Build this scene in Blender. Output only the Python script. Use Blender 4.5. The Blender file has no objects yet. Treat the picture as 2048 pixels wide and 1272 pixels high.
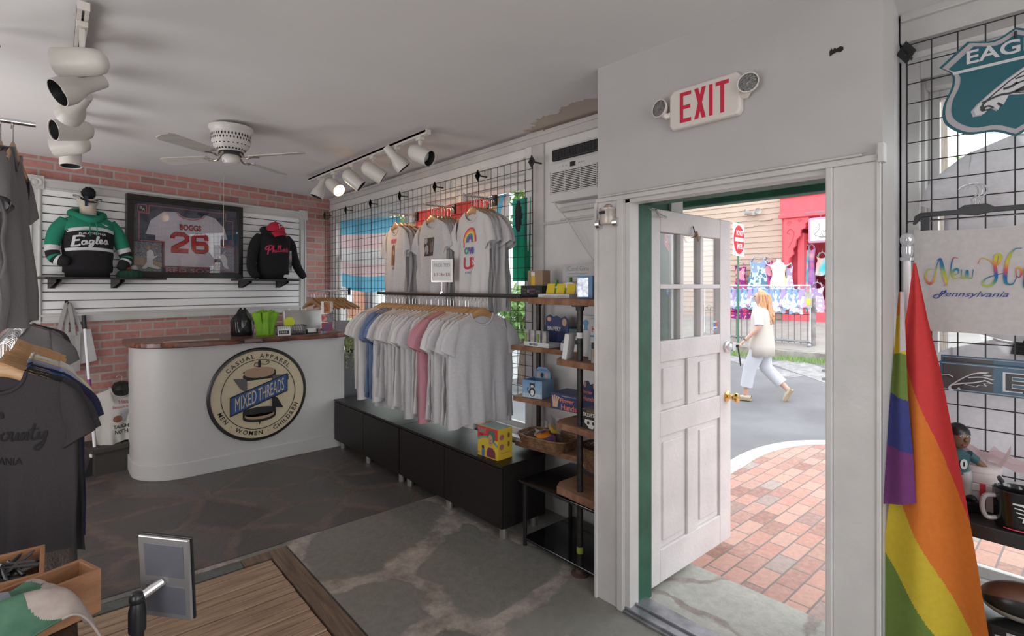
import bpy, bmesh, math, random
from mathutils import Matrix, Vector
random.seed(7)
PI = math.pi
SC = bpy.context.scene
COL = SC.collection

# ------------------------------------------------------------------ camera, sky, lights, exposure
cam_data = bpy.data.cameras.new('camera')
cam = bpy.data.objects.new('camera', cam_data)
COL.objects.link(cam)
SC.camera = cam
cam_data.sensor_width = 36.0
cam_data.lens = 36.0 * 1050.0 / 2048.0
cam_data.shift_y = -64.0 / 2048.0
cam_data.clip_start = 0.02
cam_data.clip_end = 300
cam.location = (0, 0, 1.55)
cam.rotation_euler = (PI / 2, 0, -math.atan2(0.6586, 0.7525))

SC.view_settings.view_transform = 'Standard'
SC.view_settings.look = 'None'
SC.view_settings.exposure = 0.0
SC.view_settings.gamma = 1.0
SC.view_settings.use_curve_mapping = False

world = bpy.data.worlds.new('overcast_sky')
SC.world = world
world.use_nodes = True
wn = world.node_tree
bg = wn.nodes['Background']
bg.inputs['Strength'].default_value = 3.1
tc = wn.nodes.new('ShaderNodeTexCoord')
sep = wn.nodes.new('ShaderNodeSeparateXYZ')
rampw = wn.nodes.new('ShaderNodeValToRGB')
rampw.color_ramp.elements[0].position = 0.48
rampw.color_ramp.elements[0].color = (0.62, 0.6, 0.57, 1)
rampw.color_ramp.elements[1].position = 0.56
rampw.color_ramp.elements[1].color = (0.93, 0.96, 1.0, 1)
mm = wn.nodes.new('ShaderNodeMath'); mm.operation = 'MULTIPLY_ADD'
mm.inputs[1].default_value = 0.5; mm.inputs[2].default_value = 0.5
wn.links.new(tc.outputs['Generated'], sep.inputs[0])
wn.links.new(sep.outputs['Z'], mm.inputs[0])
wn.links.new(mm.outputs[0], rampw.inputs[0])
wn.links.new(rampw.outputs[0], bg.inputs['Color'])


def area_light(name, loc, rot, sx, sy, power, color=(1, 1, 1)):
    l = bpy.data.lights.new(name, 'AREA')
    l.shape = 'RECTANGLE'; l.size = sx; l.size_y = sy; l.energy = power; l.color = color
    o = bpy.data.objects.new(name, l); COL.objects.link(o)
    o.location = loc; o.rotation_euler = rot
    return o


# added fill lamps, out of view behind the camera and at the left wall
area_light('rear_top_fill', (0.3, -1.2, 2.5), (0, 0, 0), 1.6, 1.2, 18, (1.0, 0.97, 0.95))
area_light('rear_fill', (0.2, -2.6, 1.5), (PI / 2 + 0.2, 0, 0), 2.8, 1.9, 30, (0.97, 0.98, 1.0))
area_light('left_side_fill', (-1.5, 1.2, 1.45), (0, -PI / 2 - 0.45, 0.3), 1.7, 2.0, 42, (1.0, 0.985, 0.98))  # added fill, the left wall has no window
area_light('left_side_fill', (-1.5, 4.1, 1.5), (0, -PI / 2 - 0.3, 0.1), 1.9, 1.5, 52, (1.0, 0.985, 0.98))

# ------------------------------------------------------------------ helpers
MATS = {}


def _node(nt, t, **kw):
    n = nt.nodes.new(t)
    for k, v in kw.items():
        setattr(n, k, v)
    return n


def mat(name, color, rough=0.6, metal=0.0, var=0.0, vscale=8.0, bump=0.0, bscale=40.0, emit=None, estr=1.0,
        color2=None, coat=0.0, sub=0.0, stretch=None, trans=0.0, spec=None):
    """one procedural material: noise-mixed colour, noise bump"""
    if name in MATS:
        return MATS[name]
    m = bpy.data.materials.new(name); m.use_nodes = True
    nt = m.node_tree; b = nt.nodes['Principled BSDF']
    b.inputs['Roughness'].default_value = rough
    b.inputs['Metallic'].default_value = metal
    b.inputs['Base Color'].default_value = (*color, 1)
    if spec is not None:
        b.inputs['Specular IOR Level'].default_value = spec
    if coat:
        b.inputs['Coat Weight'].default_value = coat
        b.inputs['Coat Roughness'].default_value = 0.15
    if emit:
        b.inputs['Emission Color'].default_value = (*emit, 1)
        b.inputs['Emission Strength'].default_value = estr
    t = None
    if var or bump or color2:
        t = _node(nt, 'ShaderNodeTexCoord')
        mp = _node(nt, 'ShaderNodeMapping')
        nt.links.new(t.outputs['Object'], mp.inputs['Vector'])
        if stretch:
            mp.inputs['Scale'].default_value = stretch
    if var or color2:
        n = _node(nt, 'ShaderNodeTexNoise'); n.inputs['Scale'].default_value = vscale
        n.inputs['Detail'].default_value = 5
        nt.links.new(mp.outputs[0], n.inputs['Vector'])
        r = _node(nt, 'ShaderNodeValToRGB')
        c2 = color2 or tuple(max(0, c * (1 - var)) for c in color)
        c1 = color if color2 else tuple(min(1, c * (1 + var * 0.5)) for c in color)
        r.color_ramp.elements[0].position = 0.35; r.color_ramp.elements[0].color = (*c2, 1)
        r.color_ramp.elements[1].position = 0.65; r.color_ramp.elements[1].color = (*c1, 1)
        nt.links.new(n.outputs['Fac'], r.inputs[0])
        nt.links.new(r.outputs[0], b.inputs['Base Color'])
    if bump:
        n2 = _node(nt, 'ShaderNodeTexNoise'); n2.inputs['Scale'].default_value = bscale
        n2.inputs['Detail'].default_value = 4
        nt.links.new(mp.outputs[0], n2.inputs['Vector'])
        bp = _node(nt, 'ShaderNodeBump'); bp.inputs['Strength'].default_value = bump
        bp.inputs['Distance'].default_value = 0.01
        nt.links.new(n2.outputs['Fac'], bp.inputs['Height'])
        nt.links.new(bp.outputs[0], b.inputs['Normal'])
    if sub or trans:
        # thin cloth: part of the light comes through
        tr = _node(nt, 'ShaderNodeBsdfTranslucent')
        mx = _node(nt, 'ShaderNodeMixShader'); mx.inputs[0].default_value = trans or sub
        out = [n for n in nt.nodes if n.type == 'OUTPUT_MATERIAL'][0]
        if nt.nodes['Principled BSDF'].inputs['Base Color'].is_linked:
            nt.links.new(b.inputs['Base Color'].links[0].from_socket, tr.inputs[0])
        else:
            tr.inputs[0].default_value = (*color, 1)
        nt.links.new(b.outputs[0], mx.inputs[1]); nt.links.new(tr.outputs[0], mx.inputs[2])
        nt.links.new(mx.outputs[0], out.inputs[0])
    MATS[name] = m
    return m


def glass_mat(name, tint=(1, 1, 1), refl=0.08, rough=0.0):
    if name in MATS:
        return MATS[name]
    m = bpy.data.materials.new(name); m.use_nodes = True
    nt = m.node_tree; nt.nodes.remove(nt.nodes['Principled BSDF'])
    out = [n for n in nt.nodes if n.type == 'OUTPUT_MATERIAL'][0]
    tr = _node(nt, 'ShaderNodeBsdfTransparent'); tr.inputs[0].default_value = (*tint, 1)
    gl = _node(nt, 'ShaderNodeBsdfGlossy'); gl.inputs['Roughness'].default_value = rough
    mx = _node(nt, 'ShaderNodeMixShader')
    fr = _node(nt, 'ShaderNodeLayerWeight'); fr.inputs[0].default_value = 0.15
    ml = _node(nt, 'ShaderNodeMath', operation='MULTIPLY_ADD'); ml.inputs[1].default_value = 0.22; ml.inputs[2].default_value = refl
    nt.links.new(fr.outputs['Fresnel'], ml.inputs[0]); nt.links.new(ml.outputs[0], mx.inputs[0])
    nt.links.new(tr.outputs[0], mx.inputs[1]); nt.links.new(gl.outputs[0], mx.inputs[2])
    nt.links.new(mx.outputs[0], out.inputs[0])
    MATS[name] = m
    return m


XF = {}   # world matrices of the things, by object name


def tag(o, label=None, cat=None, group=None, kind=None):
    if label: o['label'] = label
    if cat: o['category'] = cat
    if group: o['group'] = group
    if kind: o['kind'] = kind
    return o


def thing(name, label, cat, loc=(0, 0, 0), rz=0.0, group=None):
    o = bpy.data.objects.new(name, None); COL.objects.link(o)
    o.empty_display_size = 0.05
    o.location = loc; o.rotation_euler = (0, 0, rz)
    XF[o.name] = Matrix.Translation(loc) @ Matrix.Rotation(rz, 4, 'Z')
    return tag(o, label, cat, group)


def copy_thing(src, loc=None, rz=None, label=None, group=None, mats=None):
    """copy of a thing with copies of its parts and their sub-parts"""
    def rec(o, par):
        c = o.copy(); COL.objects.link(c)
        if par: c.parent = par
        if mats and c.type == 'MESH' and o.name.split('.')[0] in mats:
            c.data = c.data.copy(); c.data.materials.clear()
            for mm_ in mats[o.name.split('.')[0]]: c.data.materials.append(mm_)
        for ch in o.children: rec(ch, c)
        return c
    c = rec(src, None)
    if loc is not None: c.location = loc
    if rz is not None: c.rotation_euler = (0, 0, rz)
    if label: c['label'] = label
    if group: c['group'] = group
    return c


def rot(ax, a):
    return Matrix.Rotation(a, 4, ax)


def cr(pts, n=6, closed=False):
    """Catmull-Rom through pts"""
    P = [Vector(p) for p in pts]; out = []
    k = len(P); segs = k if closed else k - 1
    for i in range(segs):
        p1 = P[i]; p2 = P[(i + 1) % k]
        p0 = P[(i - 1) % k] if (closed or i > 0) else p1 * 2 - p2
        p3 = P[(i + 2) % k] if (closed or i + 2 < k) else p2 * 2 - p1
        for j in range(n):
            t = j / n
            out.append(0.5 * ((2 * p1) + (p2 - p0) * t + (2 * p0 - 5 * p1 + 4 * p2 - p3) * t * t + (3 * p1 - p0 - 3 * p2 + p3) * t ** 3))
    if not closed: out.append(P[-1])
    return out


FONTC = {}


def font_tris(s, offset=0.0):
    """flat triangles of a text in the built-in font, about 0.7 high, centred on x, base at 0"""
    key = (s, offset)
    if key in FONTC: return FONTC[key]
    cu = bpy.data.curves.new('t', 'FONT'); cu.body = s; cu.offset = offset; cu.resolution_u = 3
    ob = bpy.data.objects.new('t', cu); COL.objects.link(ob)
    dg = bpy.context.evaluated_depsgraph_get(); dg.update()
    me = bpy.data.meshes.new_from_object(ob.evaluated_get(dg))
    vs = [(v.co.x, v.co.y) for v in me.vertices]
    fs = [tuple(p.vertices) for p in me.polygons]
    bpy.data.objects.remove(ob); bpy.data.curves.remove(cu); bpy.data.meshes.remove(me)
    x0 = min(v[0] for v in vs); x1 = max(v[0] for v in vs)
    y0 = min(v[1] for v in vs); y1 = max(v[1] for v in vs)
    FONTC[key] = ([(x - (x0 + x1) / 2, y - y0) for x, y in vs], fs, x1 - x0, y1 - y0)
    return FONTC[key]


class MB:
    """collects shapes, then links them as ONE mesh object"""
    def __init__(self, M=None):
        self.bm = bmesh.new(); self.M = M

    def v(self, co):
        co = Vector(co)
        return self.bm.verts.new(self.M @ co if self.M else co)

    def f(self, vs, m=0):
        try:
            fc = self.bm.faces.new(vs)
        except ValueError:
            return None
        fc.material_index = m
        return fc

    def bx(self, x0, x1, y0, y1, z0, z1, m=0, M=None):
        cs = [(x0, y0, z0), (x1, y0, z0), (x1, y1, z0), (x0, y1, z0), (x0, y0, z1), (x1, y0, z1), (x1, y1, z1), (x0, y1, z1)]
        vs = [self.v(M @ Vector(c) if M else c) for c in cs]
        for q in ((0, 3, 2, 1), (4, 5, 6, 7), (0, 1, 5, 4), (1, 2, 6, 5), (2, 3, 7, 6), (3, 0, 4, 7)):
            self.f([vs[i] for i in q], m)
        return self

    def box(self, c, s, m=0, M=None):
        return self.bx(c[0] - s[0] / 2, c[0] + s[0] / 2, c[1] - s[1] / 2, c[1] + s[1] / 2, c[2] - s[2] / 2, c[2] + s[2] / 2, m, M)

    def tube(self, pts, r, n=8, m=0, closed=False, flat=1.0, caps=True):
        P = [Vector(p) for p in pts]; k = len(P)
        rs = r if isinstance(r, (list, tuple)) else [r] * k
        rings = []; up = None
        for i, p in enumerate(P):
            if closed: d = P[(i + 1) % k] - P[(i - 1) % k]
            else: d = P[min(i + 1, k - 1)] - P[max(i - 1, 0)]
            if d.length < 1e-9: d = Vector((0, 0, 1))
            d.normalize()
            if up is None:
                up = Vector((0, 0, 1)) if abs(d.z) < 0.9 else Vector((0, 1, 0))
            a = d.cross(up)
            if a.length < 1e-6: a = d.orthogonal()
            a.normalize(); b = a.cross(d).normalized(); up = b
            rings.append([self.v(p + (a * math.cos(2 * PI * j / n) + b * math.sin(2 * PI * j / n) * flat) * rs[i]) for j in range(n)])
        for i in range(k if closed else k - 1):
            A = rings[i]; B = rings[(i + 1) % k]
            for j in range(n):
                self.f([A[j], A[(j + 1) % n], B[(j + 1) % n], B[j]], m)
        if not closed and caps:
            self.f(list(reversed(rings[0])), m); self.f(rings[-1], m)
        return self

    def cyl(self, p0, p1, r0, r1=None, n=16, m=0, caps=True):
        return self.tube([p0, p1], [r0, r0 if r1 is None else r1], n, m, caps=caps)

    def lathe(self, prof, n=24, m=0, M=None, caps=True):
        rings = []
        for r, z in prof:
            rings.append([self.v((M @ Vector((r * math.cos(2 * PI * j / n), r * math.sin(2 * PI * j / n), z))) if M else (r * math.cos(2 * PI * j / n), r * math.sin(2 * PI * j / n), z)) for j in range(n)])
        for A, B in zip(rings, rings[1:]):
            for j in range(n):
                self.f([A[j], A[(j + 1) % n], B[(j + 1) % n], B[j]], m)
        if caps:
            self.f(list(reversed(rings[0])), m); self.f(rings[-1], m)
        return self

    def prism(self, poly, y0, y1, m=0, M=None, ax='y', top=None):
        """polygon in x,z extruded along y (ax='y') or polygon in x,y extruded along z (ax='z')"""
        def pt(a, b, t):
            c = (a, t, b) if ax == 'y' else (a, b, t)
            return M @ Vector(c) if M else c
        A = [self.v(pt(a, b, y0)) for a, b in poly]; B = [self.v(pt(a, b, y1)) for a, b in poly]
        k = len(poly)
        self.f(A, m if top is None else top); self.f(list(reversed(B)), m if top is None else top)
        for i in range(k):
            self.f([A[i], B[i], B[(i + 1) % k], A[(i + 1) % k]], m)
        return self

    def grid(self, fn, nu, nv, m=0, cu=False):
        R = [[self.v(fn(i / nu, j / nv)) for i in range(nu if cu else nu + 1)] for j in range(nv + 1)]
        w = nu if cu else nu + 1
        for j in range(nv):
            for i in range(nu):
                fc = m(i / nu, j / nv) if callable(m) else m
                self.f([R[j][i], R[j][(i + 1) % w], R[j + 1][(i + 1) % w], R[j + 1][i]], fc)
        return self

    def ball(self, c, r, n=12, m=0, M=None):
        r = r if isinstance(r, (tuple, list)) else (r, r, r)
        prof = [(-PI / 2 + PI * k / n) for k in range(n + 1)]
        rings = []
        for a in prof[1:-1]:
            rings.append([self.v(self._t(M, (c[0] + r[0] * math.cos(a) * math.cos(2 * PI * j / (2 * n)), c[1] + r[1] * math.cos(a) * math.sin(2 * PI * j / (2 * n)), c[2] + r[2] * math.sin(a)))) for j in range(2 * n)])
        lo = self.v(self._t(M, (c[0], c[1], c[2] - r[2]))); hi = self.v(self._t(M, (c[0], c[1], c[2] + r[2])))
        w = 2 * n
        for A, B in zip(rings, rings[1:]):
            for j in range(w): self.f([A[j], A[(j + 1) % w], B[(j + 1) % w], B[j]], m)
        for j in range(w):
            self.f([lo, rings[0][(j + 1) % w], rings[0][j]], m); self.f([hi, rings[-1][j], rings[-1][(j + 1) % w]], m)
        return self

    @staticmethod
    def _t(M, c):
        return M @ Vector(c) if M else c

    def text(self, s, h, at=(0, 0), m=0, fn=None, bold=0.0, w=None, shear=0.0):
        """text of height h centred at (x,z); fn maps (x,z) to 3-D; default the plane y=0 seen from -y"""
        vs, fs, tw, th = font_tris(s, bold)
        k = h / th; kx = (w / tw) if w else k
        fn = fn or (lambda x, z: (x, 0, z))
        V = [self.v(fn(at[0] + x * kx + (z * k - h / 2) * shear, at[1] + z * k - h / 2)) for x, z in vs]
        for q in fs: self.f([V[i] for i in q], m)
        return self

    def stroke(self, pts, wd, m=0, fn=None, n=5, smooth=True):
        """flat ribbon along 2-D points"""
        P = cr([(p[0], p[1], 0) for p in pts], n) if smooth and len(pts) > 2 else [Vector((p[0], p[1], 0)) for p in pts]
        fn = fn or (lambda x, z: (x, 0, z)); k = len(P); L = []
        for i, p in enumerate(P):
            d = P[min(i + 1, k - 1)] - P[max(i - 1, 0)]
            if d.length < 1e-9: d = Vector((1, 0, 0))
            d.normalize(); nn = Vector((-d.y, d.x, 0))
            ww = (wd(i / (k - 1)) if callable(wd) else wd) / 2
            a = p + nn * ww; b = p - nn * ww
            L.append((self.v(fn(a.x, a.y)), self.v(fn(b.x, b.y))))
        for (a, b), (c, d) in zip(L, L[1:]): self.f([a, b, d, c], m(0) if callable(m) else m)
        return self

    def poly(self, pts, m=0, fn=None):
        fn = fn or (lambda x, z: (x, 0, z))
        self.f([self.v(fn(a, b)) for a, b in pts], m)
        return self

    def build(self, name, mats, parent=None, smooth=False, bevel=0.0, world=False, solid=0.0, subd=0, normals=True, seg=2):
        if normals:
            bmesh.ops.recalc_face_normals(self.bm, faces=self.bm.faces)
        if world and parent is not None:
            self.bm.transform(XF[parent.name].inverted())
        me = bpy.data.meshes.new(name); self.bm.to_mesh(me); self.bm.free()
        o = bpy.data.objects.new(name, me); COL.objects.link(o)
        for m_ in (mats if isinstance(mats, (list, tuple)) else [mats]):
            me.materials.append(m_)
        if smooth:
            for p in me.polygons: p.use_smooth = True
            if smooth != 'all':
                try:
                    me.set_sharp_from_angle(angle=math.radians(40))
                except Exception: pass
        if parent: o.parent = parent
        if solid:
            md = o.modifiers.new('solid', 'SOLIDIFY'); md.thickness = solid; md.offset = 0
        if bevel:
            md = o.modifiers.new('bevel', 'BEVEL'); md.width = bevel; md.segments = seg; md.limit_method = 'ANGLE'
            md.angle_limit = math.radians(50)
        if subd:
            md = o.modifiers.new('sub', 'SUBSURF'); md.levels = subd; md.render_levels = subd
        return o


def struct(o):
    o['kind'] = 'structure'
    return o
# ------------------------------------------------------------------ materials of the setting
def nodes_of(name):
    m = bpy.data.materials.new(name); m.use_nodes = True; MATS[name] = m
    nt = m.node_tree
    return m, nt, nt.nodes['Principled BSDF']


def lk(nt, a, b): nt.links.new(a, b)


def nnoise(nt, vec, scale, detail=5, rough=0.5):
    n = _node(nt, 'ShaderNodeTexNoise'); n.inputs['Scale'].default_value = scale; n.inputs['Detail'].default_value = detail
    n.inputs['Roughness'].default_value = rough
    lk(nt, vec, n.inputs['Vector']); return n.outputs['Fac']


def nramp(nt, fac, stops, interp='LINEAR'):
    r = _node(nt, 'ShaderNodeValToRGB'); e = r.color_ramp.elements; r.color_ramp.interpolation = interp
    while len(e) < len(stops): e.new(0.5)
    for k, (p, c) in enumerate(stops):
        e[k].position = p; e[k].color = (*(c if isinstance(c, tuple) else (c, c, c)), 1)
    lk(nt, fac, r.inputs[0]); return r.outputs[0]


def nmix(nt, fac, a, b, mode='MIX'):
    m = _node(nt, 'ShaderNodeMix', data_type='RGBA', blend_type=mode)
    if hasattr(fac, 'is_linked'): lk(nt, fac, m.inputs[0])
    else: m.inputs[0].default_value = fac
    for s, i in ((a, 6), (b, 7)):
        if hasattr(s, 'is_linked'): lk(nt, s, m.inputs[i])
        else: m.inputs[i].default_value = (*s, 1)
    return m.outputs[2]


def nmath(nt, op, a, b=None, c=None):
    m = _node(nt, 'ShaderNodeMath', operation=op)
    for k, s in enumerate((a, b, c)):
        if s is None: continue
        if hasattr(s, 'is_linked'): lk(nt, s, m.inputs[k])
        else: m.inputs[k].default_value = s
    return m.outputs[0]


def nbump(nt, b, h, st=0.4, dist=0.01):
    bp = _node(nt, 'ShaderNodeBump'); bp.inputs['Strength'].default_value = st; bp.inputs['Distance'].default_value = dist
    lk(nt, h, bp.inputs['Height']); lk(nt, bp.outputs[0], b.inputs['Normal'])


def ocoord(nt, scale=(1, 1, 1), rotz=0.0, loc=(0, 0, 0)):
    t = _node(nt, 'ShaderNodeTexCoord'); mp = _node(nt, 'ShaderNodeMapping')
    mp.inputs['Scale'].default_value = scale; mp.inputs['Rotation'].default_value = (0, 0, rotz); mp.inputs['Location'].default_value = loc
    lk(nt, t.outputs['Object'], mp.inputs[0]); return mp.outputs[0]


def make_flagstone(name, stone, stone2, mortar, mortar2, scale, rough=0.45, edge=(0.035, 0.075), warp=0.25, cut=0.0, stain=None):
    m, nt, b = nodes_of(name)
    v = ocoord(nt)
    nz = _node(nt, 'ShaderNodeTexNoise'); nz.inputs['Scale'].default_value = 2.3; nz.inputs['Detail'].default_value = 3
    lk(nt, v, nz.inputs['Vector'])
    wv = _node(nt, 'ShaderNodeVectorMath', operation='MULTIPLY_ADD')
    lk(nt, nz.outputs['Color'], wv.inputs[0]); wv.inputs[1].default_value = (warp, warp, 0); lk(nt, v, wv.inputs[2])
    vo = _node(nt, 'ShaderNodeTexVoronoi', feature='DISTANCE_TO_EDGE', voronoi_dimensions='2D')
    vo.inputs['Scale'].default_value = scale; lk(nt, wv.outputs[0], vo.inputs['Vector'])
    vc = _node(nt, 'ShaderNodeTexVoronoi', feature='F1', voronoi_dimensions='2D')
    vc.inputs['Scale'].default_value = scale; lk(nt, wv.outputs[0], vc.inputs['Vector'])
    fine = nnoise(nt, v, 22, 8, 0.7); big = nnoise(nt, v, 3.1, 6, 0.65)
    rag = nmath(nt, 'ADD', nmath(nt, 'MULTIPLY_ADD', fine, 0.05, vo.outputs['Distance']), nmath(nt, 'MULTIPLY_ADD', nnoise(nt, v, 7, 4, 0.6), 0.12, -0.06))
    edge_m = nramp(nt, rag, [(edge[0] + 0.025, 0.0), (edge[1] + 0.025, 1.0)])
    cellr = nmath(nt, 'MULTIPLY_ADD', nmath(nt, 'FRACT', nmath(nt, 'MULTIPLY', vc.outputs['Color'], 3.7)), 0.6, nmath(nt, 'MULTIPLY', big, 0.4))
    sc = nmix(nt, nramp(nt, cellr, [(0.2, 0.0), (0.8, 1.0)]), stone, stone2)
    sc = nmix(nt, nramp(nt, fine, [(0.35, 0.0), (0.75, 0.45)]), sc, tuple(c * 1.7 for c in stone2))
    mc = nmix(nt, nramp(nt, nnoise(nt, v, 5.5, 7, 0.7), [(0.38, 0.0), (0.62, 1.0)]), mortar, mortar2)
    col = nmix(nt, edge_m, mc, sc)
    if stain:
        col = nmix(nt, nramp(nt, nnoise(nt, v, 4.2, 9, 0.75), [(stain[1], 0.0), (stain[1] + 0.1, stain[2])]), col, stain[0])
    lk(nt, col, b.inputs['Base Color'])
    r = nmath(nt, 'MULTIPLY_ADD', fine, 0.35, rough - 0.15); lk(nt, r, b.inputs['Roughness'])
    h = nmath(nt, 'MULTIPLY_ADD', edge_m, 0.5, nmath(nt, 'MULTIPLY', fine, 0.6)); nbump(nt, b, h, 0.5, 0.012)
    return m


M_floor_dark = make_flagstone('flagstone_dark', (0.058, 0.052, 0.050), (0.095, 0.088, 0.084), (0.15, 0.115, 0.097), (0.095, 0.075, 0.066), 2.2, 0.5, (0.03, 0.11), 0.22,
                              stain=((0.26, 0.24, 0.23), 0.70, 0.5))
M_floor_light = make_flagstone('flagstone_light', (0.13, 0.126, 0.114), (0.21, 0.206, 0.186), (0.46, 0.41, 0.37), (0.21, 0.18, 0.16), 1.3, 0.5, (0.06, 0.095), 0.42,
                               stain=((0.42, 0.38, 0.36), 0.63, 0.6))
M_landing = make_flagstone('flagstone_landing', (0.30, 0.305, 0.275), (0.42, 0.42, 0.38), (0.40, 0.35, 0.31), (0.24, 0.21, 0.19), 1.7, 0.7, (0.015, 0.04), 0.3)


def make_brick(name, c1, c2, mortar, bw, rh, ms, vec_fn, rough=0.8, bump=0.6, tone=None, rowoff=0.5):
    m, nt, b = nodes_of(name)
    t = _node(nt, 'ShaderNodeTexCoord'); s = _node(nt, 'ShaderNodeSeparateXYZ'); lk(nt, t.outputs['Object'], s.inputs[0])
    c = _node(nt, 'ShaderNodeCombineXYZ')
    a_, b_ = vec_fn
    lk(nt, s.outputs[a_], c.inputs[0]); lk(nt, s.outputs[b_], c.inputs[1])
    nv = _node(nt, 'ShaderNodeTexNoise'); nv.inputs['Scale'].default_value = 14; lk(nt, t.outputs['Object'], nv.inputs['Vector'])
    wv = _node(nt, 'ShaderNodeVectorMath', operation='MULTIPLY_ADD'); lk(nt, nv.outputs['Color'], wv.inputs[0])
    wv.inputs[1].default_value = (0.004, 0.004, 0); lk(nt, c.outputs[0], wv.inputs[2])
    br = _node(nt, 'ShaderNodeTexBrick'); lk(nt, wv.outputs[0], br.inputs['Vector'])
    br.offset = rowoff
    br.inputs['Color1'].default_value = (0, 0, 0, 1); br.inputs['Color2'].default_value = (1, 1, 1, 1)
    br.inputs['Mortar'].default_value = (0.5, 0.5, 0.5, 1)
    br.inputs['Scale'].default_value = 1.0; br.inputs['Brick Width'].default_value = bw; br.inputs['Row Height'].default_value = rh
    br.inputs['Mortar Size'].default_value = ms; br.inputs['Mortar Smooth'].default_value = 0.1; br.inputs['Bias'].default_value = 0.0
    stops = [(0.0, c1), (0.55, c2), (0.8, tuple(x * 0.62 for x in c1))]
    if tone: stops.append((0.93, tone))
    bc = nramp(nt, br.outputs['Color'], stops, 'LINEAR')
    n = nnoise(nt, t.outputs['Object'], 30, 6, 0.7)
    bc = nmix(nt, nramp(nt, n, [(0.4, 0.0), (0.8, 0.5)]), bc, tuple(min(1, x * 1.35 + 0.03) for x in c2))
    col = nmix(nt, br.outputs['Fac'], bc, mortar); lk(nt, col, b.inputs['Base Color'])
    b.inputs['Roughness'].default_value = rough
    h = nmath(nt, 'SUBTRACT', nmath(nt, 'MULTIPLY', n, 0.25), br.outputs['Fac']); nbump(nt, b, h, bump, 0.006)
    return m


M_brick = make_brick('brick_wall', (0.40, 0.165, 0.145), (0.50, 0.24, 0.21), (0.44, 0.38, 0.35), 0.205, 0.0715, 0.0085, (0, 2), tone=(0.42, 0.29, 0.26))
M_pave = make_brick('brick_paving', (0.46, 0.235, 0.19), (0.50, 0.31, 0.25), (0.22, 0.19, 0.175), 0.215, 0.108, 0.005, (0, 1), tone=(0.34, 0.30, 0.28))

WHITE = mat('wall_paint', (0.50, 0.485, 0.48), 0.55, var=0.06, vscale=2.5, bump=0.12, bscale=18)
WHITE_LIT = mat('wall_paint_lit', (0.74, 0.725, 0.725), 0.55, var=0.06, vscale=2.5, bump=0.12, bscale=18)  # same wall paint, extra light for the window wall put into its colour
TRIM = mat('trim_paint', (0.60, 0.585, 0.57), 0.4, var=0.07, vscale=5, bump=0.15, bscale=30)
TRIMW = mat('window_paint', (0.72, 0.71, 0.70), 0.4, var=0.06, vscale=9, bump=0.15, bscale=30)
DOORP = mat('door_paint', (0.74, 0.70, 0.70), 0.45, var=0.09, vscale=4, bump=0.2, bscale=45)
GREEN = mat('green_exterior_paint', (0.018, 0.10, 0.060), 0.55, var=0.25, vscale=6, bump=0.1)
GLASS = glass_mat('window_glass', (0.97, 0.99, 0.98), 0.03)


def make_ceiling():
    m, nt, b = nodes_of('ceiling_paint')
    v = ocoord(nt)
    base = nmix(nt, nramp(nt, nnoise(nt, v, 1.2, 5), [(0.3, 0.0), (0.7, 1.0)]), (0.70, 0.685, 0.685), (0.77, 0.755, 0.75))
    # brown water stain beside the wall above the air conditioner
    d = _node(nt, 'ShaderNodeVectorMath', operation='DISTANCE'); lk(nt, ocoord(nt, (1.5, 1.0, 0)), d.inputs[0]); d.inputs[1].default_value = (2.62 * 1.5, 2.25, 0)
    dd = nmath(nt, 'MULTIPLY_ADD', nnoise(nt, v, 5, 6, 0.6), 0.55, nmath(nt, 'SUBTRACT', d.outputs['Value'], 0.27))
    ring = nramp(nt, dd, [(0.0, 0.7), (0.36, 0.75), (0.395, 1.0), (0.42, 0.0)])
    lk(nt, nmix(nt, ring, base, (0.50, 0.40, 0.31)), b.inputs['Base Color'])
    b.inputs['Roughness'].default_value = 0.7
    nbump(nt, b, nnoise(nt, v, 9, 6), 0.1, 0.02)
    return m


M_ceiling = make_ceiling()

# ------------------------------------------------------------------ room shell
# floor: two slabs that meet along y = 3.3 and x = 1.05
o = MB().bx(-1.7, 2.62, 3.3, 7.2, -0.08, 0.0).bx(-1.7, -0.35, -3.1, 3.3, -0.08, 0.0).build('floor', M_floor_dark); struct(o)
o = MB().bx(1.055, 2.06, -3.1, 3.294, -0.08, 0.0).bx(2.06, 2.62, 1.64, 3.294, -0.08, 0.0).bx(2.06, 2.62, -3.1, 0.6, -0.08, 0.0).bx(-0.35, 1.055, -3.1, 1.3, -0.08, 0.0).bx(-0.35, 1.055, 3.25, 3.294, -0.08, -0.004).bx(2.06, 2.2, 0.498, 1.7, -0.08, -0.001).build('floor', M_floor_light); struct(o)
o = MB()
o.grid(lambda u, v: (-1.75 + 4.55 * u, -3.15 + 10.2 * v, 2.62 + 0.02 * math.sin(u * 4 + 1) * math.sin(v * 6) + (0.035 if v < 0.5 else 0.035 * (1 - (v - 0.5) * 2))), 16, 30)
o = o.build('ceiling', M_ceiling, smooth='all', solid=0.02); struct(o)

BW0 = Vector((2.6, 6.41, 0)); BWA = math.atan2(0.2443, 0.9697)


def bw(s, off, z):
    """point on the brick wall: s metres along it (0 at the window corner, negative to the left), off metres in front of it"""
    return Vector((2.6 + 0.9697 * s + 0.2443 * off, 6.41 + 0.2443 * s - 0.9697 * off, z))


o = MB().bx(-4.4, 0.15, 0.0, 0.15, 0, 2.72).build('wall_back', M_brick)
o.location = BW0; o.rotation_euler = (0, 0, BWA); struct(o)
o = MB().bx(-1.75, -1.6, -3.1, 5.4, 0, 2.75).build('wall_left', WHITE); struct(o)
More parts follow.
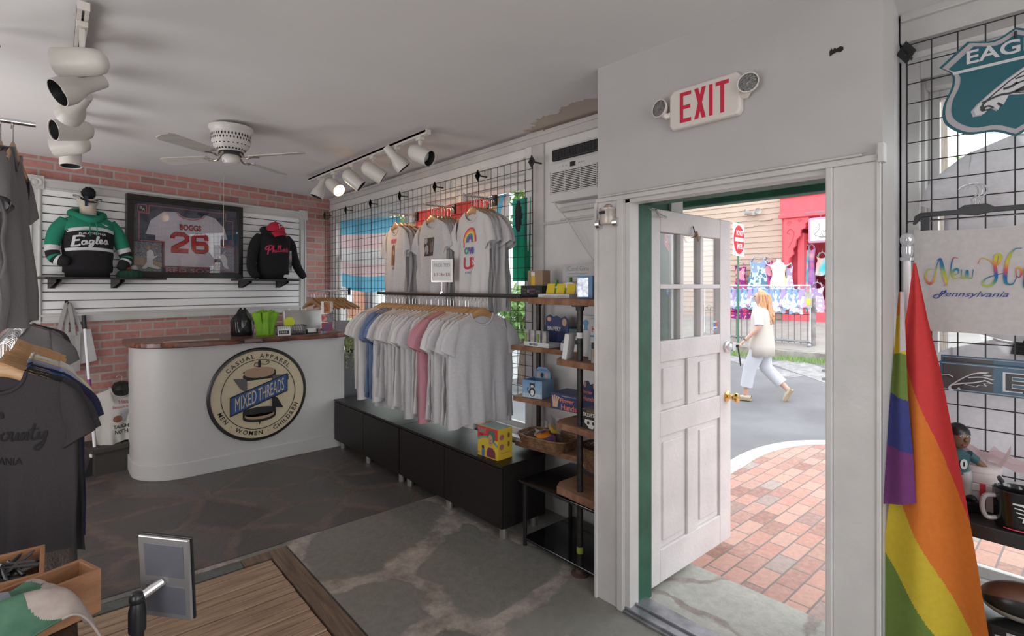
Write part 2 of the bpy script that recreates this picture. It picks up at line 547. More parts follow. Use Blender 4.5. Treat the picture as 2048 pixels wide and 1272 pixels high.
# rear wall with its own shop windows, behind the photographer
mb = MB().bx(-1.75, 2.8, -3.25, -3.1, 0, 0.5).bx(-1.75, 2.8, -3.25, -3.1, 2.5, 2.75)
for a, b_ in ((-1.75, -1.3), (0.2, 0.4), (1.9, 2.8)): mb.bx(a, b_, -3.25, -3.1, 0.5, 2.5)
struct(mb.build('wall_rear', WHITE))

# window wall (x = 2.6) with its window band, the wall that holds the air conditioner
WZ0, WZ1 = 0.44, 2.37
mb = MB()
mb.bx(2.6, 2.78, 2.80, 6.45, 0, WZ0).bx(2.6, 2.78, 2.80, 6.45, WZ1, 2.75).bx(2.6, 2.78, 6.32, 6.45, WZ0, WZ1)
mb.bx(2.6, 2.72, 1.62, 2.80, 0, 2.75)
struct(mb.build('wall_right', [WHITE_LIT]))
# panel joints and mouldings on the air conditioner wall
mb = MB()
mb.bx(2.585, 2.6, 2.62, 2.80, 0.0, 2.72)
mb.bx(2.583, 2.6, 1.72, 2.735, 1.975, 1.995)
mb.bx(2.572, 2.6, 1.72, 6.35, 2.55, 2.63)
mb.bx(2.56, 2.6, 1.72, 6.35, 2.60, 2.625)
struct(mb.build('trim_1', TRIM, bevel=0.004))
mb = MB().bx(2.585, 2.6, 1.72, 2.62, 0.0, 0.13).bx(2.578, 2.6, 1.72, 2.62, 0.13, 0.15)
struct(mb.build('baseboard_right', TRIM, bevel=0.003))

# entrance wall, one step nearer (x = 2.06), with the door opening
mb = MB()
mb.bx(2.06, 2.2, 1.533, 1.70, 0, 1.965).bx(2.06, 2.2, 0.498, 0.654, 0, 1.965).bx(2.06, 2.2, 0.498, 1.70, 1.965, 2.72)
mb.bx(2.2, 2.6, 1.66, 1.70, 0, 2.72)
struct(mb.build('wall_entrance', WHITE))
# casing boards around the opening
mb = MB()
mb.bx(2.045, 2.06, 1.565, 1.70, 0, 1.963).bx(2.035, 2.06, 1.53, 1.565, 0, 1.963)
mb.bx(2.052, 2.06, 1.603, 1.612, 0, 1.963).bx(2.03, 2.045, 1.685, 1.70, 0, 1.963)
mb.bx(2.045, 2.06, 0.498, 0.64, 0, 1.963).bx(2.035, 2.06, 0.64, 0.66, 0, 1.963).bx(2.04, 2.06, 0.498, 0.512, 0, 2.0)
mb.bx(2.04, 2.06, 0.498, 1.70, 1.963, 1.985).bx(2.028, 2.06, 0.55, 1.66, 1.985, 1.992)
mb.bx(2.028, 2.062, 0.487, 0.506, 1.955, 2.02)
struct(mb.build('trim_2', TRIM, bevel=0.003))
# jambs and stops, green towards the street
mb = MB()
mb.bx(2.06, 2.13, 1.505, 1.533, 0, 1.965).bx(2.06, 2.13, 0.652, 0.668, 0, 1.965).bx(2.06, 2.13, 0.654, 1.533, 1.945, 1.966)
mb.bx(2.13, 2.25, 1.512, 1.533, 0, 1.965, 1).bx(2.13, 2.25, 0.652, 0.662, 0, 1.965, 0).bx(2.13, 2.25, 0.654, 1.533, 1.95, 1.966, 1)
mb.bx(2.2, 2.3, 1.575, 1.66, 0, 2.4, 1)
mb.bx(2.21, 2.72, 1.635, 1.655, -0.02, 2.06, 1)
struct(mb.build('trim_3', [TRIM, GREEN], bevel=0.002))
mb = MB().bx(2.05, 2.20, 0.66, 1.53, 0.0, 0.022).bx(2.035, 2.06, 0.66, 1.53, 0.0, 0.012).bx(2.10, 2.112, 0.66, 1.53, 0.02, 0.032)
tag(mb.build('door_threshold', mat('worn_aluminium', (0.36, 0.37, 0.40), 0.35, 0.8, var=0.3, vscale=14), bevel=0.003), 'worn aluminium threshold strip under the open entrance door', 'threshold')
# splayed return face to the window on the right
mb = MB()
A = [(2.06, 0.498), (2.6, 0.569), (2.75, 0.60), (2.2, 0.62), (2.2, 0.52)]
mb.prism([(2.062, 0.499), (2.6, 0.569), (2.6, 0.64), (2.062, 0.60)], 0, 2.72, ax='z')
struct(mb.build('wall_return', mat('wall_gloss_paint', (0.66, 0.66, 0.68), 0.28, var=0.05, vscale=3, bump=0.2, bscale=12)))
# right window wall
mb = MB()
mb.bx(2.6, 2.78, -3.1, 0.60, 0, 0.40).bx(2.6, 2.78, -3.1, 0.60, WZ1 + 0.01, 2.75).bx(2.6, 2.78, -3.1, -1.9, 0.40, WZ1 + .01).bx(2.6, 2.78, 0.535, 0.60, 0.40, WZ1 + .01)
mb.bx(2.6, 2.78, 0.56, 0.68, 0, 2.75)
struct(mb.build('wall_front_right', WHITE))
mb = MB().bx(2.56, 2.6, -3.0, 0.56, 2.52, 2.62).bx(2.54, 2.6, -3.0, 0.555, 2.60, 2.64)
struct(mb.build('trim_4', TRIM, bevel=0.004))


# ------------------------------------------------------------------ windows
def window_unit(name, y0, y1, z0, z1, rail_z, x=2.62, sill=True, head=True):
    fr = MB()
    t = 0.045
    fr.bx(x, x + 0.10, y0, y0 + t, z0, z1).bx(x, x + 0.10, y1 - t, y1, z0, z1).bx(x, x + 0.10, y0 + t, y1 - t, z1 - t, z1).bx(x - 0.0, x + 0.10, y0 + t, y1 - t, z0, z0 + t)
    o = struct(fr.build(name, TRIMW, bevel=0.003))
    s = MB(); a, b_ = y0 + t, y1 - t
    for (zz0, zz1, xx) in ((z0 + t, rail_z + 0.02, x + 0.03), (rail_z - 0.02, z1 - t, x + 0.06)):
        s.bx(xx, xx + 0.03, a, a + 0.035, zz0, zz1).bx(xx, xx + 0.03, b_ - 0.035, b_, zz0, zz1)
        s.bx(xx, xx + 0.03, a + 0.035, b_ - 0.035, zz0, zz0 + 0.04).bx(xx, xx + 0.03, a + 0.035, b_ - 0.035, zz1 - 0.04, zz1)
    s.build('sash', TRIMW, o, bevel=0.003)
    g = MB()
    g.bx(x + 0.044, x + 0.047, a + 0.03, b_ - 0.03, z0 + t, rail_z).bx(x + 0.074, x + 0.077, a + 0.03, b_ - 0.03, rail_z, z1 - t)
    g.build('pane', GLASS, o)
    return o


ys = [2.80, 3.68, 4.56, 5.44, 6.32]
for k in range(4):
    window_unit('window_%d' % (k + 1), ys[k], ys[k + 1], WZ0, WZ1, 1.90)
mb = MB().bx(2.55, 2.62, 2.76, 6.34, WZ0 - 0.03, WZ0 + 0.004).bx(2.575, 2.6, 2.78, 6.32, WZ0 - 0.12, WZ0 - 0.03)
mb.bx(2.578, 2.6, 2.735, 2.80, 0.0, 2.55).bx(2.578, 2.6, 2.80, 6.35, WZ1, WZ1 + 0.09).bx(2.56, 2.6, 2.80, 6.35, WZ1 + 0.09, WZ1 + 0.11)
struct(mb.build('trim_5', TRIMW, bevel=0.003))
window_unit('window_5', -0.62, 0.535, 0.40, WZ1 + 0.01, 1.915)
window_unit('window_6', -1.9, -0.62, 0.40, WZ1 + 0.01, 1.915)
mb = MB().bx(2.55, 2.62, -1.95, 0.56, 0.385, 0.41).bx(2.575, 2.6, -1.95, 0.55, 0.29, 0.385)
mb.bx(2.575, 2.6, 0.50, 0.56, 0.41, 2.46).bx(2.58, 2.6, -1.95, 0.5, 2.37, 2.46).bx(2.566, 2.6, -1.95, 0.565, 2.45, 2.475)
struct(mb.build('trim_6', TRIMW, bevel=0.003))

# ------------------------------------------------------------------ sunken wooden hatch in the floor
WOODB = mat('weathered_boards', (0.46, 0.31, 0.205), 0.6, color2=(0.28, 0.18, 0.12), vscale=3, bump=0.5, bscale=14, stretch=(1.2, 14, 4))
WOODF = mat('weathered_frame', (0.22, 0.145, 0.10), 0.65, color2=(0.11, 0.075, 0.055), vscale=3, bump=0.6, bscale=14, stretch=(14, 1.2, 4))
h = thing('floor_hatch', 'worn wooden hatch of narrow boards let into the stone floor', 'hatch', (0.35, 2.3, 0))
mb = MB()
y = 1.32
k = 0
while y < 3.15:
    mb.bx(-0.33, 0.935, y, y + 0.0605, -0.03, -0.002 - 0.002 * (k % 3), M=None); y += 0.068; k += 1
mb.build('board_panel', WOODB, h, bevel=0.003, world=True)
mb = MB().bx(0.945, 1.045, 1.31, 3.245, -0.03, 0.002).bx(0.80, 0.945, 3.165, 3.245, -0.03, 0.0)
mb.build('frame', WOODF, h, bevel=0.003, world=True)
mb = MB().bx(-0.33, 0.797, 3.165, 3.245, -0.03, -0.004)
tag(mb.build('edge_board', mat('faded_teal_paint', (0.13, 0.16, 0.155), 0.6, color2=(0.09, 0.075, 0.06), vscale=12, bump=0.4), h, bevel=0.003, world=True), 'edge board with faded blue grey paint')
# dark sheet below, shade put into its colour so that the gaps between the boards read as gaps
struct(MB().bx(-0.34, 1.05, 1.3, 3.25, -0.09, -0.05).build('floor', mat('pit_shade', (0.03, 0.025, 0.02), 0.9)))

# ------------------------------------------------------------------ brick wall: slat wall panel with its frame
SLW = mat('slatwall_white', (0.88, 0.88, 0.88), 0.35, bump=0.03)
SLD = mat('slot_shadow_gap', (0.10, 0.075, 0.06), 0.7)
sw = MB()
pitch = 0.0715
z = 1.29
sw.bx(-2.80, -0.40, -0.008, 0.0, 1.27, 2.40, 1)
while z < 2.385:
    sw.prism([(-0.008, z), (-0.028, z), (-0.028, min(z + pitch - 0.010, 2.40)), (-0.008, min(z + pitch - 0.006, 2.40))], -2.795, -0.415,
             M=Matrix(((0, 1, 0, 0), (1, 0, 0, 0), (0, 0, 1, 0), (0, 0, 0, 1))))
    z += pitch
o = sw.build('trim_7', [SLW, SLD]); o.location = BW0; o.rotation_euler = (0, 0, BWA); struct(o)
mb = MB()
for z0, z1, d in ((2.335, 2.425, 0.035), (2.34, 2.352, 0.042), (2.40, 2.42, 0.045)): mb.bx(-2.76, -0.44, -d, 0, z0, z1)
for z0, z1, d in ((1.245, 1.325, 0.035), (1.25, 1.262, 0.042), (1.30, 1.315, 0.045)): mb.bx(-2.80, -0.42, -d, 0, z0, z1)
for x0, x1, d in ((-0.445, -0.355, 0.035), (-0.435, -0.42, 0.045), (-0.38, -0.365, 0.045), (-2.845, -2.755, 0.035), (-2.835, -2.82, 0.045), (-2.78, -2.765, 0.045)): mb.bx(x0, x1, -d, 0, 1.245, 2.335)
for x in (-0.40, -2.80):
    mb.bx(x - 0.055, x + 0.055, -0.05, 0, 2.33, 2.44)
    mb.lathe([(0.042, -0.0), (0.042, 0.006), (0.032, 0.006), (0.030, 0.001), (0.018, 0.001), (0.014, 0.008), (0.0, 0.008)], 20, M=Matrix.Translation((x, -0.05, 2.385)) @ rot('X', PI / 2), caps=False)
o = mb.build('trim_8', TRIM, bevel=0.002); o.location = BW0; o.rotation_euler = (0, 0, BWA); struct(o)
# ------------------------------------------------------------------ street
ASPH = mat('asphalt', (0.215, 0.215, 0.23), 0.85, color2=(0.17, 0.17, 0.18), vscale=1.3, bump=0.5, bscale=60)
CURB = mat('curb_concrete', (0.50, 0.49, 0.47), 0.8, var=0.12, vscale=6, bump=0.3)
CONC = mat('sidewalk_concrete', (0.36, 0.345, 0.325), 0.85, var=0.12, vscale=3, bump=0.3)
CONCD = mat('old_concrete', (0.36, 0.34, 0.31), 0.9, var=0.35, vscale=5, bump=0.5)
GRASS = mat('grass', (0.22, 0.42, 0.10), 0.8, color2=(0.34, 0.45, 0.16), vscale=12)


def road_z(x):
    return -0.10 + (0.0 if x < 7.0 else min(1.0, (x - 7.0) / 3.2) * 0.34)


mb = MB().grid(lambda u, v: (2.4 + 60 * u ** 1.6, -30 + 75 * v, road_z(2.4 + 60 * u ** 1.6) - (0.02 if u < 0.15 else 0)), 40, 30)
tag(mb.build('street', ASPH, smooth='all'), kind='structure')
# flagstone landing and brick pavement, bounded by a rounded pale curb
struct(MB().bx(2.2, 2.712, 0.6, 1.66, -0.10, -0.015).build('floor_landing', M_landing))
edge = cr([(3.15, 9.0, 0), (3.2, 4.0, 0), (3.35, 2.6, 0), (3.75, 2.12, 0), (4.4, 2.11, 0), (4.92, 2.14, 0), (5.35, 2.09, 0), (5.7, 1.94, 0), (6.0, 1.6, 0), (6.2, 0.9, 0), (6.3, 0.0, 0), (6.35, -4, 0)], 6)
mb = MB()
poly = [(2.72, 9.0)] + [(p.x, p.y) for p in edge] + [(2.72, -4)]
mb.prism(poly, -0.12, -0.03, ax='z')
struct(mb.build('pavement', M_pave))
mb = MB(); P = edge
off = []
for i, p in enumerate(P):
    d = (P[min(i + 1, len(P) - 1)] - P[max(i - 1, 0)]).normalized(); off.append(p + Vector((-d.y, d.x, 0)) * 0.15)
for i in range(len(P) - 1):
    a, b_, c, d = P[i], P[i + 1], off[i + 1], off[i]
    vs = [mb.v((q.x, q.y, z)) for z in (-0.14, -0.025) for q in (a, b_, c, d)]
    for q in ((0, 3, 2, 1), (4, 5, 6, 7), (0, 1, 5, 4), (2, 3, 7, 6)): mb.f([vs[k] for k in q])
tag(mb.build('curb', CURB), 'pale rounded concrete curb around the brick pavement outside the door', 'curb', kind='structure')
# far pavement, retaining edge, grass strip, crossing stripes
mb = MB()
mb.prism([(10.3, 0.22), (10.3, 0.37), (10.5, 0.40), (13.45, 0.74), (13.45, 0.0), (10.3, 0.0)], 3.1, 30)
struct(mb.build('sidewalk', CONC))
struct(MB().bx(10.12, 10.3, 3.1, 30, 0.0, 0.365).build('kerb_wall', CONCD))
struct(MB().prism([(10.3, 0.1), (13.45, 0.1), (60, 0.1), (60, 1.5), (13.45, 0.55), (10.3, 0.23)], -30, 3.1).build('side_street', mat('pale_road', (0.36, 0.35, 0.34), 0.85, var=0.1, vscale=1.0)))
mb = MB()
for k in range(900):
    x = random.uniform(9.86, 10.1); y = random.uniform(3.2, 5.3); z = road_z(x) - 0.02
    hh = random.uniform(0.04, 0.13); a = random.uniform(0, 6.28); w = 0.008
    dx, dy = math.cos(a) * w, math.sin(a) * w; lx, ly = random.uniform(-.04, .04), random.uniform(-.04, .04)
    mb.f([mb.v((x - dx, y - dy, z)), mb.v((x + dx, y + dy, z)), mb.v((x + lx, y + ly, z + hh))])
tag(mb.build('grass_strip', GRASS, normals=False), 'strip of green weeds growing along the far retaining edge', 'grass', kind='stuff')
PAINT = mat('road_paint', (0.38, 0.38, 0.38), 0.8, color2=(0.24, 0.24, 0.245), vscale=9)
for k, (x0, y0, x1, y1, w) in enumerate(((9.75, 4.9, 8.9, 3.3, 0.14), (9.85, 3.9, 9.0, 2.7, 0.28))):
    mb = MB(); d = Vector((x1 - x0, y1 - y0, 0)).normalized(); n = Vector((-d.y, d.x, 0)) * w
    vs = []
    for q in (Vector((x0, y0, 0)) + n, Vector((x0, y0, 0)) - n, Vector((x1, y1, 0)) - n, Vector((x1, y1, 0)) + n):
        vs.append(mb.v((q.x, q.y, road_z(q.x) + 0.003)))
    mb.f(vs); struct(mb.build('road_marking', PAINT))

FX = -PI / 2     # things that face the shop: local x runs to -y, local -y faces the shop
# ------------------------------------------------------------------ clapboard house and pink shop front
CLAP = mat('clapboard_paint', (0.60, 0.46, 0.375), 0.7, var=0.05, vscale=3)
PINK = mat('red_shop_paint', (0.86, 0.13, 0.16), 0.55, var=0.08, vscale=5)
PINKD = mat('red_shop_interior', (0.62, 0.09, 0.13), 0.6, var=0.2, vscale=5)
hs = thing('clapboard_house', 'tan clapboard house wall behind the dress racks across the street', 'house', (13.5, 5.27, 0.7), FX)
mb = MB(); z = 0.0
while z < 7.5:
    mb.prism([(0.0, z), (-0.022, z), (-0.004, z + 0.142), (0.0, z + 0.142)], -10.0, 0.02, M=Matrix(((0, 1, 0, 0), (1, 0, 0, 0), (0, 0, 1, 0), (0, 0, 0, 1)))); z += 0.14
mb.build('clapboard_siding', CLAP, hs)
MB().bx(-10, 0.0, 0.0, 3.0, -0.6, 7.5).build('wall', CLAP, hs)
MB().bx(-0.62, -0.3, -0.05, -0.02, 2.5, 2.53).bx(-1.6, -0.75, -0.03, -0.012, 2.36, 2.39).build('conduit', mat('tan_conduit', (0.62, 0.5, 0.42), 0.6), hs)
lt = thing('security_light', 'white twin security floodlight on the clapboard wall', 'light', (13.45, 6.0, 3.4), FX)
MB().lathe([(0.06, 0), (0.06, 0.04), (0.0, 0.045)], 14, M=rot('X', PI / 2)).build('base', CURB, lt, smooth=True)
for s in (-1, 1):
    MB().lathe([(0.02, 0), (0.05, 0.05), (0.085, 0.16), (0.08, 0.165), (0.03, 0.10)], 14, M=Matrix.Translation((s * 0.05, -0.06, 0.0)) @ rot('Y', s * 1.3) @ rot('X', 0.7)).build('lamp_head', CURB, lt, smooth=True)

sh = thing('red_shopfront', 'bright red painted shop front hung with dresses', 'shopfront', (13.4, 5.27, 0.7), FX)
mb = MB()
mb.bx(0.0, 0.20, -0.10, 0.2, 0, 3.5)
mb.build('corner_post', PINK, sh, bevel=0.01)
mb = MB().bx(0.0, 2.7, -0.30, 0.2, 2.46, 2.56).bx(0.0, 2.7, -0.22, 0.2, 2.56, 3.05).bx(0, 2.7, -0.26, 0.2, 2.95, 3.0)
for k in range(5): mb.bx(0.0 + k * 0.62, 0.12 + k * 0.62, -0.16, 0.2, 3.05, 3.6)
mb.bx(0.0, 2.7, -0.18, 0.2, 3.45, 3.6)
mb.build('cornice', PINK, sh, bevel=0.01)
MB().bx(0.12, 2.7, -0.08, 0.3, 3.05, 3.45).build('upper_panel', mat('shop_panel_cream', (0.85, 0.72, 0.66), 0.7), sh)
mb = MB().bx(0.2, 2.7, -0.12, 0.2, 0.0, 0.24).bx(0.36, 0.50, -0.10, 0.6, 0.24, 2.1).bx(0.2, 2.7, -0.06, 0.2, 2.25, 2.46)
mb.bx(1.05, 1.15, 0.1, 0.6, 0.24, 2.1)
mb.build('window_frame', PINK, sh, bevel=0.008)
MB().bx(0.36, 2.7, -0.02, 0.6, 0.24, 0.27).build('window_ledge', CURB, sh)
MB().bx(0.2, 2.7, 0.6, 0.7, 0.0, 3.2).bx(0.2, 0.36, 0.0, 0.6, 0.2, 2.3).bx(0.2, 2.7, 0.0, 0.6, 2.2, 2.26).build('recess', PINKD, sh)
mb = MB()
prof = [(0.0, 2.46), (0.55, 2.46), (0.56, 2.36), (0.48, 2.30), (0.47, 2.20), (0.38, 2.16), (0.37, 2.02), (0.28, 1.94), (0.26, 1.80), (0.20, 1.72), (0.22, 1.60), (0.12, 1.50), (0.10, 1.36), (0.0, 1.34)]
mb.prism([(a + 0.1, b_) for a, b_ in prof], -0.24, -0.16)
o = mb.build('scroll_bracket', PINK, sh, bevel=0.01)
mb = MB()
for c, r in (((0.22, 2.33), 0.06), ((0.46, 2.38), 0.045)):
    mb.tube([(c[0] + r * (1 - t / 14) * math.cos(t * 0.7), -0.245, c[1] + r * (1 - t / 14) * math.sin(t * 0.7)) for t in range(13)], 0.008, 5)
mb.tube(cr([(0.2, -0.245, 1.75), (0.3, -0.245, 1.95), (0.33, -0.245, 2.12), (0.25, -0.245, 2.2), (0.18, -0.245, 2.12), (0.24, -0.245, 2.08)], 5), 0.008, 5)
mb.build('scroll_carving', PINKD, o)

sg = thing('hanging_shop_sign', 'cream shop sign with two swans in a mauve frame hanging from the red front', 'sign', (12.7, 4.46, 2.5), FX)
mb = MB().bx(0.0, 1.25, -0.03, 0.03, 0.0, 0.56)
mb.build('sign_frame', mat('mauve_frame', (0.62, 0.32, 0.48), 0.5), sg, bevel=0.03)
mb = MB().bx(0.05, 1.20, -0.035, 0.035, 0.05, 0.51).build('sign_board', mat('cream_sign', (0.85, 0.82, 0.72), 0.5), sg)
mb = MB()
SWN = mat('grey_ink', (0.25, 0.25, 0.28), 0.6)
fn = lambda a, b_: (a, -0.038, b_)
for s, cx in ((1, 0.28), (-1, 0.40)):
    mb.stroke([(cx - s * 0.02, 0.42), (cx - s * 0.06, 0.40), (cx - s * 0.04, 0.33), (cx - s * 0.09, 0.25), (cx - s * 0.14, 0.18), (cx, 0.13), (cx + s * 0.10, 0.15), (cx + s * 0.12, 0.26), (cx + s * 0.02, 0.24)], 0.012, fn=fn)
mb.stroke([(0.22, 0.13), (0.34, 0.11), (0.5, 0.14)], 0.012, fn=fn)
mb.text('Fleurs', 0.10, (0.83, 0.37), fn=fn, shear=0.3) if False else mb.stroke([(0.66, 0.34), (0.69, 0.43), (0.73, 0.41), (0.70, 0.36), (0.75, 0.35), (0.78, 0.38), (0.82, 0.35)], 0.012, fn=fn)
mb.build('swan_drawing', SWN, sg)
MB().tube([(0.25, 0, 0.56), (0.25, 0, 0.68)], 0.006, 6).tube([(1.0, 0, 0.56), (1.0, 0, 0.68)], 0.006, 6).bx(-0.05, 1.2, -0.012, 0.012, 0.67, 0.69).build('hanging_rod', SWN, sg)


# ------------------------------------------------------------------ dresses
def floral(name, cols, scale=9.0, seed=0.0):
    m, nt, b = nodes_of(name)
    v = ocoord(nt, loc=(seed, seed * 2, seed))
    w = nnoise(nt, v, scale * 0.35, 4); f = nnoise(nt, v, scale, 3, 0.4)
    x = nmath(nt, 'MULTIPLY_ADD', w, 0.6, nmath(nt, 'MULTIPLY', f, 0.4))
    n = len(cols); st = [(0.36 + 0.28 * i / (n - 1), c) for i, c in enumerate(cols)]
    c = nramp(nt, x, st, 'CONSTANT' if scale > 6 else 'LINEAR')
    lk(nt, c, b.inputs['Base Color']); b.inputs['Roughness'].default_value = 0.8
    return m


FL = [floral('floral_pink', [(0.7, 0.05, 0.2), (0.25, 0.02, 0.2), (0.85, 0.3, 0.4), (0.9, 0.75, 0.7)], 10, 1),
      floral('floral_blue', [(0.27, 0.38, 0.58), (0.58, 0.66, 0.78), (0.10, 0.25, 0.34), (0.7, 0.76, 0.82)], 11, 2),
      floral('tie_dye_yellow', [(0.1, 0.5, 0.85), (0.85, 0.85, 0.3), (0.9, 0.9, 0.75), (0.85, 0.5, 0.65)], 4, 3),
      floral('floral_purple', [(0.42, 0.33, 0.58), (0.72, 0.66, 0.80), (0.55, 0.46, 0.62), (0.8, 0.76, 0.8)], 11, 4),
      floral('stripe_orange', [(0.9, 0.3, 0.08), (0.35, 0.15, 0.55), (0.85, 0.5, 0.5), (0.1, 0.5, 0.6)], 3, 5),
      floral('teal_print', [(0.05, 0.45, 0.55), (0.08, 0.6, 0.65), (0.8, 0.5, 0.45), (0.5, 0.8, 0.85)], 4, 6),
      floral('white_blue_print', [(0.85, 0.88, 0.95), (0.25, 0.4, 0.75), (0.9, 0.9, 0.95), (0.5, 0.6, 0.85)], 12, 7)]
GREYM = mat('grey_metal', (0.42, 0.43, 0.45), 0.4, 0.6)
WHM = mat('white_metal', (0.85, 0.85, 0.86), 0.4)
HWOOD = mat('hanger_wood', (0.52, 0.30, 0.145), 0.38, color2=(0.42, 0.225, 0.10), vscale=5, bump=0.03, bscale=30, stretch=(2, 2, 18), coat=0.2)


def dress_mesh(w, L, flare, seed, pleats=7, straps=True, depth=0.06, m=0):
    rr = random.Random(seed); ph = rr.uniform(0, 6)
    mb = MB()

    def fn(u, v):
        a = u * 2 * PI
        wd = w * (1.0 - 0.25 * math.sin(PI * min(1, v / 0.35))) if v < 0.35 else w * (1.0 + flare * (v - 0.35) / 0.65)
        dp = depth * (0.8 + v)
        k = 0.02 * max(0, v - 0.2) * math.sin(pleats * a + ph)
        return ((wd + k) * math.cos(a), (dp + k) * math.sin(a), -L * v + (0.03 * math.cos(2 * a) if v < 0.01 else 0) - (0.02 * math.sin(3 * a + ph) if v > 0.95 else 0))
    mb.grid(fn, 36, 14, m=m, cu=True)
    if straps:
        for s in (-1, 1): mb.tube(cr([(s * w * 0.7, 0.03, -0.01), (s * w * 0.45, 0, 0.11), (s * w * 0.7, -0.03, -0.01)], 4), 0.008, 5, m=m)
    return mb


def dress(name, label, cat, loc, w, L, flare, mat_, seed, hanger=True, group=None, rz=FX):
    t = thing(name, label, cat, loc, rz, group)
    dress_mesh(w, L, flare, seed).build('skirt' if cat == 'skirt' else 'dress_body', mat_, t, smooth='all')
    if hanger:
        MB().tube([(-w * 0.8, 0, 0.04), (0, 0, 0.12), (w * 0.8, 0, 0.04)], 0.012, 6).tube([(0, 0, 0.12), (0, 0, 0.17), (0, 0.03, 0.19), (0, 0.05, 0.17)], 0.005, 5).build('hanger_bar', GREYM, t, smooth=True)
    return t


dress('hanging_dress', 'pink and purple floral dress half hidden behind the green sign post', 'dress', (13.3, 6.28, 2.05), 0.16, 1.35, 0.6, FL[0], 1)
dress('hanging_dress', 'blue sleeveless leaf print dress on the clapboard wall', 'dress', (13.25, 5.81, 2.17), 0.24, 1.15, 0.25, FL[1], 2)
dress('hanging_dress', 'dark red dress hung close behind the blue leaf print dress', 'dress', (13.3, 5.58, 2.15), 0.12, 1.1, 0.4, FL[0], 3)
bt = thing('dress_form', 'white bust form wearing a blue and yellow tie dyed dress', 'mannequin', (13.2, 5.30, 1.35), FX)
mb = MB()
mb.tube([(0, 0, 0.35), (0, 0, 0.55), (0, 0, 0.68), (0, 0, 0.75), (0, 0, 0.79), (0, 0, 0.86)], [0.13, 0.15, 0.19, 0.13, 0.055, 0.05], 16, flat=0.6)
mb.tube([(-0.17, 0, 0.68), (-0.25, 0, 0.72), (-0.30, 0, 0.745)], [0.05, 0.03, 0.008], 8, flat=0.5).tube([(0.17, 0, 0.68), (0.25, 0, 0.72), (0.30, 0, 0.745)], [0.05, 0.03, 0.008], 8, flat=0.5)
mb.build('bust', WHM, bt, smooth=True)
dm = dress_mesh(0.185, 0.85, 0.25, 9, depth=0.12); dm.bm.transform(Matrix.Translation((0, 0, 0.64))); dm.build('dress_body', FL[2], bt, smooth='all')
dress('hanging_dress', 'plum dress hung beside the tie dyed dress on the bust', 'dress', (13.25, 5.08, 2.0), 0.09, 1.0, 0.6, FL[3], 4)
for k, (yy, mt, L, lab) in enumerate(((4.98, FL[3], 1.6, 'leftmost purple maxi dress in the red shop front'), (4.88, FL[4], 1.55, 'orange and violet striped maxi dress in the red shop front'),
                                      (4.78, FL[5], 1.68, 'long teal maxi dress in the red shop front'), (4.67, FL[4], 1.66, 'coral sleeveless maxi dress at the end of its rail in the shop front'))):
    dress('maxi_dress', lab, 'dress', (13.5, yy, 2.42), 0.085, L, 0.5, mt, 20 + k)
MB().tube([(13.5, 5.05, 2.63), (13.5, 4.5, 2.63)], 0.012, 8).build('dress_rail', GREYM)
tag(bpy.data.objects['dress_rail'], 'short metal rail holding the maxi dresses in the shop front', 'rail')
dress('camisole_top', 'turquoise camisole top under the swan sign', 'top', (13.45, 4.43, 2.22), 0.13, 0.42, 0.1, FL[5], 31)
dress('flowered_top', 'yellow and green flowered top beside the turquoise one', 'top', (13.5, 4.24, 2.2), 0.12, 0.5, 0.2, FL[2], 32)
dress('hanging_dress', 'grey purple printed sundress hanging low in the shop front', 'dress', (13.4, 4.52, 1.52), 0.16, 0.86, 0.5, FL[3], 33)
dress('hanging_dress', 'blue and magenta printed sundress at the right edge of the shop front', 'dress', (13.4, 4.2, 1.55), 0.15, 0.85, 0.4, FL[0], 34)

# clothes rail in front of the railings
rk = thing('street_clothes_rail', 'white street rail of skirts standing at the far kerb', 'clothes rail', (10.62, 5.2, 0.4), FX)
MB().tube([(-0.6, 0, 0.15), (-0.6, 0, 1.16), (1.5, 0, 1.16), (1.5, 0, 0.1)], 0.014, 8).build('rail_frame', WHM, rk, smooth=True)
MB().bx(-0.6, 1.5, -0.012, 0.012, 0.10, 0.13).build('lower_bar', GREYM, rk)
for x in (-0.58, 1.48):
    MB().ball((x, 0, 0.04), 0.04, 6).build('caster', GREYM, rk, smooth=True)
pt = thing('price_card', 'small white card with a yellow mark hung on the end of the street rail', 'card', (10.58, 3.72, 1.15), FX)
MB().bx(-0.06, 0.06, -0.004, 0.004, 0, 0.26).build('card', CURB, pt)
MB().bx(-0.03, 0.04, -0.007, 0.004, 0.05, 0.16).build('yellow_patch', mat('yellow_print', (0.85, 0.75, 0.1), 0.5), pt)
tag(MB().cyl((10.75, 3.70, 0.35), (10.75, 3.70, 1.33), 0.05).build('bollard', mat('weathered_post', (0.30, 0.28, 0.27), 0.8, var=0.4, vscale=8), smooth=True), 'grey weathered post at the end of the street railing', 'post')
sk = [('floral_pink', 0), ('floral_blue', 1), ('white_blue_print', 6), ('floral_purple', 3)]
names = ['pink print', 'blue leaf print', 'white and blue print', 'lilac print']
order = [0, 0, 1, 3, 1, 2, 3, 1, 2, 2, 1, 2, 3, 2, 2, 3]
protos = {}
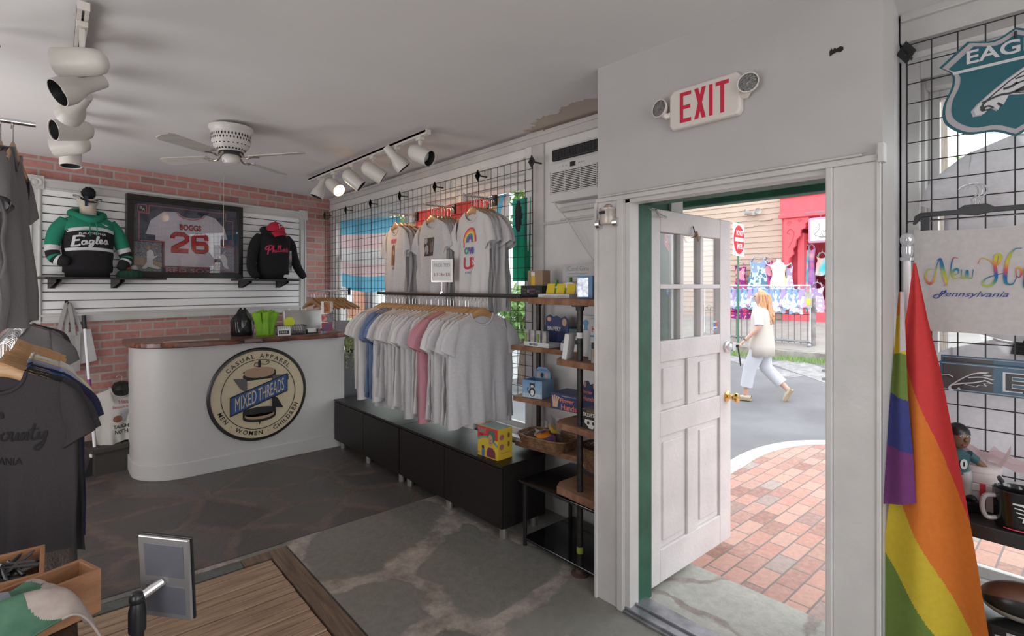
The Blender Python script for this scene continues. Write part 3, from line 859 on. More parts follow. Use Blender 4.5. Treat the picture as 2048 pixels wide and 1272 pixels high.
for k, q in enumerate(order):
    yy = 5.45 - k * 0.107
    loc = (10.62, yy, 1.52)
    lab = names[q] + ' skirts among those clipped along the white street rail'
    if q in protos:
        c = copy_thing(protos[q], loc, FX + 0.5 + 0.1 * (k % 3)); c.scale = (1, 1, 1 + 0.15 * ((k * 7) % 3 - 1))
    else:
        t = thing('hanging_skirt', lab, 'skirt', loc, FX + 0.5, names[q] + ' skirts on the street rail')
        dress_mesh(0.075, 0.42 if q else 0.6, 0.5, 40 + q, 5, straps=False, depth=0.05).build('skirt_body', FL[sk[q][1]], t, smooth='all')
        MB().tube([(-0.06, 0, 0.01), (0.06, 0, 0.01)], 0.006, 5).tube([(0, 0, 0.01), (0, 0, 0.05)], 0.004, 5).build('clip_hanger', GREYM, t)
        protos[q] = t
rl = thing('iron_railing', 'black wrought iron railing behind the walking woman', 'railing', (10.8, 4.6, 0.38), FX)
IRON = mat('wrought_iron', (0.12, 0.12, 0.13), 0.5, 0.4)
mb = MB()
for k in range(21): mb.tube([(-1.4 + k * 0.115, 0, 0.06), (-1.4 + k * 0.115, 0, 0.70)], 0.006, 5)
mb.build('baluster', IRON, rl); rl.children[0]['kind'] = 'stuff'
mb = MB().bx(-1.45, 0.92, -0.012, 0.012, 0.09, 0.105).bx(-1.45, 0.92, -0.012, 0.012, 0.62, 0.635)
for k in range(16):
    cx = -1.35 + k * 0.15
    mb.tube([(cx + 0.05 * math.cos(t * 0.6), 0, 0.70 + 0.045 * math.sin(t * 0.6)) for t in range(11)], 0.006, 5)
mb.build('scroll_rail', IRON, rl)

# no-entry sign on its green post
ds = thing('do_not_enter_sign', 'round red DO NOT ENTER sign on a green post beyond the open door', 'street sign', (10.5, 5.0, 0.3), 0.1)
MB().bx(-0.025, 0.025, 0.0, 0.02, 0, 2.55).build('sign_post', mat('green_post', (0.04, 0.22, 0.11), 0.6), ds)
MB().bx(-0.31, 0.31, -0.008, 0.0, 1.86, 2.52).build('backing_square', WHM, ds, bevel=0.0)
RED = mat('sign_red', (0.70, 0.02, 0.04), 0.45)
MB().lathe([(0.29, 0), (0.29, 0.004)], 40, M=Matrix.Translation((0, -0.012, 2.19)) @ rot('X', PI / 2) @ Matrix.Translation((0, 0, -0.004))).build('red_disc', RED, ds)
mb = MB(); fn = lambda a, b_: (a, -0.022, b_)
mb.bx(-0.23, 0.23, -0.022, -0.01, 2.15, 2.23).text('DO NOT', 0.11, (0, 2.325), fn=fn, w=0.36, bold=0.03).text('ENTER', 0.11, (0, 2.055), fn=fn, w=0.30, bold=0.03)
mb.build('sign_lettering', WHM, ds)

# ------------------------------------------------------------------ pole, wires, trees, houses seen through the windows
up = thing('utility_pole', 'weathered wooden utility pole outside the right window', 'pole', (10.0, 1.75, 0.2))
MB().tube([(0, 0, 0), (0, 0, 3), (0, 0, 9)], [0.15, 0.145, 0.12], 14).build('pole', mat('pole_wood', (0.30, 0.25, 0.21), 0.85, var=0.3, vscale=6, bump=0.5, stretch=(8, 8, 0.6)), up, smooth=True)
mb = MB()
for z, dy in ((4.6, 0.3), (4.35, -0.2), (3.95, 0.1)):
    mb.tube([(-0.1, -12, z - 0.2), (-0.1, -4, z - 0.45), (0, 0, z), (0.1, 6, z - 0.5), (0, 14, z + dy)], 0.015, 5)
mb.build('cable', IRON, up)
LEAF = mat('tree_leaves', (0.16, 0.30, 0.08), 0.7, color2=(0.30, 0.48, 0.16), vscale=3, trans=0.3)
BARK = mat('bark', (0.14, 0.10, 0.075), 0.9, var=0.3)


def tree(name, label, loc, h, r, seed, n=1500, group=None, cat='tree'):
    rr = random.Random(seed); t = thing(name, label, cat, loc, 0, group)
    mb = MB()
    for k in range(n):
        a = rr.uniform(0, 6.28); q = rr.uniform(-1, 1); rad = r * rr.uniform(0.55, 1.0) * (1 + 0.25 * math.sin(3 * a + seed) * math.cos(4 * q))
        c = Vector((rad * math.cos(a) * math.sqrt(1 - q * q), rad * math.sin(a) * math.sqrt(1 - q * q), h - r + rad * q * 0.9))
        s = rr.uniform(0.07, 0.16) * (r / 2 + 0.3); d1 = Vector((rr.uniform(-1, 1), rr.uniform(-1, 1), rr.uniform(-1, 1))).normalized(); d2 = d1.orthogonal().normalized()
        mb.f([mb.v(c - d1 * s), mb.v(c + d2 * s * 0.6), mb.v(c + d1 * s), mb.v(c - d2 * s * 0.6)])
    mb.build('foliage', LEAF, t, normals=False)
    MB().tube([(0, 0, 0), (0.05, 0, h * 0.5), (0, 0.1, h - r * 0.6)], [0.12, 0.09, 0.04], 8).build('trunk', BARK, t, smooth=True)
    return t


tree('leafy_tree', 'green tree low behind the utility pole in the right window', (19.5, 2.6, 0.5), 4.6, 2.1, 3, 2500)
tree('leafy_tree', 'broad green tree further along the right window', (24.5, 0.6, 0.5), 5.5, 2.4, 4, 2500)
tree('leafy_tree', 'tree whose crown shows at the top right corner of the shop windows', (10.0, 9.3, 0), 6.2, 1.7, 5, 1800)
tree('leafy_tree', 'tree behind the upper panes of the middle shop windows', (11, 19, 0), 8.5, 2.6, 6, 1600)
tree('round_shrub', 'green shrub beside the post outside the shop window', (5.6, 6.1, 0), 1.6, 0.5, 7, 900, cat='shrub')
# neighbours across the side street, seen through the shirts
nb = thing('brick_house', 'orange brick house with white window trim seen through the shop windows', 'house', (6.4, 13.6, 0), 0)
MB().bx(0, 4.2, 0, 5, 0, 2.4).build('wall', mat('orange_brick', (0.55, 0.27, 0.18), 0.8, var=0.2, vscale=4), nb)
for k in range(3):
    MB().bx(-0.05, 0.0, 0.5 + k * 1.5, 1.4 + k * 1.5, 1.0, 2.0).build('house_window', WHM, nb); MB().bx(0.4 + k * 1.3, 1.2 + k * 1.3, -0.05, 0.0, 1.0, 2.0).build('house_window', WHM, nb)
MB().prism([(-0.3, 2.4), (4.5, 2.4), (2.1, 3.2)], -0.3, 5.3).build('roof', mat('grey_shingle', (0.32, 0.31, 0.32), 0.85), nb)
wb = thing('white_shed', 'white block wall building seen low through the near shop window', 'shed', (4.9, 7.0, -0.1), 0)
MB().bx(0, 2.0, 0, 3.0, 0, 1.75).build('wall', mat('white_blocks', (0.80, 0.82, 0.82), 0.8), wb)
mb = MB()
for k in range(8): mb.bx(-0.008, 2.0, -0.008, 0.0, 0.2 + k * 0.2, 0.212 + k * 0.2)
mb.build('block_course', CONCD, wb)
gf = thing('green_board_fence', 'pale green board fence outside the far shop window', 'fence', (2.95, 8.2, -0.1), 0)
mb = MB()
for k in range(10): mb.bx(0.05 + k * 0.18, 0.215 + k * 0.18, 0, 0.03, 0.05, 1.12)
mb.build('board_panel', mat('pale_green_boards', (0.42, 0.62, 0.30), 0.7), gf)
MB().bx(0, 1.9, 0.03, 0.07, 0.9, 0.98).bx(0, 1.9, 0.03, 0.07, 0.25, 0.33).build('fence_rail', mat('pale_green_boards', (0.42, 0.62, 0.30), 0.7), gf)
# parked car beyond the fence
cr_ = thing('parked_car', 'grey parked car behind the pale green fence', 'car', (4.2, 12.6, -0.1), 0.15)
CARP = mat('car_paint', (0.28, 0.30, 0.33), 0.25, 0.4, coat=0.6)
CARG = mat('car_glass', (0.05, 0.06, 0.07), 0.1)
mb = MB().prism([(-0.85, 0.35), (-0.9, 0.75), (-0.86, 0.95), (-0.66, 1.46), (0.66, 1.46), (0.86, 0.95), (0.9, 0.75), (0.85, 0.35)], 0.9, 2.9)
mb.prism([(-0.85, 0.3), (-0.9, 0.6), (-0.84, 0.92), (0.84, 0.92), (0.9, 0.6), (0.85, 0.3)], 0, 4.2)
mb.build('car_body', CARP, cr_, bevel=0.06)
MB().prism([(-0.75, 0.98), (-0.6, 1.38), (0.6, 1.38), (0.75, 0.98)], 0.87, 0.91).build('windscreen', CARG, cr_)
for x in (-0.8, 0.8):
    for y in (0.8, 3.3):
        MB().cyl((x - 0.1, y, 0.32), (x + 0.1, y, 0.32), 0.32, n=20).build('wheel', CARG, cr_, bevel=0.03)
# facade of this shop outside: green board cladding and the soffit above the door
mb = MB()
mb.bx(2.72, 2.80, 1.70, 2.8, 2.05, 3.2).bx(2.78, 2.84, 2.8, 6.6, 2.42, 3.2).bx(2.80, 2.86, -2.0, 0.52, 2.5, 3.2)
mb.build('green_cladding', GREEN); struct(bpy.data.objects['green_cladding'])
mb = MB()
mb.bx(2.2, 2.62, 0.65, 1.655, 2.09, 2.72)
for k in range(3): mb.bx(2.62 + k * 0.0, 2.70, 0.69, 1.655, 2.06 + k * 0.0, 2.72)
mb.bx(2.87, 3.35, 0.62, 2.6, 2.14, 2.72).bx(2.7, 2.87, 0.69, 1.69, 2.14, 2.72).bx(3.35, 3.45, 0.62, 2.7, 2.10, 2.72)
mb.bx(2.45, 2.475, 0.66, 1.65, 2.075, 2.09).bx(3.0, 3.03, 0.62, 2.6, 2.12, 2.14)
mb.build('door_soffit', GREEN, bevel=0.006); struct(bpy.data.objects['door_soffit'])
struct(MB().bx(3.45, 3.50, 0.62, 2.7, 2.115, 2.25).build('soffit_edge', TRIMW))

# green corner board right behind the hinge side of the open door, with a plate painted as the reflected STOP sign and a sticker
so = thing('stop_reflection', 'red octagonal plate standing in for a STOP sign reflected in the upper left door pane', 'sign', (2.615, 1.631, 1.815))
MB().prism([(0.075 * math.cos(math.radians(22.5 + 45 * k)), 0.075 * math.sin(math.radians(22.5 + 45 * k))) for k in range(8)], 0, 0.004).build('plate', RED, so)
MB().text('STOP', 0.05, (0, 0), fn=lambda a, b: (a, -0.001, b), w=0.115).build('sign_lettering', WHM, so)
bs = thing('round_sticker', 'small round blue sticker on the green board behind the lower left pane', 'sticker', (2.585, 1.634, 1.52))
MB().lathe([(0, 0), (0.022, 0), (0.022, 0.003), (0, 0.003)], 20, M=rot('X', PI / 2)).build('disc', mat('sticker_blue', (0.05, 0.25, 0.6), 0.5), bs)
MB().text('P', 0.022, (0, 0), fn=lambda a, b: (a, -0.004, b)).build('letter', WHM, bs)
# ------------------------------------------------------------------ the open entrance door
RUST = mat('rusty_hinge', (0.34, 0.17, 0.13), 0.6, 0.3, color2=(0.50, 0.38, 0.35), vscale=30, bump=0.4)
BRASS = mat('polished_brass', (0.80, 0.55, 0.20), 0.18, 1.0)
CHROME = mat('chrome', (0.75, 0.75, 0.77), 0.18, 1.0)
BLACKM = mat('black_metal', (0.03, 0.03, 0.032), 0.45, 0.3)
D = thing('entrance_door', 'open white panelled entrance door with six glass panes', 'door', (2.218, 1.53, 0.02), 0)
# local x outwards along the leaf (0.893 m), y thickness 0..0.044, z up
W, Hh = 0.893, 1.925
mb = MB()
st = 0.135
def leafbar(x0, x1, z0, z1): mb.bx(x0, x1, 0, 0.044, z0, z1)
leafbar(0, st, 0, Hh); leafbar(W - 0.13, W, 0, Hh)
leafbar(st, W - 0.13, 0, 0.17); leafbar(st, W - 0.13, 0.75, 0.88)
leafbar(st, W - 0.13, 1.135, 1.245); leafbar(st, W - 0.13, 1.81, Hh)
leafbar(0.40, 0.505, 0.17, 0.75); leafbar(0.40, 0.505, 0.88, 1.135)
# muntins
xm = [st, st + 0.209, st + 0.418, W - 0.13]
for x in xm[1:3]: leafbar(x - 0.016, x + 0.016, 1.245, 1.515); leafbar(x - 0.016, x + 0.016, 1.54, 1.81)
leafbar(st, W - 0.13, 1.515, 1.54)
mb.build('stile_and_rail', DOORP, D, bevel=0.004)
mb = MB()
for (x0, x1) in ((st, 0.40), (0.505, W - 0.13)):
    for z0, z1 in ((0.17, 0.75), (0.88, 1.135)):
        mb.bx(x0, x1, 0.014, 0.030, z0, z1)
        mb.bx(x0 + 0.035, x1 - 0.035, 0.006, 0.038, z0 + 0.035, z1 - 0.035)
mb.build('raised_panel', DOORP, D, bevel=0.004)
for i in range(3):
    for z0, z1 in ((1.245, 1.515), (1.54, 1.81)):
        MB().bx(xm[i] + 0.01, xm[i + 1] - 0.01, 0.020, 0.024, z0, z1).build('glass_pane', glass_mat('door_glass', (0.97, 0.98, 0.98), 0.04), D)
# weathered hinge edge
for k, z in enumerate((0.24, 0.94, 1.66)):
    hg = MB().bx(-0.003, 0.0, 0.002, 0.042, z, z + 0.11).bx(-0.045, -0.002, 0.046, 0.049, z, z + 0.11)
    hg.cyl((-0.006, 0.048, z - 0.008), (-0.006, 0.048, z + 0.118), 0.008, n=10)
    for q in range(3): hg.cyl((-0.005, 0.022 + 0.008 * (-1) ** q, z + 0.02 + q * 0.035), (-0.003, 0.022 + 0.008 * (-1) ** q, z + 0.02 + q * 0.035), 0.004, n=8)
    hg.build('hinge', RUST, D)
kn = MB().lathe([(0.0, 0), (0.034, 0.0), (0.034, 0.005), (0.015, 0.012), (0.012, 0.035), (0.024, 0.044), (0.029, 0.058), (0.024, 0.07), (0.0, 0.073)], 24, M=Matrix.Translation((0.845, 0, 0.865)) @ rot('X', PI / 2))
tag(kn.build('door_knob', BRASS, D, smooth=True), 'polished brass door knob')
lt = MB().lathe([(0.0, 0), (0.032, 0.0), (0.032, 0.012), (0.022, 0.016), (0.022, 0.03), (0.0, 0.032)], 20, M=Matrix.Translation((0.835, 0, 1.165)) @ rot('X', PI / 2)).bx(0.86, 0.895, -0.03, -0.002, 1.14, 1.19)
lt.build('night_latch', CHROME, D, smooth=True)
MB().bx(0.71, 0.76, 0.017, 0.0195, 1.27, 1.32).build('payment_sticker', [mat('sticker_white', (0.85, 0.85, 0.85), 0.5)], D)
MB().bx(0.715, 0.732, 0.015, 0.017, 1.29, 1.315).bx(0.72, 0.75, 0.015, 0.017, 1.272, 1.28).build('sticker_mark', [mat('sticker_blue', (0.05, 0.25, 0.6), 0.5)], D)
MB().bx(0.736, 0.755, 0.015, 0.017, 1.29, 1.315).build('sticker_mark', [mat('sticker_red', (0.8, 0.2, 0.08), 0.5)], D)
# small hook with a leather tag above the panes
MB().tube([(0.45, -0.004, 1.86), (0.45, -0.012, 1.83), (0.452, -0.02, 1.81), (0.455, -0.012, 1.80)], 0.003, 6).build('coat_hook', BLACKM, D)
MB().tube(cr([(0.42, -0.012, 1.795), (0.44, -0.016, 1.80), (0.455, -0.02, 1.83), (0.48, -0.016, 1.79), (0.49, -0.012, 1.78)], 4), 0.006, 6, flat=0.5).build('leather_tag', mat('tan_leather', (0.40, 0.25, 0.15), 0.6), D)

# door closer on the casing with its arm reaching the leaf
dc = thing('door_closer', 'old cream and chrome door closer on the casing beside the open door', 'door closer', (2.035, 1.615, 1.885), 0)
CREAMM = mat('cream_enamel', (0.52, 0.47, 0.42), 0.35, 0.3, var=0.2, vscale=20)
MB().lathe([(0.0, -0.035), (0.036, -0.035), (0.04, -0.025), (0.04, 0.03), (0.043, 0.034), (0.043, 0.042), (0.0, 0.044)], 20).build('closer_body', CREAMM, dc, smooth=True)
MB().cyl((-0.0, 0.04, -0.028), (-0.0, 0.065, -0.028), 0.026, n=18).build('spring_barrel', CHROME, dc, bevel=0.003)
MB().cyl((-0.0, -0.035, -0.028), (0, -0.065, -0.028), 0.022, n=18).build('spring_barrel', CHROME, dc, bevel=0.003)
MB().lathe([(0.0, 0.044), (0.018, 0.044), (0.018, 0.056), (0.008, 0.062), (0.0, 0.062)], 12).build('closer_cap', RUST, dc, smooth=True)
MB().bx(-0.043, -0.038, -0.012, 0.022, 0.012, 0.026).build('name_plate', BLACKM, dc)
MB().tube([(0, 0, 0.055), (0.20, -0.10, 0.048), (0.23, -0.115, 0.040)], 0.005, 8).tube([(0.23, -0.115, 0.046), (0.255, -0.118, 0.022), (0.34, -0.105, 0.018)], 0.006, 8).build('closer_arm', GREYM, dc, smooth=True)
# latch strikes on the far jamb
sp_ = thing('strike_plate', 'small metal latch strike on the right door jamb', 'latch', (2.10, 0.668, 1.21))
for z in (0.0, 0.03): MB().bx(-0.01, 0.02, 0.0, 0.022, z, z + 0.008).build('strike_lip', GREYM, sp_)
# ------------------------------------------------------------------ sales counter
CWHITE = mat('counter_paint', (0.52, 0.51, 0.50), 0.5, var=0.05, vscale=2, bump=0.08)
CTOP = mat('live_edge_walnut', (0.22, 0.085, 0.05), 0.32, color2=(0.055, 0.022, 0.016), vscale=5, bump=0.15, bscale=20, stretch=(1.2, 6, 4), coat=0.15)


def counter_outline(off):
    r = 0.34 + off; cx, cy = 0.49 + 0.34, 4.93 + 0.34
    pts = [(2.14 + (0.05 if off else 0), 4.93 - off)]
    for k in range(13):
        a = -PI / 2 - k / 12 * PI / 2; pts.append((cx + r * math.cos(a), cy + r * math.sin(a)))
    pts += [(0.49 - off, 5.55), (0.9, 5.55), (0.95, 5.40 + off), (2.14 + (0.05 if off else 0), 5.40 + off)]
    return pts


ct = thing('sales_counter', 'white round cornered sales counter with a polished live edge wood top', 'counter', (1.3, 5.1, 0))
MB().prism(counter_outline(0), 0.0, 1.055, ax='z').build('body', CWHITE, ct, smooth=True, world=True)
MB().prism(counter_outline(0.012), 0.0, 0.125, ax='z').build('kick_board', CWHITE, ct, smooth=True, world=True, bevel=0.004)
rr = random.Random(3)
co = counter_outline(0.045); wob = []
for i, p in enumerate(co):
    q = co[(i + 1) % len(co)]; n = 10 if i in (0,) else 2
    for j in range(n):
        t = j / n; wob.append((p[0] + (q[0] - p[0]) * t, p[1] + (q[1] - p[1]) * t + (rr.uniform(-0.014, 0.014) if i == 0 else 0)))
wob[0] = (2.22, 4.95)
MB().prism(wob, 1.055, 1.10, ax='z').build('live_edge_top', CTOP, ct, bevel=0.008, world=True)

# round shop sign on the counter front
SGC = mat('sign_cream', (0.56, 0.475, 0.325), 0.45, var=0.05, vscale=12)
SGB = mat('sign_black', (0.014, 0.012, 0.013), 0.4)
SGBL = mat('sign_blue', (0.03, 0.085, 0.24), 0.4)
SGT = mat('sign_tan', (0.36, 0.24, 0.15), 0.45)
SGG = mat('sign_grey', (0.10, 0.095, 0.09), 0.45)
sg = thing('round_shop_sign', 'round cream and black shop sign with a thread spool fixed to the counter front', 'sign', (1.362, 4.93, 0.605))
R0 = 0.405
MB().lathe([(0, 0), (R0, 0), (R0 + 0.002, 0.012), (R0 - 0.008, 0.024), (R0 - 0.024, 0.026), (R0 - 0.026, 0.018), (0, 0.018)], 72, M=rot('X', PI / 2)).build('rim', SGB, sg, smooth=True)
MB().lathe([(0, 0.0), (R0 - 0.026, 0.0), (R0 - 0.026, 0.0205), (0, 0.0205)], 72, M=rot('X', PI / 2)).build('face', SGC, sg)
yf = -0.0235
fn = lambda a, b: (a, yf, b)
mb = MB()
ring = [(0.302 * math.cos(t * PI / 36), 0.302 * math.sin(t * PI / 36)) for t in range(73)]
mb.stroke(ring, 0.006, fn=fn, smooth=False)


def arc_text(mb, s, R, h, centre, top=True, space=1.0, m=0, bold=0.02):
    """text around the circle, letter by letter"""
    ws = [(font_tris(c, bold)[2] * h / font_tris('E', bold)[3] if c not in ' -' else h * 0.45) for c in s]
    tot = sum(ws) + space * h * 0.32 * (len(s) - 1); a = centre + (tot / 2 / R if top else -tot / 2 / R)
    for c, w in zip(s, ws):
        da = (w / 2) / R; a = a - da if top else a + da
        if c == '-':
            mb.poly([(R * math.cos(a) + h * 0.13 * math.cos(q), R * math.sin(a) + h * 0.13 * math.sin(q)) for q in (0, 1.57, 3.14, 4.71)], m, fn)
        elif c != ' ':
            ca, sa = math.cos(a), math.sin(a)
            if top: f2 = lambda x, z, ca=ca, sa=sa: fn((R + z) * ca + x * sa, (R + z) * sa - x * ca)
            else: f2 = lambda x, z, ca=ca, sa=sa: fn((R - z) * ca - x * sa, (R - z) * sa + x * ca)
            mb.text(c, h, (0, 0), m, f2, bold)
        st = (w / 2 + space * h * 0.32) / R; a = a - st if top else a + st


arc_text(mb, 'CASUAL APPAREL', 0.335, 0.036, PI / 2 + 0.02, True, 1.25)
arc_text(mb, 'MEN - WOMEN - CHILDREN', 0.335, 0.036, -PI / 2 + 0.0, False, 0.95)
mb.build('ring_lettering', SGB, sg)
# the spool with banner
mb = MB()
def plate(pts, d, m, mb=mb): mb.prism(pts, -0.0225 - d, -0.018, m)
def ell(cx, cz, rx, rz, a0=0, a1=360, n=24): return [(cx + rx * math.cos(math.radians(a0 + (a1 - a0) * k / n)), cz + rz * math.sin(math.radians(a0 + (a1 - a0) * k / n))) for k in range(n + 1)]
plate([(-0.12, 0.19)] + ell(0, 0.19, 0.135, 0.045, 180, 0)[1:-1] + [(0.135, 0.19)] + ell(0, 0.165, 0.135, 0.05, 0, -180), 0.004, 1)
plate(ell(0, 0.205, 0.122, 0.030, 180, 0) + ell(0, 0.182, 0.122, 0.036, 0, -180), 0.0055, 3)
plate(ell(0, 0.155, 0.110, 0.028, 180, 0) + ell(0, 0.14, 0.110, 0.034, 0, -180), 0.0045, 1)
plate([(-0.10, 0.125)] + [(-0.10, -0.16), (0.10, -0.16), (0.10, 0.13)], 0.0048, 2)
for k in range(8):
    plate([(-0.098, 0.10 - k * 0.013), (-0.065 - 0.012 * (k % 2), 0.10 - k * 0.013), (-0.098, 0.104 - k * 0.013)], 0.0054, 1)
    plate([(0.098, -0.06 - k * 0.012), (0.065 + 0.012 * (k % 2), -0.06 - k * 0.012), (0.098, -0.056 - k * 0.012)], 0.0054, 1)
plate(ell(0, -0.165, 0.135, 0.045, 180, 360) + ell(0, -0.14, 0.135, -0.03, 360, 180)[::1], 0.0052, 1)
plate(ell(0, -0.195, 0.135, 0.045, 180, 360) + [(0.135, -0.17), (-0.135, -0.17)], 0.0052, 1)
plate(ell(0, -0.182, 0.12, 0.035, 180, 360) + ell(0, -0.165, 0.12, 0.028, 0, -180), 0.006, 3)
plate([(-0.008, -0.235), (0.008, -0.235), (0.001, -0.268)], 0.004, 1)
plate([(-0.21, 0.155), (-0.10, 0.145), (-0.10, 0.02), (-0.15, 0.06)], 0.0042, 4)
plate([(0.20, -0.145), (0.10, -0.13), (0.10, -0.02), (0.15, -0.05)], 0.0042, 1)
plate([(0.10, 0.155), (0.245, 0.15), (0.245, 0.10), (0.10, 0.10)], 0.0043, 4)
B = [(-0.235, 0.0), (-0.235, -0.165), (0.235, 0.0), (0.235, 0.16)]
plate(B, 0.008, 1); plate([(-0.225, -0.008), (-0.225, -0.148), (0.225, 0.008), (0.225, 0.148)], 0.010, 5)
mb.build('spool_emblem', [SGB, SGB, SGC, SGT, SGG, SGBL], sg)
mb = MB()
f3 = lambda x, z: (x, -0.0335, z + x * 0.345)
mb.text('MIXED', 0.112, (-0.112, -0.0), 0, f3, bold=-0.0, w=0.168).text('THREADS', 0.112, (0.095, -0.0), 0, f3, w=0.215)
mb.build('banner_lettering', SGC, sg)
mb = MB()
mb.prism([(-0.012, 0.235), (-0.012, 0.285), (-0.005, 0.297), (0.005, 0.297), (0.012, 0.285), (0.012, 0.235)], -0.026, -0.018)
mb.tube(cr([(-0.01, -0.023, 0.24), (-0.04, -0.023, 0.25), (-0.035, -0.023, 0.275), (0.0, -0.023, 0.27), (0.05, -0.023, 0.255), (0.08, -0.023, 0.27), (0.07, -0.023, 0.288), (0.055, -0.023, 0.275)], 5), 0.003, 6)
mb.build('needle', SGB, sg)

# ------------------------------------------------------------------ low black cabinets
BLKW = mat('black_brown_laminate', (0.012, 0.009, 0.009), 0.42, var=0.2, vscale=30, bump=0.1, bscale=90, spec=0.4)
SILV = mat('brushed_silver', (0.50, 0.49, 0.47), 0.3, 0.9)
def low_cabinet(y_far, lab):
    c = thing('low_cabinet', lab, 'cabinet', (2.215, y_far - 0.62, 0), FX, 'low black cabinets under the shirt rail')
    MB().bx(-0.62, 0.62, -0.165, 0.185, 0.08, 0.448).build('carcass', BLKW, c, bevel=0.002)
    MB().bx(-0.623, 0.623, -0.185, 0.19, 0.448, 0.465).build('top_panel', BLKW, c, bevel=0.002)
    for s in (-1, 1):
        MB().bx(*sorted((s * 0.003, s * 0.618)), -0.183, -0.167, 0.083, 0.442).build('door', BLKW, c, bevel=0.002)
    for x in (-0.56, -0.02, 0.56):
        for y in (-0.12, 0.14):
            MB().cyl((x, y, 0.0), (x, y, 0.08), 0.027, n=18).build('leg', SILV, c, smooth=True)
    return c
low_cabinet(4.905, 'far low black cabinet with two doors beside the white counter')
low_cabinet(3.655, 'near low black cabinet with two doors and scuffed end')
g = MB().bx(1.98, 1.985, 0, 0, 0, 0) if False else None
# scuffs on the near end stay part of a small chipped patch
CHIP = mat('chipped_laminate', (0.16, 0.145, 0.13), 0.8)
mb = MB(); fn = lambda a, b: (a, 2.4135, b)
mb.poly([(2.205, 0.36), (2.218, 0.352), (2.213, 0.33), (2.20, 0.325), (2.207, 0.343)], 0, fn)
o = mb.build('chipped_patch', CHIP)
o.parent = bpy.data.objects['low_cabinet.001']; o.data.transform(XF['low_cabinet.001'].inverted())

# grey metal filing box behind the counter's right end
gb = thing('grey_pedestal', 'plain dark grey metal pedestal between counter and window', 'pedestal', (2.26, 5.12, 0))
MB().bx(-0.12, 0.12, -0.14, 0.16, 0, 0.86).build('casing', mat('dark_grey_metal', (0.12, 0.12, 0.13), 0.35, 0.5), gb, bevel=0.004)
MB().bx(-0.128, 0.128, -0.148, 0.168, 0.86, 0.885).build('lid', mat('dark_grey_metal', (0.12, 0.12, 0.13), 0.35, 0.5), gb, bevel=0.004)

# ------------------------------------------------------------------ wire grid panels with brackets
GRIDM = mat('black_grid_wire', (0.035, 0.035, 0.04), 0.4, 0.4)


def grid_panel(name, y0, z0, z1, lab, group, x=2.50, w=0.61, n=8):
    t = thing(name, lab, 'grid panel', (x, y0, z0), FX, group)
    mb = MB(); H_ = z1 - z0
    for k in range(n + 1):
        u = k * w / n; r = 0.0032 if k in (0, n) else 0.0022
        mb.tube([(-u, 0, 0), (-u, 0, H_)], r, 6)
    k = 0
    while k * 0.0762 <= H_ + 0.001:
        z = H_ - k * 0.0762; mb.tube([(0, 0.003, z), (-w, 0.003, z)], 0.0022, 6); k += 1
    mb.build('wire_mesh', GRIDM, t)
    for u in (0.0, w):
        MB().prism([(-u - 0.032, H_ - 0.03), (-u, H_ - 0.075), (-u + 0.032, H_ - 0.03), (-u, H_ + 0.015)], -0.012, -0.006).tube([(-u, 0.0, H_ - 0.03), (-u, 0.0985, H_ - 0.03)], 0.006, 6).tube([(-u, -0.025, H_ - 0.02), (-u, -0.006, H_ - 0.03), (-u, -0.022, H_ - 0.045)], 0.005, 6).build('wall_bracket', BLACKM, t)
    return t


labs = ['nearest wire grid panel of the shop windows beside the air conditioner wall', 'second wire grid panel from the air conditioner wall', 'third wire grid panel from the air conditioner wall',
        'fourth wire grid panel from the air conditioner wall', 'fifth wire grid panel from the air conditioner wall, behind the striped flag', 'farthest wire grid panel, in the brick wall corner']
for k in range(6): grid_panel('wire_grid_panel', 2.64 + k * 0.612, 0.76, 2.44, labs[k], 'wire grid panels along the shop windows')
grid_panel('wire_grid_panel', -0.085, 0.80, 2.485, 'wire grid panel in front of the right window holding the shield sign', 'wire grid panels at the right window')
grid_panel('wire_grid_panel', -0.70, 0.80, 2.485, 'wire grid panel beyond the right edge of the picture', 'wire grid panels at the right window')

# ------------------------------------------------------------------ air conditioner, cord
ACW = mat('ac_plastic', (0.66, 0.655, 0.65), 0.4)
ac = thing('air_conditioner', 'white through-wall air conditioner with a black vent above the louvres', 'air conditioner', (2.6, 2.225, 2.105), FX)
mb = MB().bx(-0.24, 0.25, -0.09, 0.0, 0.0, 0.36).build('casing', ACW, ac, bevel=0.006)
MB().bx(-0.24, 0.25, -0.105, -0.09, 0.0, 0.255).build('front_panel', ACW, ac, bevel=0.006)
mb = MB().bx(-0.225, 0.235, -0.1065, -0.09, 0.055, 0.195)
mb.build('louvre_recess', mat('dark_recess', (0.03, 0.028, 0.028), 0.8), ac)
mb = MB()
for k in range(13): mb.bx(-0.23, 0.24, -0.112, -0.1065, 0.055 + k * 0.0112, 0.0606 + k * 0.0112)
for x in (-0.235, -0.10, 0.03, 0.16, 0.235): mb.bx(x - 0.003, x + 0.003, -0.1125, -0.1065, 0.05, 0.20)
mb.build('louvre', ACW, ac)
mb = MB().bx(-0.225, 0.235, -0.11, -0.088, 0.268, 0.345).build('air_outlet', mat('black_plastic', (0.015, 0.015, 0.017), 0.35), ac, bevel=0.012)
mb = MB()
for k in range(18): mb.bx(-0.21 + k * 0.025, -0.207 + k * 0.025, -0.113, -0.11, 0.28, 0.335)
for k in range(3): mb.bx(-0.215, 0.225, -0.1125, -0.11, 0.288 + k * 0.018, 0.290 + k * 0.018)
mb.build('outlet_vane', mat('dark_vane', (0.05, 0.05, 0.055), 0.5), ac)
MB().bx(-0.06, -0.015, -0.107, -0.104, 0.21, 0.24).build('display', mat('black_plastic', (0.015, 0.015, 0.017), 0.35), ac)
mb = MB()
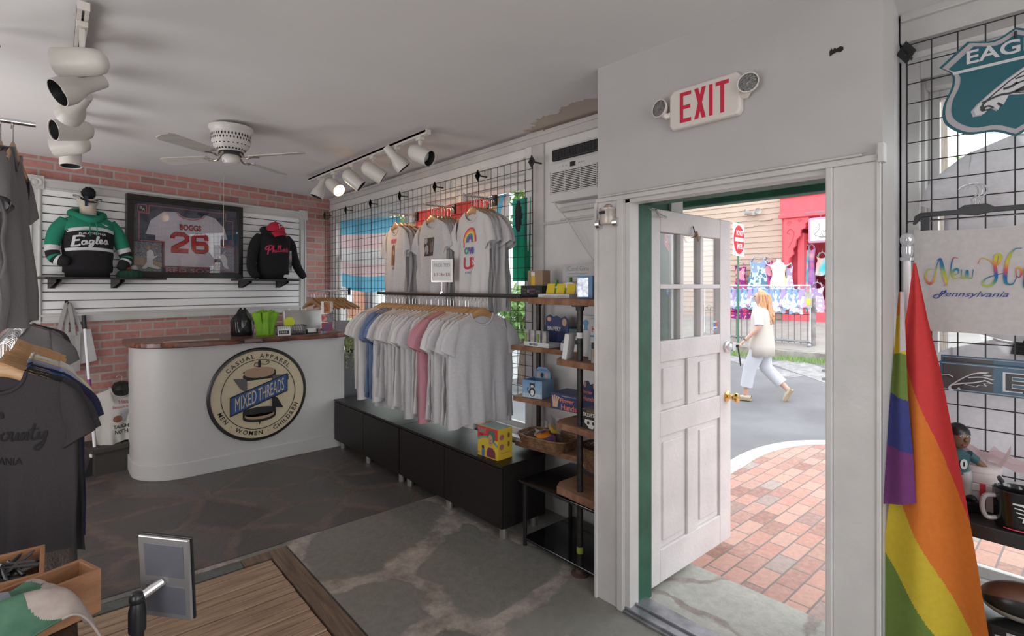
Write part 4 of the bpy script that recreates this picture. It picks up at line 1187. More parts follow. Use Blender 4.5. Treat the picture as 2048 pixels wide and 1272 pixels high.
for x in (-0.16, -0.13, -0.10, 0.01, 0.03, 0.05): mb.bx(x, x + 0.012, -0.1065, -0.104, 0.222, 0.227)
mb.build('control_marks', GREYM, ac)
struct(MB().bx(2.565, 2.6, 1.95, 2.45, 2.045, 2.075).bx(2.57, 2.6, 1.72, 2.45, 1.99, 2.002).build('trim_9', TRIM, bevel=0.003))
cd = cr([(2.49, 2.42, 2.105), (2.50, 2.40, 2.06), (2.53, 2.34, 1.98), (2.55, 2.25, 1.84), (2.555, 2.16, 1.73), (2.56, 2.10, 1.66)], 6)
k = thing('power_cord', 'white power cord of the air conditioner running down to its plug', 'cord', (2.55, 2.25, 1.84))
MB().tube(cd, 0.0045, 8).build('cable', ACW, k, smooth=True, world=True)
MB().box((2.575, 2.075, 1.635), (0.04, 0.05, 0.07)).build('plug', mat('dark_plug', (0.05, 0.05, 0.05), 0.5), k, bevel=0.008, world=True)

# ------------------------------------------------------------------ exit sign and marks on the entrance wall
EXW = mat('exit_sign_plastic', (0.72, 0.66, 0.61), 0.4)
EXR = mat('exit_red', (0.62, 0.02, 0.06), 0.35)
ex = thing('exit_sign', 'cream EXIT sign with red letters and two emergency lamp heads', 'exit sign', (2.06, 1.115, 2.225), FX)
oct_ = [(-0.145, 0.0), (0.145, 0.0), (0.158, 0.02), (0.158, 0.15), (0.14, 0.172), (-0.14, 0.172), (-0.158, 0.15), (-0.158, 0.02)]
MB().prism(oct_, -0.035, 0.0).build('housing', EXW, ex, bevel=0.010, seg=3)
mb = MB(); fn = lambda a, b: (a, -0.0362, b)
def L(*r): mb.poly([(r[0], r[1]), (r[2], r[1]), (r[2], r[3]), (r[0], r[3])], 0, fn)
z0, z1 = 0.022, 0.150; t = 0.016
L(-0.105, z0, -0.089, z1); L(-0.089, z1 - t, -0.052, z1); L(-0.089, 0.078, -0.056, 0.078 + t); L(-0.089, z0, -0.052, z0 + t)
mb.poly([(-0.038, z1), (-0.020, z1), (0.014, z0), (-0.004, z0)], 0, fn); mb.poly([(0.014, z1), (-0.004, z1), (-0.038, z0), (-0.020, z0)], 0, lambda a, b: (a, -0.0364, b))
L(0.028, z0, 0.044, z1); L(0.056, z1 - t, 0.112, z1); L(0.076, z0, 0.092, z1 - t)
mb.build('exit_lettering', EXR, ex)
LENS = mat('clear_lens', (0.30, 0.30, 0.30), 0.12, 0.6, bump=1.0, bscale=160, var=0.3, vscale=80)
for s in (-1, 1):
    M_ = Matrix.Translation((s * 0.195, -0.045, 0.105)) @ rot('Z', s * 0.15) @ rot('X', PI / 2 - 0.1)
    lh = MB().lathe([(0.0, -0.025), (0.02, -0.024), (0.036, -0.005), (0.040, 0.005), (0.040, 0.010), (0.036, 0.010), (0.036, 0.008)], 24, M=M_, caps=False).tube([(s * 0.15, -0.02, 0.075), (s * 0.175, -0.025, 0.07), (s * 0.19, -0.035, 0.085)], 0.014, 8).build('lamp_head', EXW, ex, smooth=True)
    MB().lathe([(0.0, 0.009), (0.02, 0.0088), (0.036, 0.006)], 24, M=M_, caps=False).build('lens', LENS, lh, smooth=True)
mb = MB(); fn = lambda a, b: (2.0585, a, b)
DARK = mat('hole_dark', (0.02, 0.018, 0.016), 0.9)
mb.poly([(0.655, 2.375), (0.648, 2.385), (0.645, 2.377), (0.638, 2.384), (0.634, 2.378), (0.622, 2.383), (0.612, 2.378), (0.611, 2.368), (0.62, 2.362), (0.632, 2.366), (0.643, 2.363), (0.654, 2.358)], 0, fn)
struct(mb.build('trim_hole', DARK))
mb = MB(); mb.poly([(1.69, 2.652), (1.66, 2.658), (1.62, 2.664), (1.615, 2.657), (1.66, 2.648)], 0, fn).poly([(1.31, 2.668), (1.265, 2.676), (1.262, 2.667), (1.30, 2.660)], 0, fn)
struct(mb.build('trim_gap', DARK))

# ------------------------------------------------------------------ ceiling fan
FANW = mat('fan_enamel', (0.66, 0.63, 0.60), 0.4)
FANB = mat('fan_blade_whitewash', (0.44, 0.42, 0.385), 0.5, color2=(0.52, 0.50, 0.455), vscale=4, stretch=(1, 6, 1))
ANT = mat('antique_nickel', (0.55, 0.50, 0.43), 0.25, 0.9)
fan = thing('ceiling_fan', 'white ceiling fan with four pale blades and a pierced motor housing', 'ceiling fan', (0.905, 3.905, 2.615))
MB().lathe([(0.0, 0.0), (0.135, 0.0), (0.135, -0.018), (0.125, -0.03), (0.118, -0.045), (0.118, -0.105), (0.105, -0.135), (0.072, -0.165), (0.0, -0.165)], 40).build('motor_housing', FANW, fan, smooth=True)
mb = MB()
for k in range(36):
    a = k * PI / 18; e = Vector((math.cos(a), math.sin(a), 0)); tn = Vector((-e.y, e.x, 0))
    for q, (zz, hh, ww) in enumerate(((-0.062, 0.013, 0.006), (-0.086, 0.011, 0.005))):
        b2 = a + (q * PI / 36); e = Vector((math.cos(b2), math.sin(b2), 0)); tn = Vector((-e.y, e.x, 0)); c = e * 0.1193 + Vector((0, 0, zz))
        mb.f([mb.v(c + tn * ww), mb.v(c + Vector((0, 0, hh))), mb.v(c - tn * ww), mb.v(c - Vector((0, 0, hh)))])
for k in range(26):
    a = k * PI / 13; e = Vector((math.cos(a), math.sin(a), 0)); tn = Vector((-e.y, e.x, 0)) * 0.0055
    p = e * 0.1135 + Vector((0, 0, -0.119)); q = e * 0.083 + Vector((0, 0, -0.1575))
    mb.f([mb.v(p + tn), mb.v(p - tn), mb.v(q - tn), mb.v(q + tn)])
mb.build('pierced_slots', DARK, fan)
MB().lathe([(0.0, -0.165), (0.075, -0.165), (0.078, -0.185), (0.0, -0.186)], 30).build('flywheel', BLACKM, fan, smooth=True)
MB().lathe([(0.0, -0.186), (0.048, -0.186), (0.055, -0.195), (0.055, -0.225), (0.045, -0.243), (0.0, -0.248)], 30).build('switch_cup', FANW, fan, smooth=True)
for k in range(4):
    a = math.radians(36 + 90 * k); Mz = rot('Z', a)
    MB(Mz).tube(cr([(0.07, 0, -0.175), (0.10, 0, -0.205), (0.13, 0, -0.215), (0.155, 0, -0.205)], 4), 0.009, 8, flat=0.6).tube([(0.145, 0, -0.207), (0.20, 0.025, -0.205)], 0.006, 6).tube([(0.145, 0, -0.207), (0.20, -0.025, -0.205)], 0.006, 6).build('blade_arm', ANT, fan, smooth=True)
    mb = MB(Mz @ Matrix.Translation((0, 0, -0.2)) @ rot('X', 0.20))
    mb.prism([(0.165, -0.045), (0.50, -0.058), (0.535, -0.045), (0.545, 0.0), (0.535, 0.045), (0.50, 0.058), (0.165, 0.045)], -0.003, 0.004, ax='z')
    mb.build('fan_blade', FANB, fan, bevel=0.002)
mb = MB().tube([(-0.045, -0.02, -0.22), (-0.05, -0.022, -0.23), (-0.05, -0.022, -0.80)], 0.0017, 5); mb.ball((-0.05, -0.022, -0.81), 0.006, 5)
mb.build('pull_chain', ANT, fan)

# ------------------------------------------------------------------ track lights
TRK = mat('track_enamel', (0.64, 0.61, 0.565), 0.35)
TBLK = mat('track_baffle', (0.012, 0.012, 0.013), 0.5)
BULB = mat('frosted_bulb', (0.62, 0.64, 0.62), 0.15, 0.1)
LIT = mat('lit_bulb', (1, 0.8, 0.5), 0.3, emit=(1.0, 0.62, 0.28), estr=9)


def spot(track, loc, aim, kind, lit=False, lab=None, scale=1.0):
    t = thing('track_spotlight', lab, 'spotlight', loc)
    d = Vector(aim).normalized(); q = d.to_track_quat('Z', 'Y').to_matrix().to_4x4() @ Matrix.Scale(scale, 4)
    drop = 2.605 - loc[2]
    if kind == 'dome':
        prof = [(0.0, -0.095), (0.025, -0.092), (0.045, -0.078), (0.056, -0.05), (0.058, -0.02), (0.058, 0.095), (0.054, 0.095), (0.053, -0.02)]
    else:
        prof = [(0.0, -0.11), (0.028, -0.11), (0.030, -0.09), (0.034, -0.02), (0.054, 0.025), (0.060, 0.045), (0.060, 0.09), (0.056, 0.09), (0.054, 0.03)]
    MB(q).lathe(prof, 28, caps=False).build('lamp_shade', TRK, t, smooth=True)
    MB(q).lathe([(prof[-2][0] - 0.0006, 0.089), (0.050, 0.06), (0.049, 0.0) if kind == 'dome' else (0.047, 0.045)], 28, caps=False).build('baffle', LIT if lit else TBLK, t, smooth=True)
    MB(q).lathe([(0.0, 0.062 if kind == 'dome' else 0.05), (0.02, 0.06), (0.038, 0.05), (0.046, 0.03), (0.02, -0.03)], 24, caps=False).build('bulb', LIT if lit else BULB, t, smooth=True)
    MB().bx(-0.009, 0.009, -0.009, 0.009, 0.045, drop - 0.04).bx(-0.018, 0.018, -0.03, 0.03, drop - 0.04, drop - 0.018).build('stem', TRK, t, bevel=0.002)
    if lit:
        l = bpy.data.lights.new('lit_spot', 'SPOT'); l.energy = 16; l.color = (1.0, 0.68, 0.38); l.spot_size = 1.7; l.spot_blend = 0.6; l.shadow_soft_size = 0.03
        lo = bpy.data.objects.new('spot_glow', l); COL.objects.link(lo); lo.parent = t
        lo.location = d * 0.10; lo.rotation_euler = (-d).to_track_quat('Z', 'Y').to_euler()
    return t


def track(x, y0, y1, lab):
    t = thing('light_track', lab, 'light track', (x, (y0 + y1) / 2, 2.605))
    L_ = (y1 - y0) / 2
    MB().bx(-0.018, -0.004, -L_, L_, -0.018, 0.012).bx(0.004, 0.018, -L_, L_, -0.018, 0.012).bx(-0.018, 0.018, -L_, L_, -0.004, 0.012).bx(-0.019, 0.019, -L_ - 0.01, -L_, -0.019, 0.012).build('rail', TRK, t)
    MB().bx(-0.0035, 0.0035, -L_, L_, -0.012, -0.0045).build('slot', TBLK, t)


track(1.93, 3.08, 5.25, 'right light track above the shirts')
track(0.088, 2.55, 4.55, 'left light track near the top left of the room')
CR = Vector((0.7525, -0.6586, 0)); CF = Vector((0.6586, 0.7525, 0)); UP = Vector((0, 0, 1))
dn = lambda a, b, c: tuple(CR * a + CF * b + UP * c)
spot(0, (1.93, 5.00, 2.485), dn(-0.35, -0.2, -1), 'neck', lab='farthest lamp of the right track, a necked one aimed down')
spot(0, (1.93, 4.67, 2.462), dn(0.75, -0.55, -0.6), 'dome', True, lab='lit track lamp glowing orange, second from the far end')
spot(0, (1.93, 4.27, 2.462), dn(0.85, 0.1, -0.7), 'dome', lab='round backed lamp of the right track just nearer than the lit one')
spot(0, (1.93, 3.895, 2.465), dn(0.85, 0.2, -0.55), 'dome', lab='round backed lamp of the right track between the necked lamp and the middle')
spot(0, (1.93, 3.52, 2.50), dn(0.7, 0.2, -0.8), 'neck', lab='necked lamp of the right track, second from its near end')
spot(0, (1.93, 3.18, 2.468), dn(0.85, -0.45, -0.45), 'dome', lab='nearest lamp of the right track with its bulb facing the window')
spot(0, (0.088, 2.68, 2.435), dn(-0.95, -0.30, -0.12), 'dome', lab='largest and nearest lamp of the left track, pointing left', scale=0.92)
spot(0, (0.088, 2.98, 2.42), dn(-0.45, -0.75, -0.55), 'neck', lab='second lamp of the left track with a wide black mouth')
spot(0, (0.088, 3.36, 2.43), dn(-0.85, 0.4, -0.45), 'neck', lab='third lamp of the left track, necked and seen from the side', scale=0.95)
spot(0, (0.088, 3.82, 2.42), dn(-0.45, -0.9, -0.25), 'dome', lab='fourth lamp of the left track showing its grey bulb')
spot(0, (0.088, 4.18, 2.41), dn(-0.8, -0.3, -0.2), 'dome', lab='fifth lamp of the left track pointing left with a pale mouth')
spot(0, (0.088, 4.46, 2.42), dn(0.1, -0.1, -1), 'dome', lab='last lamp of the left track, aimed straight down')
# ------------------------------------------------------------------ T-shirts and hangers
def cloth(name, c, var=0.05, heather=0.0, trans=0.0):
    if name in MATS: return MATS[name]
    if not heather:
        return mat(name, c, 0.9, var=var, vscale=60, bump=0.15, bscale=300, trans=trans)
    m, nt, b = nodes_of(name)
    v = ocoord(nt, (1, 1, 2.2)); n = nnoise(nt, v, 190, 3, 0.8)
    lk(nt, nmix(nt, nramp(nt, n, [(0.3, 0.0), (0.7, 1.0)]), tuple(x * (1 - heather) for x in c), tuple(min(1, x * (1 + heather)) for x in c)), b.inputs['Base Color'])
    b.inputs['Roughness'].default_value = 0.95; nbump(nt, b, n, 0.15, 0.003)
    return m


TW = cloth('white_cotton', (0.80, 0.79, 0.81), trans=0.45)
TG = cloth('pale_grey_cotton', (0.60, 0.585, 0.585), heather=0.06)
TB = cloth('denim_blue_cotton', (0.13, 0.19, 0.33), heather=0.15)
TP = cloth('rose_cotton', (0.50, 0.235, 0.27), heather=0.08)
TH = cloth('heather_grey_cotton', (0.165, 0.157, 0.16), heather=0.16)
TC = cloth('charcoal_cotton', (0.036, 0.031, 0.034), heather=0.25)
TD = cloth('slate_cotton', (0.042, 0.042, 0.046), heather=0.25)
TR = cloth('royal_cotton', (0.05, 0.11, 0.30), heather=0.1)
TN = cloth('navy_cotton', (0.02, 0.022, 0.06), heather=0.1)
TL = cloth('sky_cotton', (0.24, 0.34, 0.58), heather=0.08)
TV = cloth('lavender_cotton', (0.40, 0.37, 0.46), heather=0.08)
TY = cloth('butter_cotton', (0.62, 0.58, 0.38), heather=0.05)
HOOK = mat('hanger_steel', (0.62, 0.62, 0.63), 0.22, 0.95)


def sm(t): t = max(0.0, min(1.0, t)); return t * t * (3 - 2 * t)


def tee_surface(P):
    """front(s,t,side) -> point; s -1..1 across, t 0..1 down; x right, -y front, z up from the shoulder line"""
    w, L, d, ph, amp = P['w'], P['L'], P['d'], P['ph'], P['amp']
    nk = 0.085

    def zt(x, front):
        ax = abs(x)
        if ax < nk:
            k = math.sqrt(max(0, 1 - (ax / nk) ** 2)); return -0.012 - (P['neck'] * k if front else 0.012 * k)
        return -0.012 - (ax - nk) * 0.40

    def S(s, t, side):
        x0 = s * 0.195; x = s * (0.195 + (w - 0.195) * sm(t / 0.32)) if t < 0.32 else s * w * (1 + P['flare'] * (t - 0.32))
        z = zt(x0, side < 0) * (1 - t) + (-L + 0.012 * math.sin(5 * s + ph)) * t
        g = 0.35 + 0.65 * sm(t / 0.25)
        e = (1 - abs(s) ** 2.4)
        fold = amp * sm((t - 0.08) / 0.8) * (math.sin(9 * s + ph + 1.5 * t) + 0.6 * math.sin(17 * s + ph * 2.3 - 2 * t))
        drag = 0.25 * amp * math.sin(6 * s * (1 - t) + 20 * t * abs(s) + ph)
        y = side * d * e * g * (1 + (P['belly'] * t)) + fold + drag
        return Vector((x + P['lean'] * t * t, y, z))
    return S


def tee_mesh(seed=0, w=0.245, L=0.72, d=0.03, amp=0.010, neck=0.075, flare=0.03, slv=1.0, lean=0.0, belly=0.5, vneck=False, swing=0.0):
    rr = random.Random(seed)
    P = dict(w=w, L=L, d=d, ph=rr.uniform(0, 6), amp=amp, neck=neck, flare=flare, lean=lean, belly=belly)
    S = tee_surface(P); mb = MB()
    for side in (-1, 1):
        mb.grid(lambda u, v, side=side: S(-1 + 2 * u, v, side), 30, 22)
    bmesh.ops.remove_doubles(mb.bm, verts=mb.bm.verts, dist=0.0015)
    # collar band
    ring = [S(math.sin(a) * 0.44, 0.0, -1) + Vector((0, -0.002, 0.0)) for a in [(-PI / 2 + PI * k / 12) for k in range(13)]]
    ring += [S(math.sin(a) * 0.44, 0.0, 1) + Vector((0, 0.004, 0)) for a in [(PI / 2 - PI * k / 12) for k in range(1, 12)]]
    mb.tube(ring, 0.0075, 6, closed=True, flat=0.5)
    # sleeves
    for s in (-1, 1):
        q = rr.uniform(-0.02, 0.03)
        Tt = cr([(s * 0.19, 0, -0.05), (s * 0.235, 0, -0.085), (s * (0.275 + q), 0, -0.155), (s * (0.30 + q), 0, -0.235 * slv)], 4)
        Bb = cr([(s * 0.205, 0, -0.22), (s * 0.212, 0, -0.235), (s * 0.208, 0, -0.26), (s * (0.20 + q * .5), 0, -0.295 * slv)], 4)
        K = len(Tt) - 1; yo = rr.uniform(-0.012, 0.012) + swing
        def F(u, v, Tt=Tt, Bb=Bb, K=K, yo=yo):
            i = min(K, round(v * K)); a = Tt[i]; b = Bb[i]; c = (a + b) / 2; h = (a - b) / 2
            an = u * 2 * PI; dd = 0.018 + 0.016 * v
            p = c + h * math.cos(an); p.y += dd * math.sin(an) + yo * v + 0.006 * math.sin(3 * an + seed) * v
            return p
        mb.grid(F, 20, K, cu=True)
    return mb, S, P


def hanger_mesh(t, wood=HWOOD):
    mb = MB()
    up = cr([(-0.215, 0, -0.085), (-0.15, 0, -0.048), (-0.08, 0, -0.022), (-0.03, 0, 0.006), (0.0, 0, 0.016), (0.03, 0, 0.006), (0.08, 0, -0.022), (0.15, 0, -0.048), (0.215, 0, -0.085)], 3)
    lo = cr([(-0.213, 0, -0.110), (-0.15, 0, -0.085), (-0.08, 0, -0.062), (-0.03, 0, -0.045), (0.0, 0, -0.042), (0.03, 0, -0.045), (0.08, 0, -0.062), (0.15, 0, -0.085), (0.213, 0, -0.110)], 3)
    prof = [(p.x, p.z) for p in up] + [(p.x, p.z) for p in reversed(lo)]
    n = len(up)
    def F(u, v):
        i = min(n - 1, round(v * (n - 1))); a = up[i]; b = lo[i]; c = (a + b) / 2; h = (a - b) / 2; an = u * 2 * PI
        q = c + h * math.cos(an); q.y = 0.0065 * math.sin(an) + 0.012 * (abs(v - 0.5) * 2) ** 2; return q
    mb.grid(F, 12, n - 1, cu=True)
    mb.build('hanger_arms', wood, t, smooth='all')
    MB().tube([(0, 0, 0.01), (0, 0, 0.05)] + [(0.019 - 0.019 * math.cos(a) if True else 0, 0, 0.062 + 0.02 * math.sin(a)) for a in [0.0 + PI * k / 9 for k in range(1, 11)]], 0.0017, 6).build('hanger_hook', HOOK, t, smooth=True)


HP = thing('wooden_hanger', 'temporary', 'hanger', (0, 0, 0)); hanger_mesh(HP)
HOOKZ = 0.082          # rail centre above the hanger origin
hp_used = [False]


def place_hanger(loc, rz, label, group):
    if not hp_used[0]:
        hp_used[0] = True; HP.location = loc; HP.rotation_euler = (0, 0, rz); HP['label'] = label; HP['group'] = group; return HP
    return copy_thing(HP, loc, rz, label, group)


VARS = {}
for k, kw in enumerate((dict(seed=1, amp=0.014, d=0.020), dict(seed=2, amp=0.019, d=0.018, lean=0.01), dict(seed=3, amp=0.016, d=0.022, lean=-0.015, L=0.70), dict(seed=4, amp=0.022, d=0.018, L=0.745),
                        dict(seed=5, amp=0.016, d=0.02, w=0.26, L=0.735))):
    mb, S_, P_ = tee_mesh(**kw); o = mb.build('t_shirt', TW, smooth='all'); VARS[k] = o
used_var = set()


def place_tee(var, loc, rz, mat_, label, group=None, cat='t-shirt', sc=(1, 1, 1)):
    src = VARS[var]
    if var not in used_var: used_var.add(var); o = src
    else: o = src.copy(); COL.objects.link(o)
    if o.data.materials[0] != mat_ or True:
        # one mesh per colour, shared by all shirts of that colour and cut
        key = (var, mat_.name)
        if key not in MESHES:
            me = src.data.copy(); me.materials.clear(); me.materials.append(mat_); MESHES[key] = me
        o.data = MESHES[key]
    o.location = loc; o.rotation_euler = (0, 0, rz); o.scale = sc
    tag(o, label, cat, group)
    if 'category' not in o: o['category'] = cat
    XF[o.name] = Matrix.Translation(loc) @ Matrix.Rotation(rz, 4, 'Z')
    return o


MESHES = {}
rr = random.Random(11)
# rail in front of the windows
RX, RZ = 2.15, 1.488
rl_ = thing('shirt_rail', 'long black pipe rail carrying the row of pale T-shirts', 'rail', (RX, 3.3, RZ))
MB().cyl((0, -0.93, 0), (0, 0.94, 0), 0.0135, n=12).build('rail_pipe', BLACKM, rl_, smooth=True)
for yy in (-0.93, 0.90):
    MB().tube(cr([(0, yy, 0), (0.10, yy, 0.0), (0.345, yy, 0.0)], 4), 0.010, 8).bx(0.325, 0.345, yy - 0.02, yy + 0.02, -0.05, 0.02).build('rail_bracket', BLACKM, rl_, smooth=True)
ys_ = []; y = 2.76
for n, gap in ((14, 0.036), (9, 0.052), (11, 0.050)):
    for i in range(n): ys_.append(y); y += gap + rr.uniform(-0.008, 0.008)
    y += 0.02
cols = {0: TW, 1: TW, 2: TG, 3: TG, 4: TW, 5: TG, 6: TG, 7: TW, 8: TG, 9: TP, 10: TP, 11: TP, 12: TG, 13: TG, 14: TW, 15: TW, 16: TG, 17: TG, 18: TG, 19: TW, 20: TG, 21: TG, 22: TW, 23: TW, 24: TG, 25: TW, 26: TB, 27: TB, 28: TB, 29: TB, 25: TB, 29: TG, 30: TW, 31: TG, 32: TG, 33: TG}
GL = {TW.name: ('plain white T-shirt hanging in the long row under the black pipe rail', 'white T-shirts on the pipe rail'),
      TG.name: ('pale grey T-shirt hanging in the long row under the black pipe rail', 'pale grey T-shirts on the pipe rail'),
      TP.name: ('rose pink T-shirt in the middle of the pipe rail row', 'pink T-shirts on the pipe rail'),
      TB.name: ('denim blue T-shirt near the far end of the pipe rail row', 'blue T-shirts on the pipe rail')}
for i, yy in enumerate(ys_):
    if yy > 4.20: break
    m_ = cols.get(i, TG); lab, grp = GL[m_.name]
    if i == 0: lab, grp = 'nearest white T-shirt at the front end of the pipe rail, seen broad', None
    rz = rr.uniform(-0.22, 0.10) if i else -0.05
    zz = RZ - HOOKZ - 0.014
    place_hanger((RX, yy, zz), rz, 'wooden hanger on the long pipe rail above the row of pale T-shirts', 'wooden hangers on the pipe rail')
    place_tee(i % 5 if i else 4, (RX, yy, zz - 0.012), rz, m_, lab, grp, sc=(1, 1, 1.0 + rr.uniform(-0.03, 0.05)))

# three face-out arms on the grid with white shirts, prints towards the room
PRB = mat('print_black', (0.03, 0.03, 0.03), 0.8); PRR = mat('print_red', (0.62, 0.05, 0.08), 0.8); PRBR = mat('print_brown', (0.20, 0.085, 0.05), 0.8)
PRG = mat('print_green', (0.06, 0.30, 0.24), 0.8); PRU = mat('print_blue', (0.06, 0.14, 0.42), 0.8); PRO = mat('print_orange', (0.80, 0.30, 0.10), 0.8); PRY = mat('print_yellow', (0.85, 0.62, 0.15), 0.8)
PRW = mat('print_white', (0.70, 0.70, 0.70), 0.8); PRGY = mat('print_grey', (0.30, 0.30, 0.31), 0.8); PRS = mat('print_skin', (0.50, 0.27, 0.18), 0.8); PRP = mat('print_purple', (0.25, 0.08, 0.35), 0.8)


def face_out(x_out, y, z, lab):
    t = thing('face_out_arm', lab, 'display arm', (x_out, y, z))
    MB().tube([(0, 0, 0.0), (2.497 - x_out, 0, 0.0)], 0.008, 8).build('arm_bar', CHROME, t, smooth=True)
    MB().bx(2.48 - x_out, 2.497 - x_out, -0.02, 0.02, -0.05, 0.03).build('arm_clip', BLACKM, t, bevel=0.002)
    MB().bx(-0.004, 0.0, -0.008, 0.008, -0.008, 0.014).build('arm_stop', CHROME, t)


arms = [(2.206, 3.04, 2.20, 'face-out arm nearest the air conditioner', 8, 2.27, 'right hand group of white shirts under the grid arm'),
        (2.217, 3.574, 2.195, 'middle face-out arm on the window grid', 7, 2.27, 'middle group of white shirts under the grid arm'),
        (2.22, 4.158, 2.19, 'farthest face-out arm beside the striped flag', 5, 2.27, 'left group of white shirts under the grid arm')]
FRONT = []
for ai, (xo, yy, zz, lab, n, x0, glab) in enumerate(arms):
    face_out(xo, yy, zz, lab)
    for i in range(n):
        x = x0 + i * (0.19 / (n - 1)); rz = FX + rr.uniform(-0.05, 0.05) - 0.10
        z0 = zz - HOOKZ - 0.008; j = rr.uniform(-0.012, 0.012)
        place_hanger((x, yy + j, z0), rz, ['wooden hanger on the face-out arm nearest the air conditioner', 'wooden hanger on the middle face-out arm of the window grid', 'wooden hanger on the far face-out arm by the striped flag'][ai], ['hangers on the near arm', 'hangers on the middle arm', 'hangers on the far arm'][ai])
        o = place_tee((i + ai) % 5 if i else 0, (x, yy + j, z0 - 0.012), rz, TW if (i + ai) % 4 else TG,
                      ['white T-shirt hanging behind the rainbow print one', 'white T-shirt hanging behind the one with the photo print', 'white T-shirt hanging behind the one with the brown face print'][ai] if i else
                      ['white T-shirt with a rainbow and the words ove US', 'white T-shirt with a black and white photo print', 'white T-shirt with a brown face print and the word KIDS'][ai],
                      None if i == 0 else ['plain white shirts on the near arm', 'plain white shirts on the middle arm', 'plain white shirts on the far arm'][ai])
        if i == 0: FRONT.append(o)
mbp, S0, P0 = tee_mesh(seed=1, amp=0.014, d=0.020); mbp.bm.free()


def on_tee(S, P, eps=0.004):
    """2-D print coordinates (x, z below the shoulder) -> chest surface"""
    def fn(x, z):
        t = max(0.0, min(1.0, (-z) / P['L'])); 
        for _ in range(4):
            ww = (0.195 + (P['w'] - 0.195) * sm(t / 0.32)) if t < 0.32 else P['w'] * (1 + P['flare'] * (t - 0.32))
            s = max(-1, min(1, (x - P['lean'] * t * t) / ww)); q = S(s, t, -1); t = max(0, min(1, t + (q.z - z) / P['L']))
        return (x, q.y - eps, z)
    return fn


fnt = on_tee(S0, P0)
mb = MB()
for k, m_ in enumerate((0, 1, 2, 3, 4, 5)):
    R1 = 0.088 - k * 0.0125; a = [(R1 * math.cos(PI * q / 14) + 0.01, -0.235 + R1 * 1.15 * math.sin(PI * q / 14)) for q in range(15)]
    mb.stroke(a, 0.0127, m_, fnt, smooth=False)
mb.stroke([(0.01 - 0.082, -0.235), (0.01 - 0.082, -0.27)], 0.0127, 0, fnt, smooth=False)
mb.text('o', 0.052, (-0.035, -0.295), 3, fnt, 0.03).text('v', 0.050, (0.01, -0.295), 5, fnt, 0.03).text('e', 0.052, (0.055, -0.295), 4, fnt, 0.03)
mb.text('US', 0.088, (0.01, -0.385), 6, fnt, 0.03, w=0.15).text('E HOP', 0.016, (-0.01, -0.452), 4, fnt, 0.0)
o = mb.build('rainbow_print', [PRR, PRO, PRY, PRG, PRU, PRP, PRR], FRONT[0], normals=False)
mb = MB()
fr_ = lambda x, z: (fnt(x, z)[0], fnt(x, z)[1] - 0.0015, z)
mb.grid(lambda u, v: fnt(-0.075 + 0.15 * u, -0.16 - 0.145 * v), 8, 8, 0)
mb.poly([(-0.05 + 0.024 * math.cos(q), -0.185 + 0.024 * math.sin(q)) for q in [k * PI / 7 for k in range(14)]], 1, fr_)
mb.poly([(-0.07, -0.29), (-0.06, -0.235), (-0.035, -0.215), (-0.01, -0.225), (-0.005, -0.26), (-0.02, -0.29)], 1, fr_)
mb.poly([(0.012, -0.28), (0.014, -0.22), (0.028, -0.19), (0.04, -0.22), (0.038, -0.28)], 2, fr_)
mb.poly([(0.048, -0.275), (0.05, -0.205), (0.06, -0.185), (0.07, -0.205), (0.07, -0.275)], 1, fr_)
mb.build('photo_print', [PRB, PRGY, PRBR, ], FRONT[1], normals=False)
mb = MB()
mb.poly([(-0.03, -0.36), (-0.03, -0.20), (-0.01, -0.175), (0.02, -0.18), (0.035, -0.21), (0.03, -0.25), (0.045, -0.275), (0.032, -0.30), (0.03, -0.33), (0.055, -0.36)], 0, fnt)
mb.poly([(0.0, -0.32), (0.0, -0.23), (0.018, -0.22), (0.028, -0.25), (0.035, -0.275), (0.025, -0.30)], 1, fr_)
for k in range(5): mb.stroke([(-0.04 + k * 0.02, -0.165), (-0.05 + k * 0.025, -0.14), (-0.03 + k * 0.018, -0.125)], 0.012, 2, fnt)
mb.text('KIDS', 0.02, (0.01, -0.385), 3, fnt)
mb.build('face_print', [PRBR, PRS, PRR, PRB], FRONT[2], normals=False)

# price sign on the rail
ps = thing('price_sign', 'framed PRIDE TEES price sign on a thin stem above the pipe rail', 'sign', (2.15, 3.235, 1.488), math.radians(-62))
MB().tube([(0, 0, 0.01), (0, 0, 0.09)], 0.003, 6).box((0, 0, 0.01), (0.02, 0.02, 0.02)).build('stem', CHROME, ps)
f_ = MB().bx(-0.088, 0.088, -0.005, 0.005, 0.09, 0.102).bx(-0.088, 0.088, -0.005, 0.005, 0.248, 0.258).bx(-0.088, -0.078, -0.005, 0.005, 0.102, 0.248).bx(0.078, 0.088, -0.005, 0.005, 0.102, 0.248).build('sign_frame', SILV, ps)
MB().bx(-0.078, 0.078, -0.001, 0.002, 0.102, 0.248).build('sign_card', PRW, ps)
fn = lambda a, b: (a, -0.0025, b)
MB().text('PRIDE TEES', 0.026, (0, 0.215), 0, fn, w=0.135).text('$15 2 for $25', 0.026, (0, 0.145), 1, fn, w=0.135).build('sign_lettering', [PRGY, mat('print_maroon', (0.30, 0.06, 0.08), 0.8)], ps)

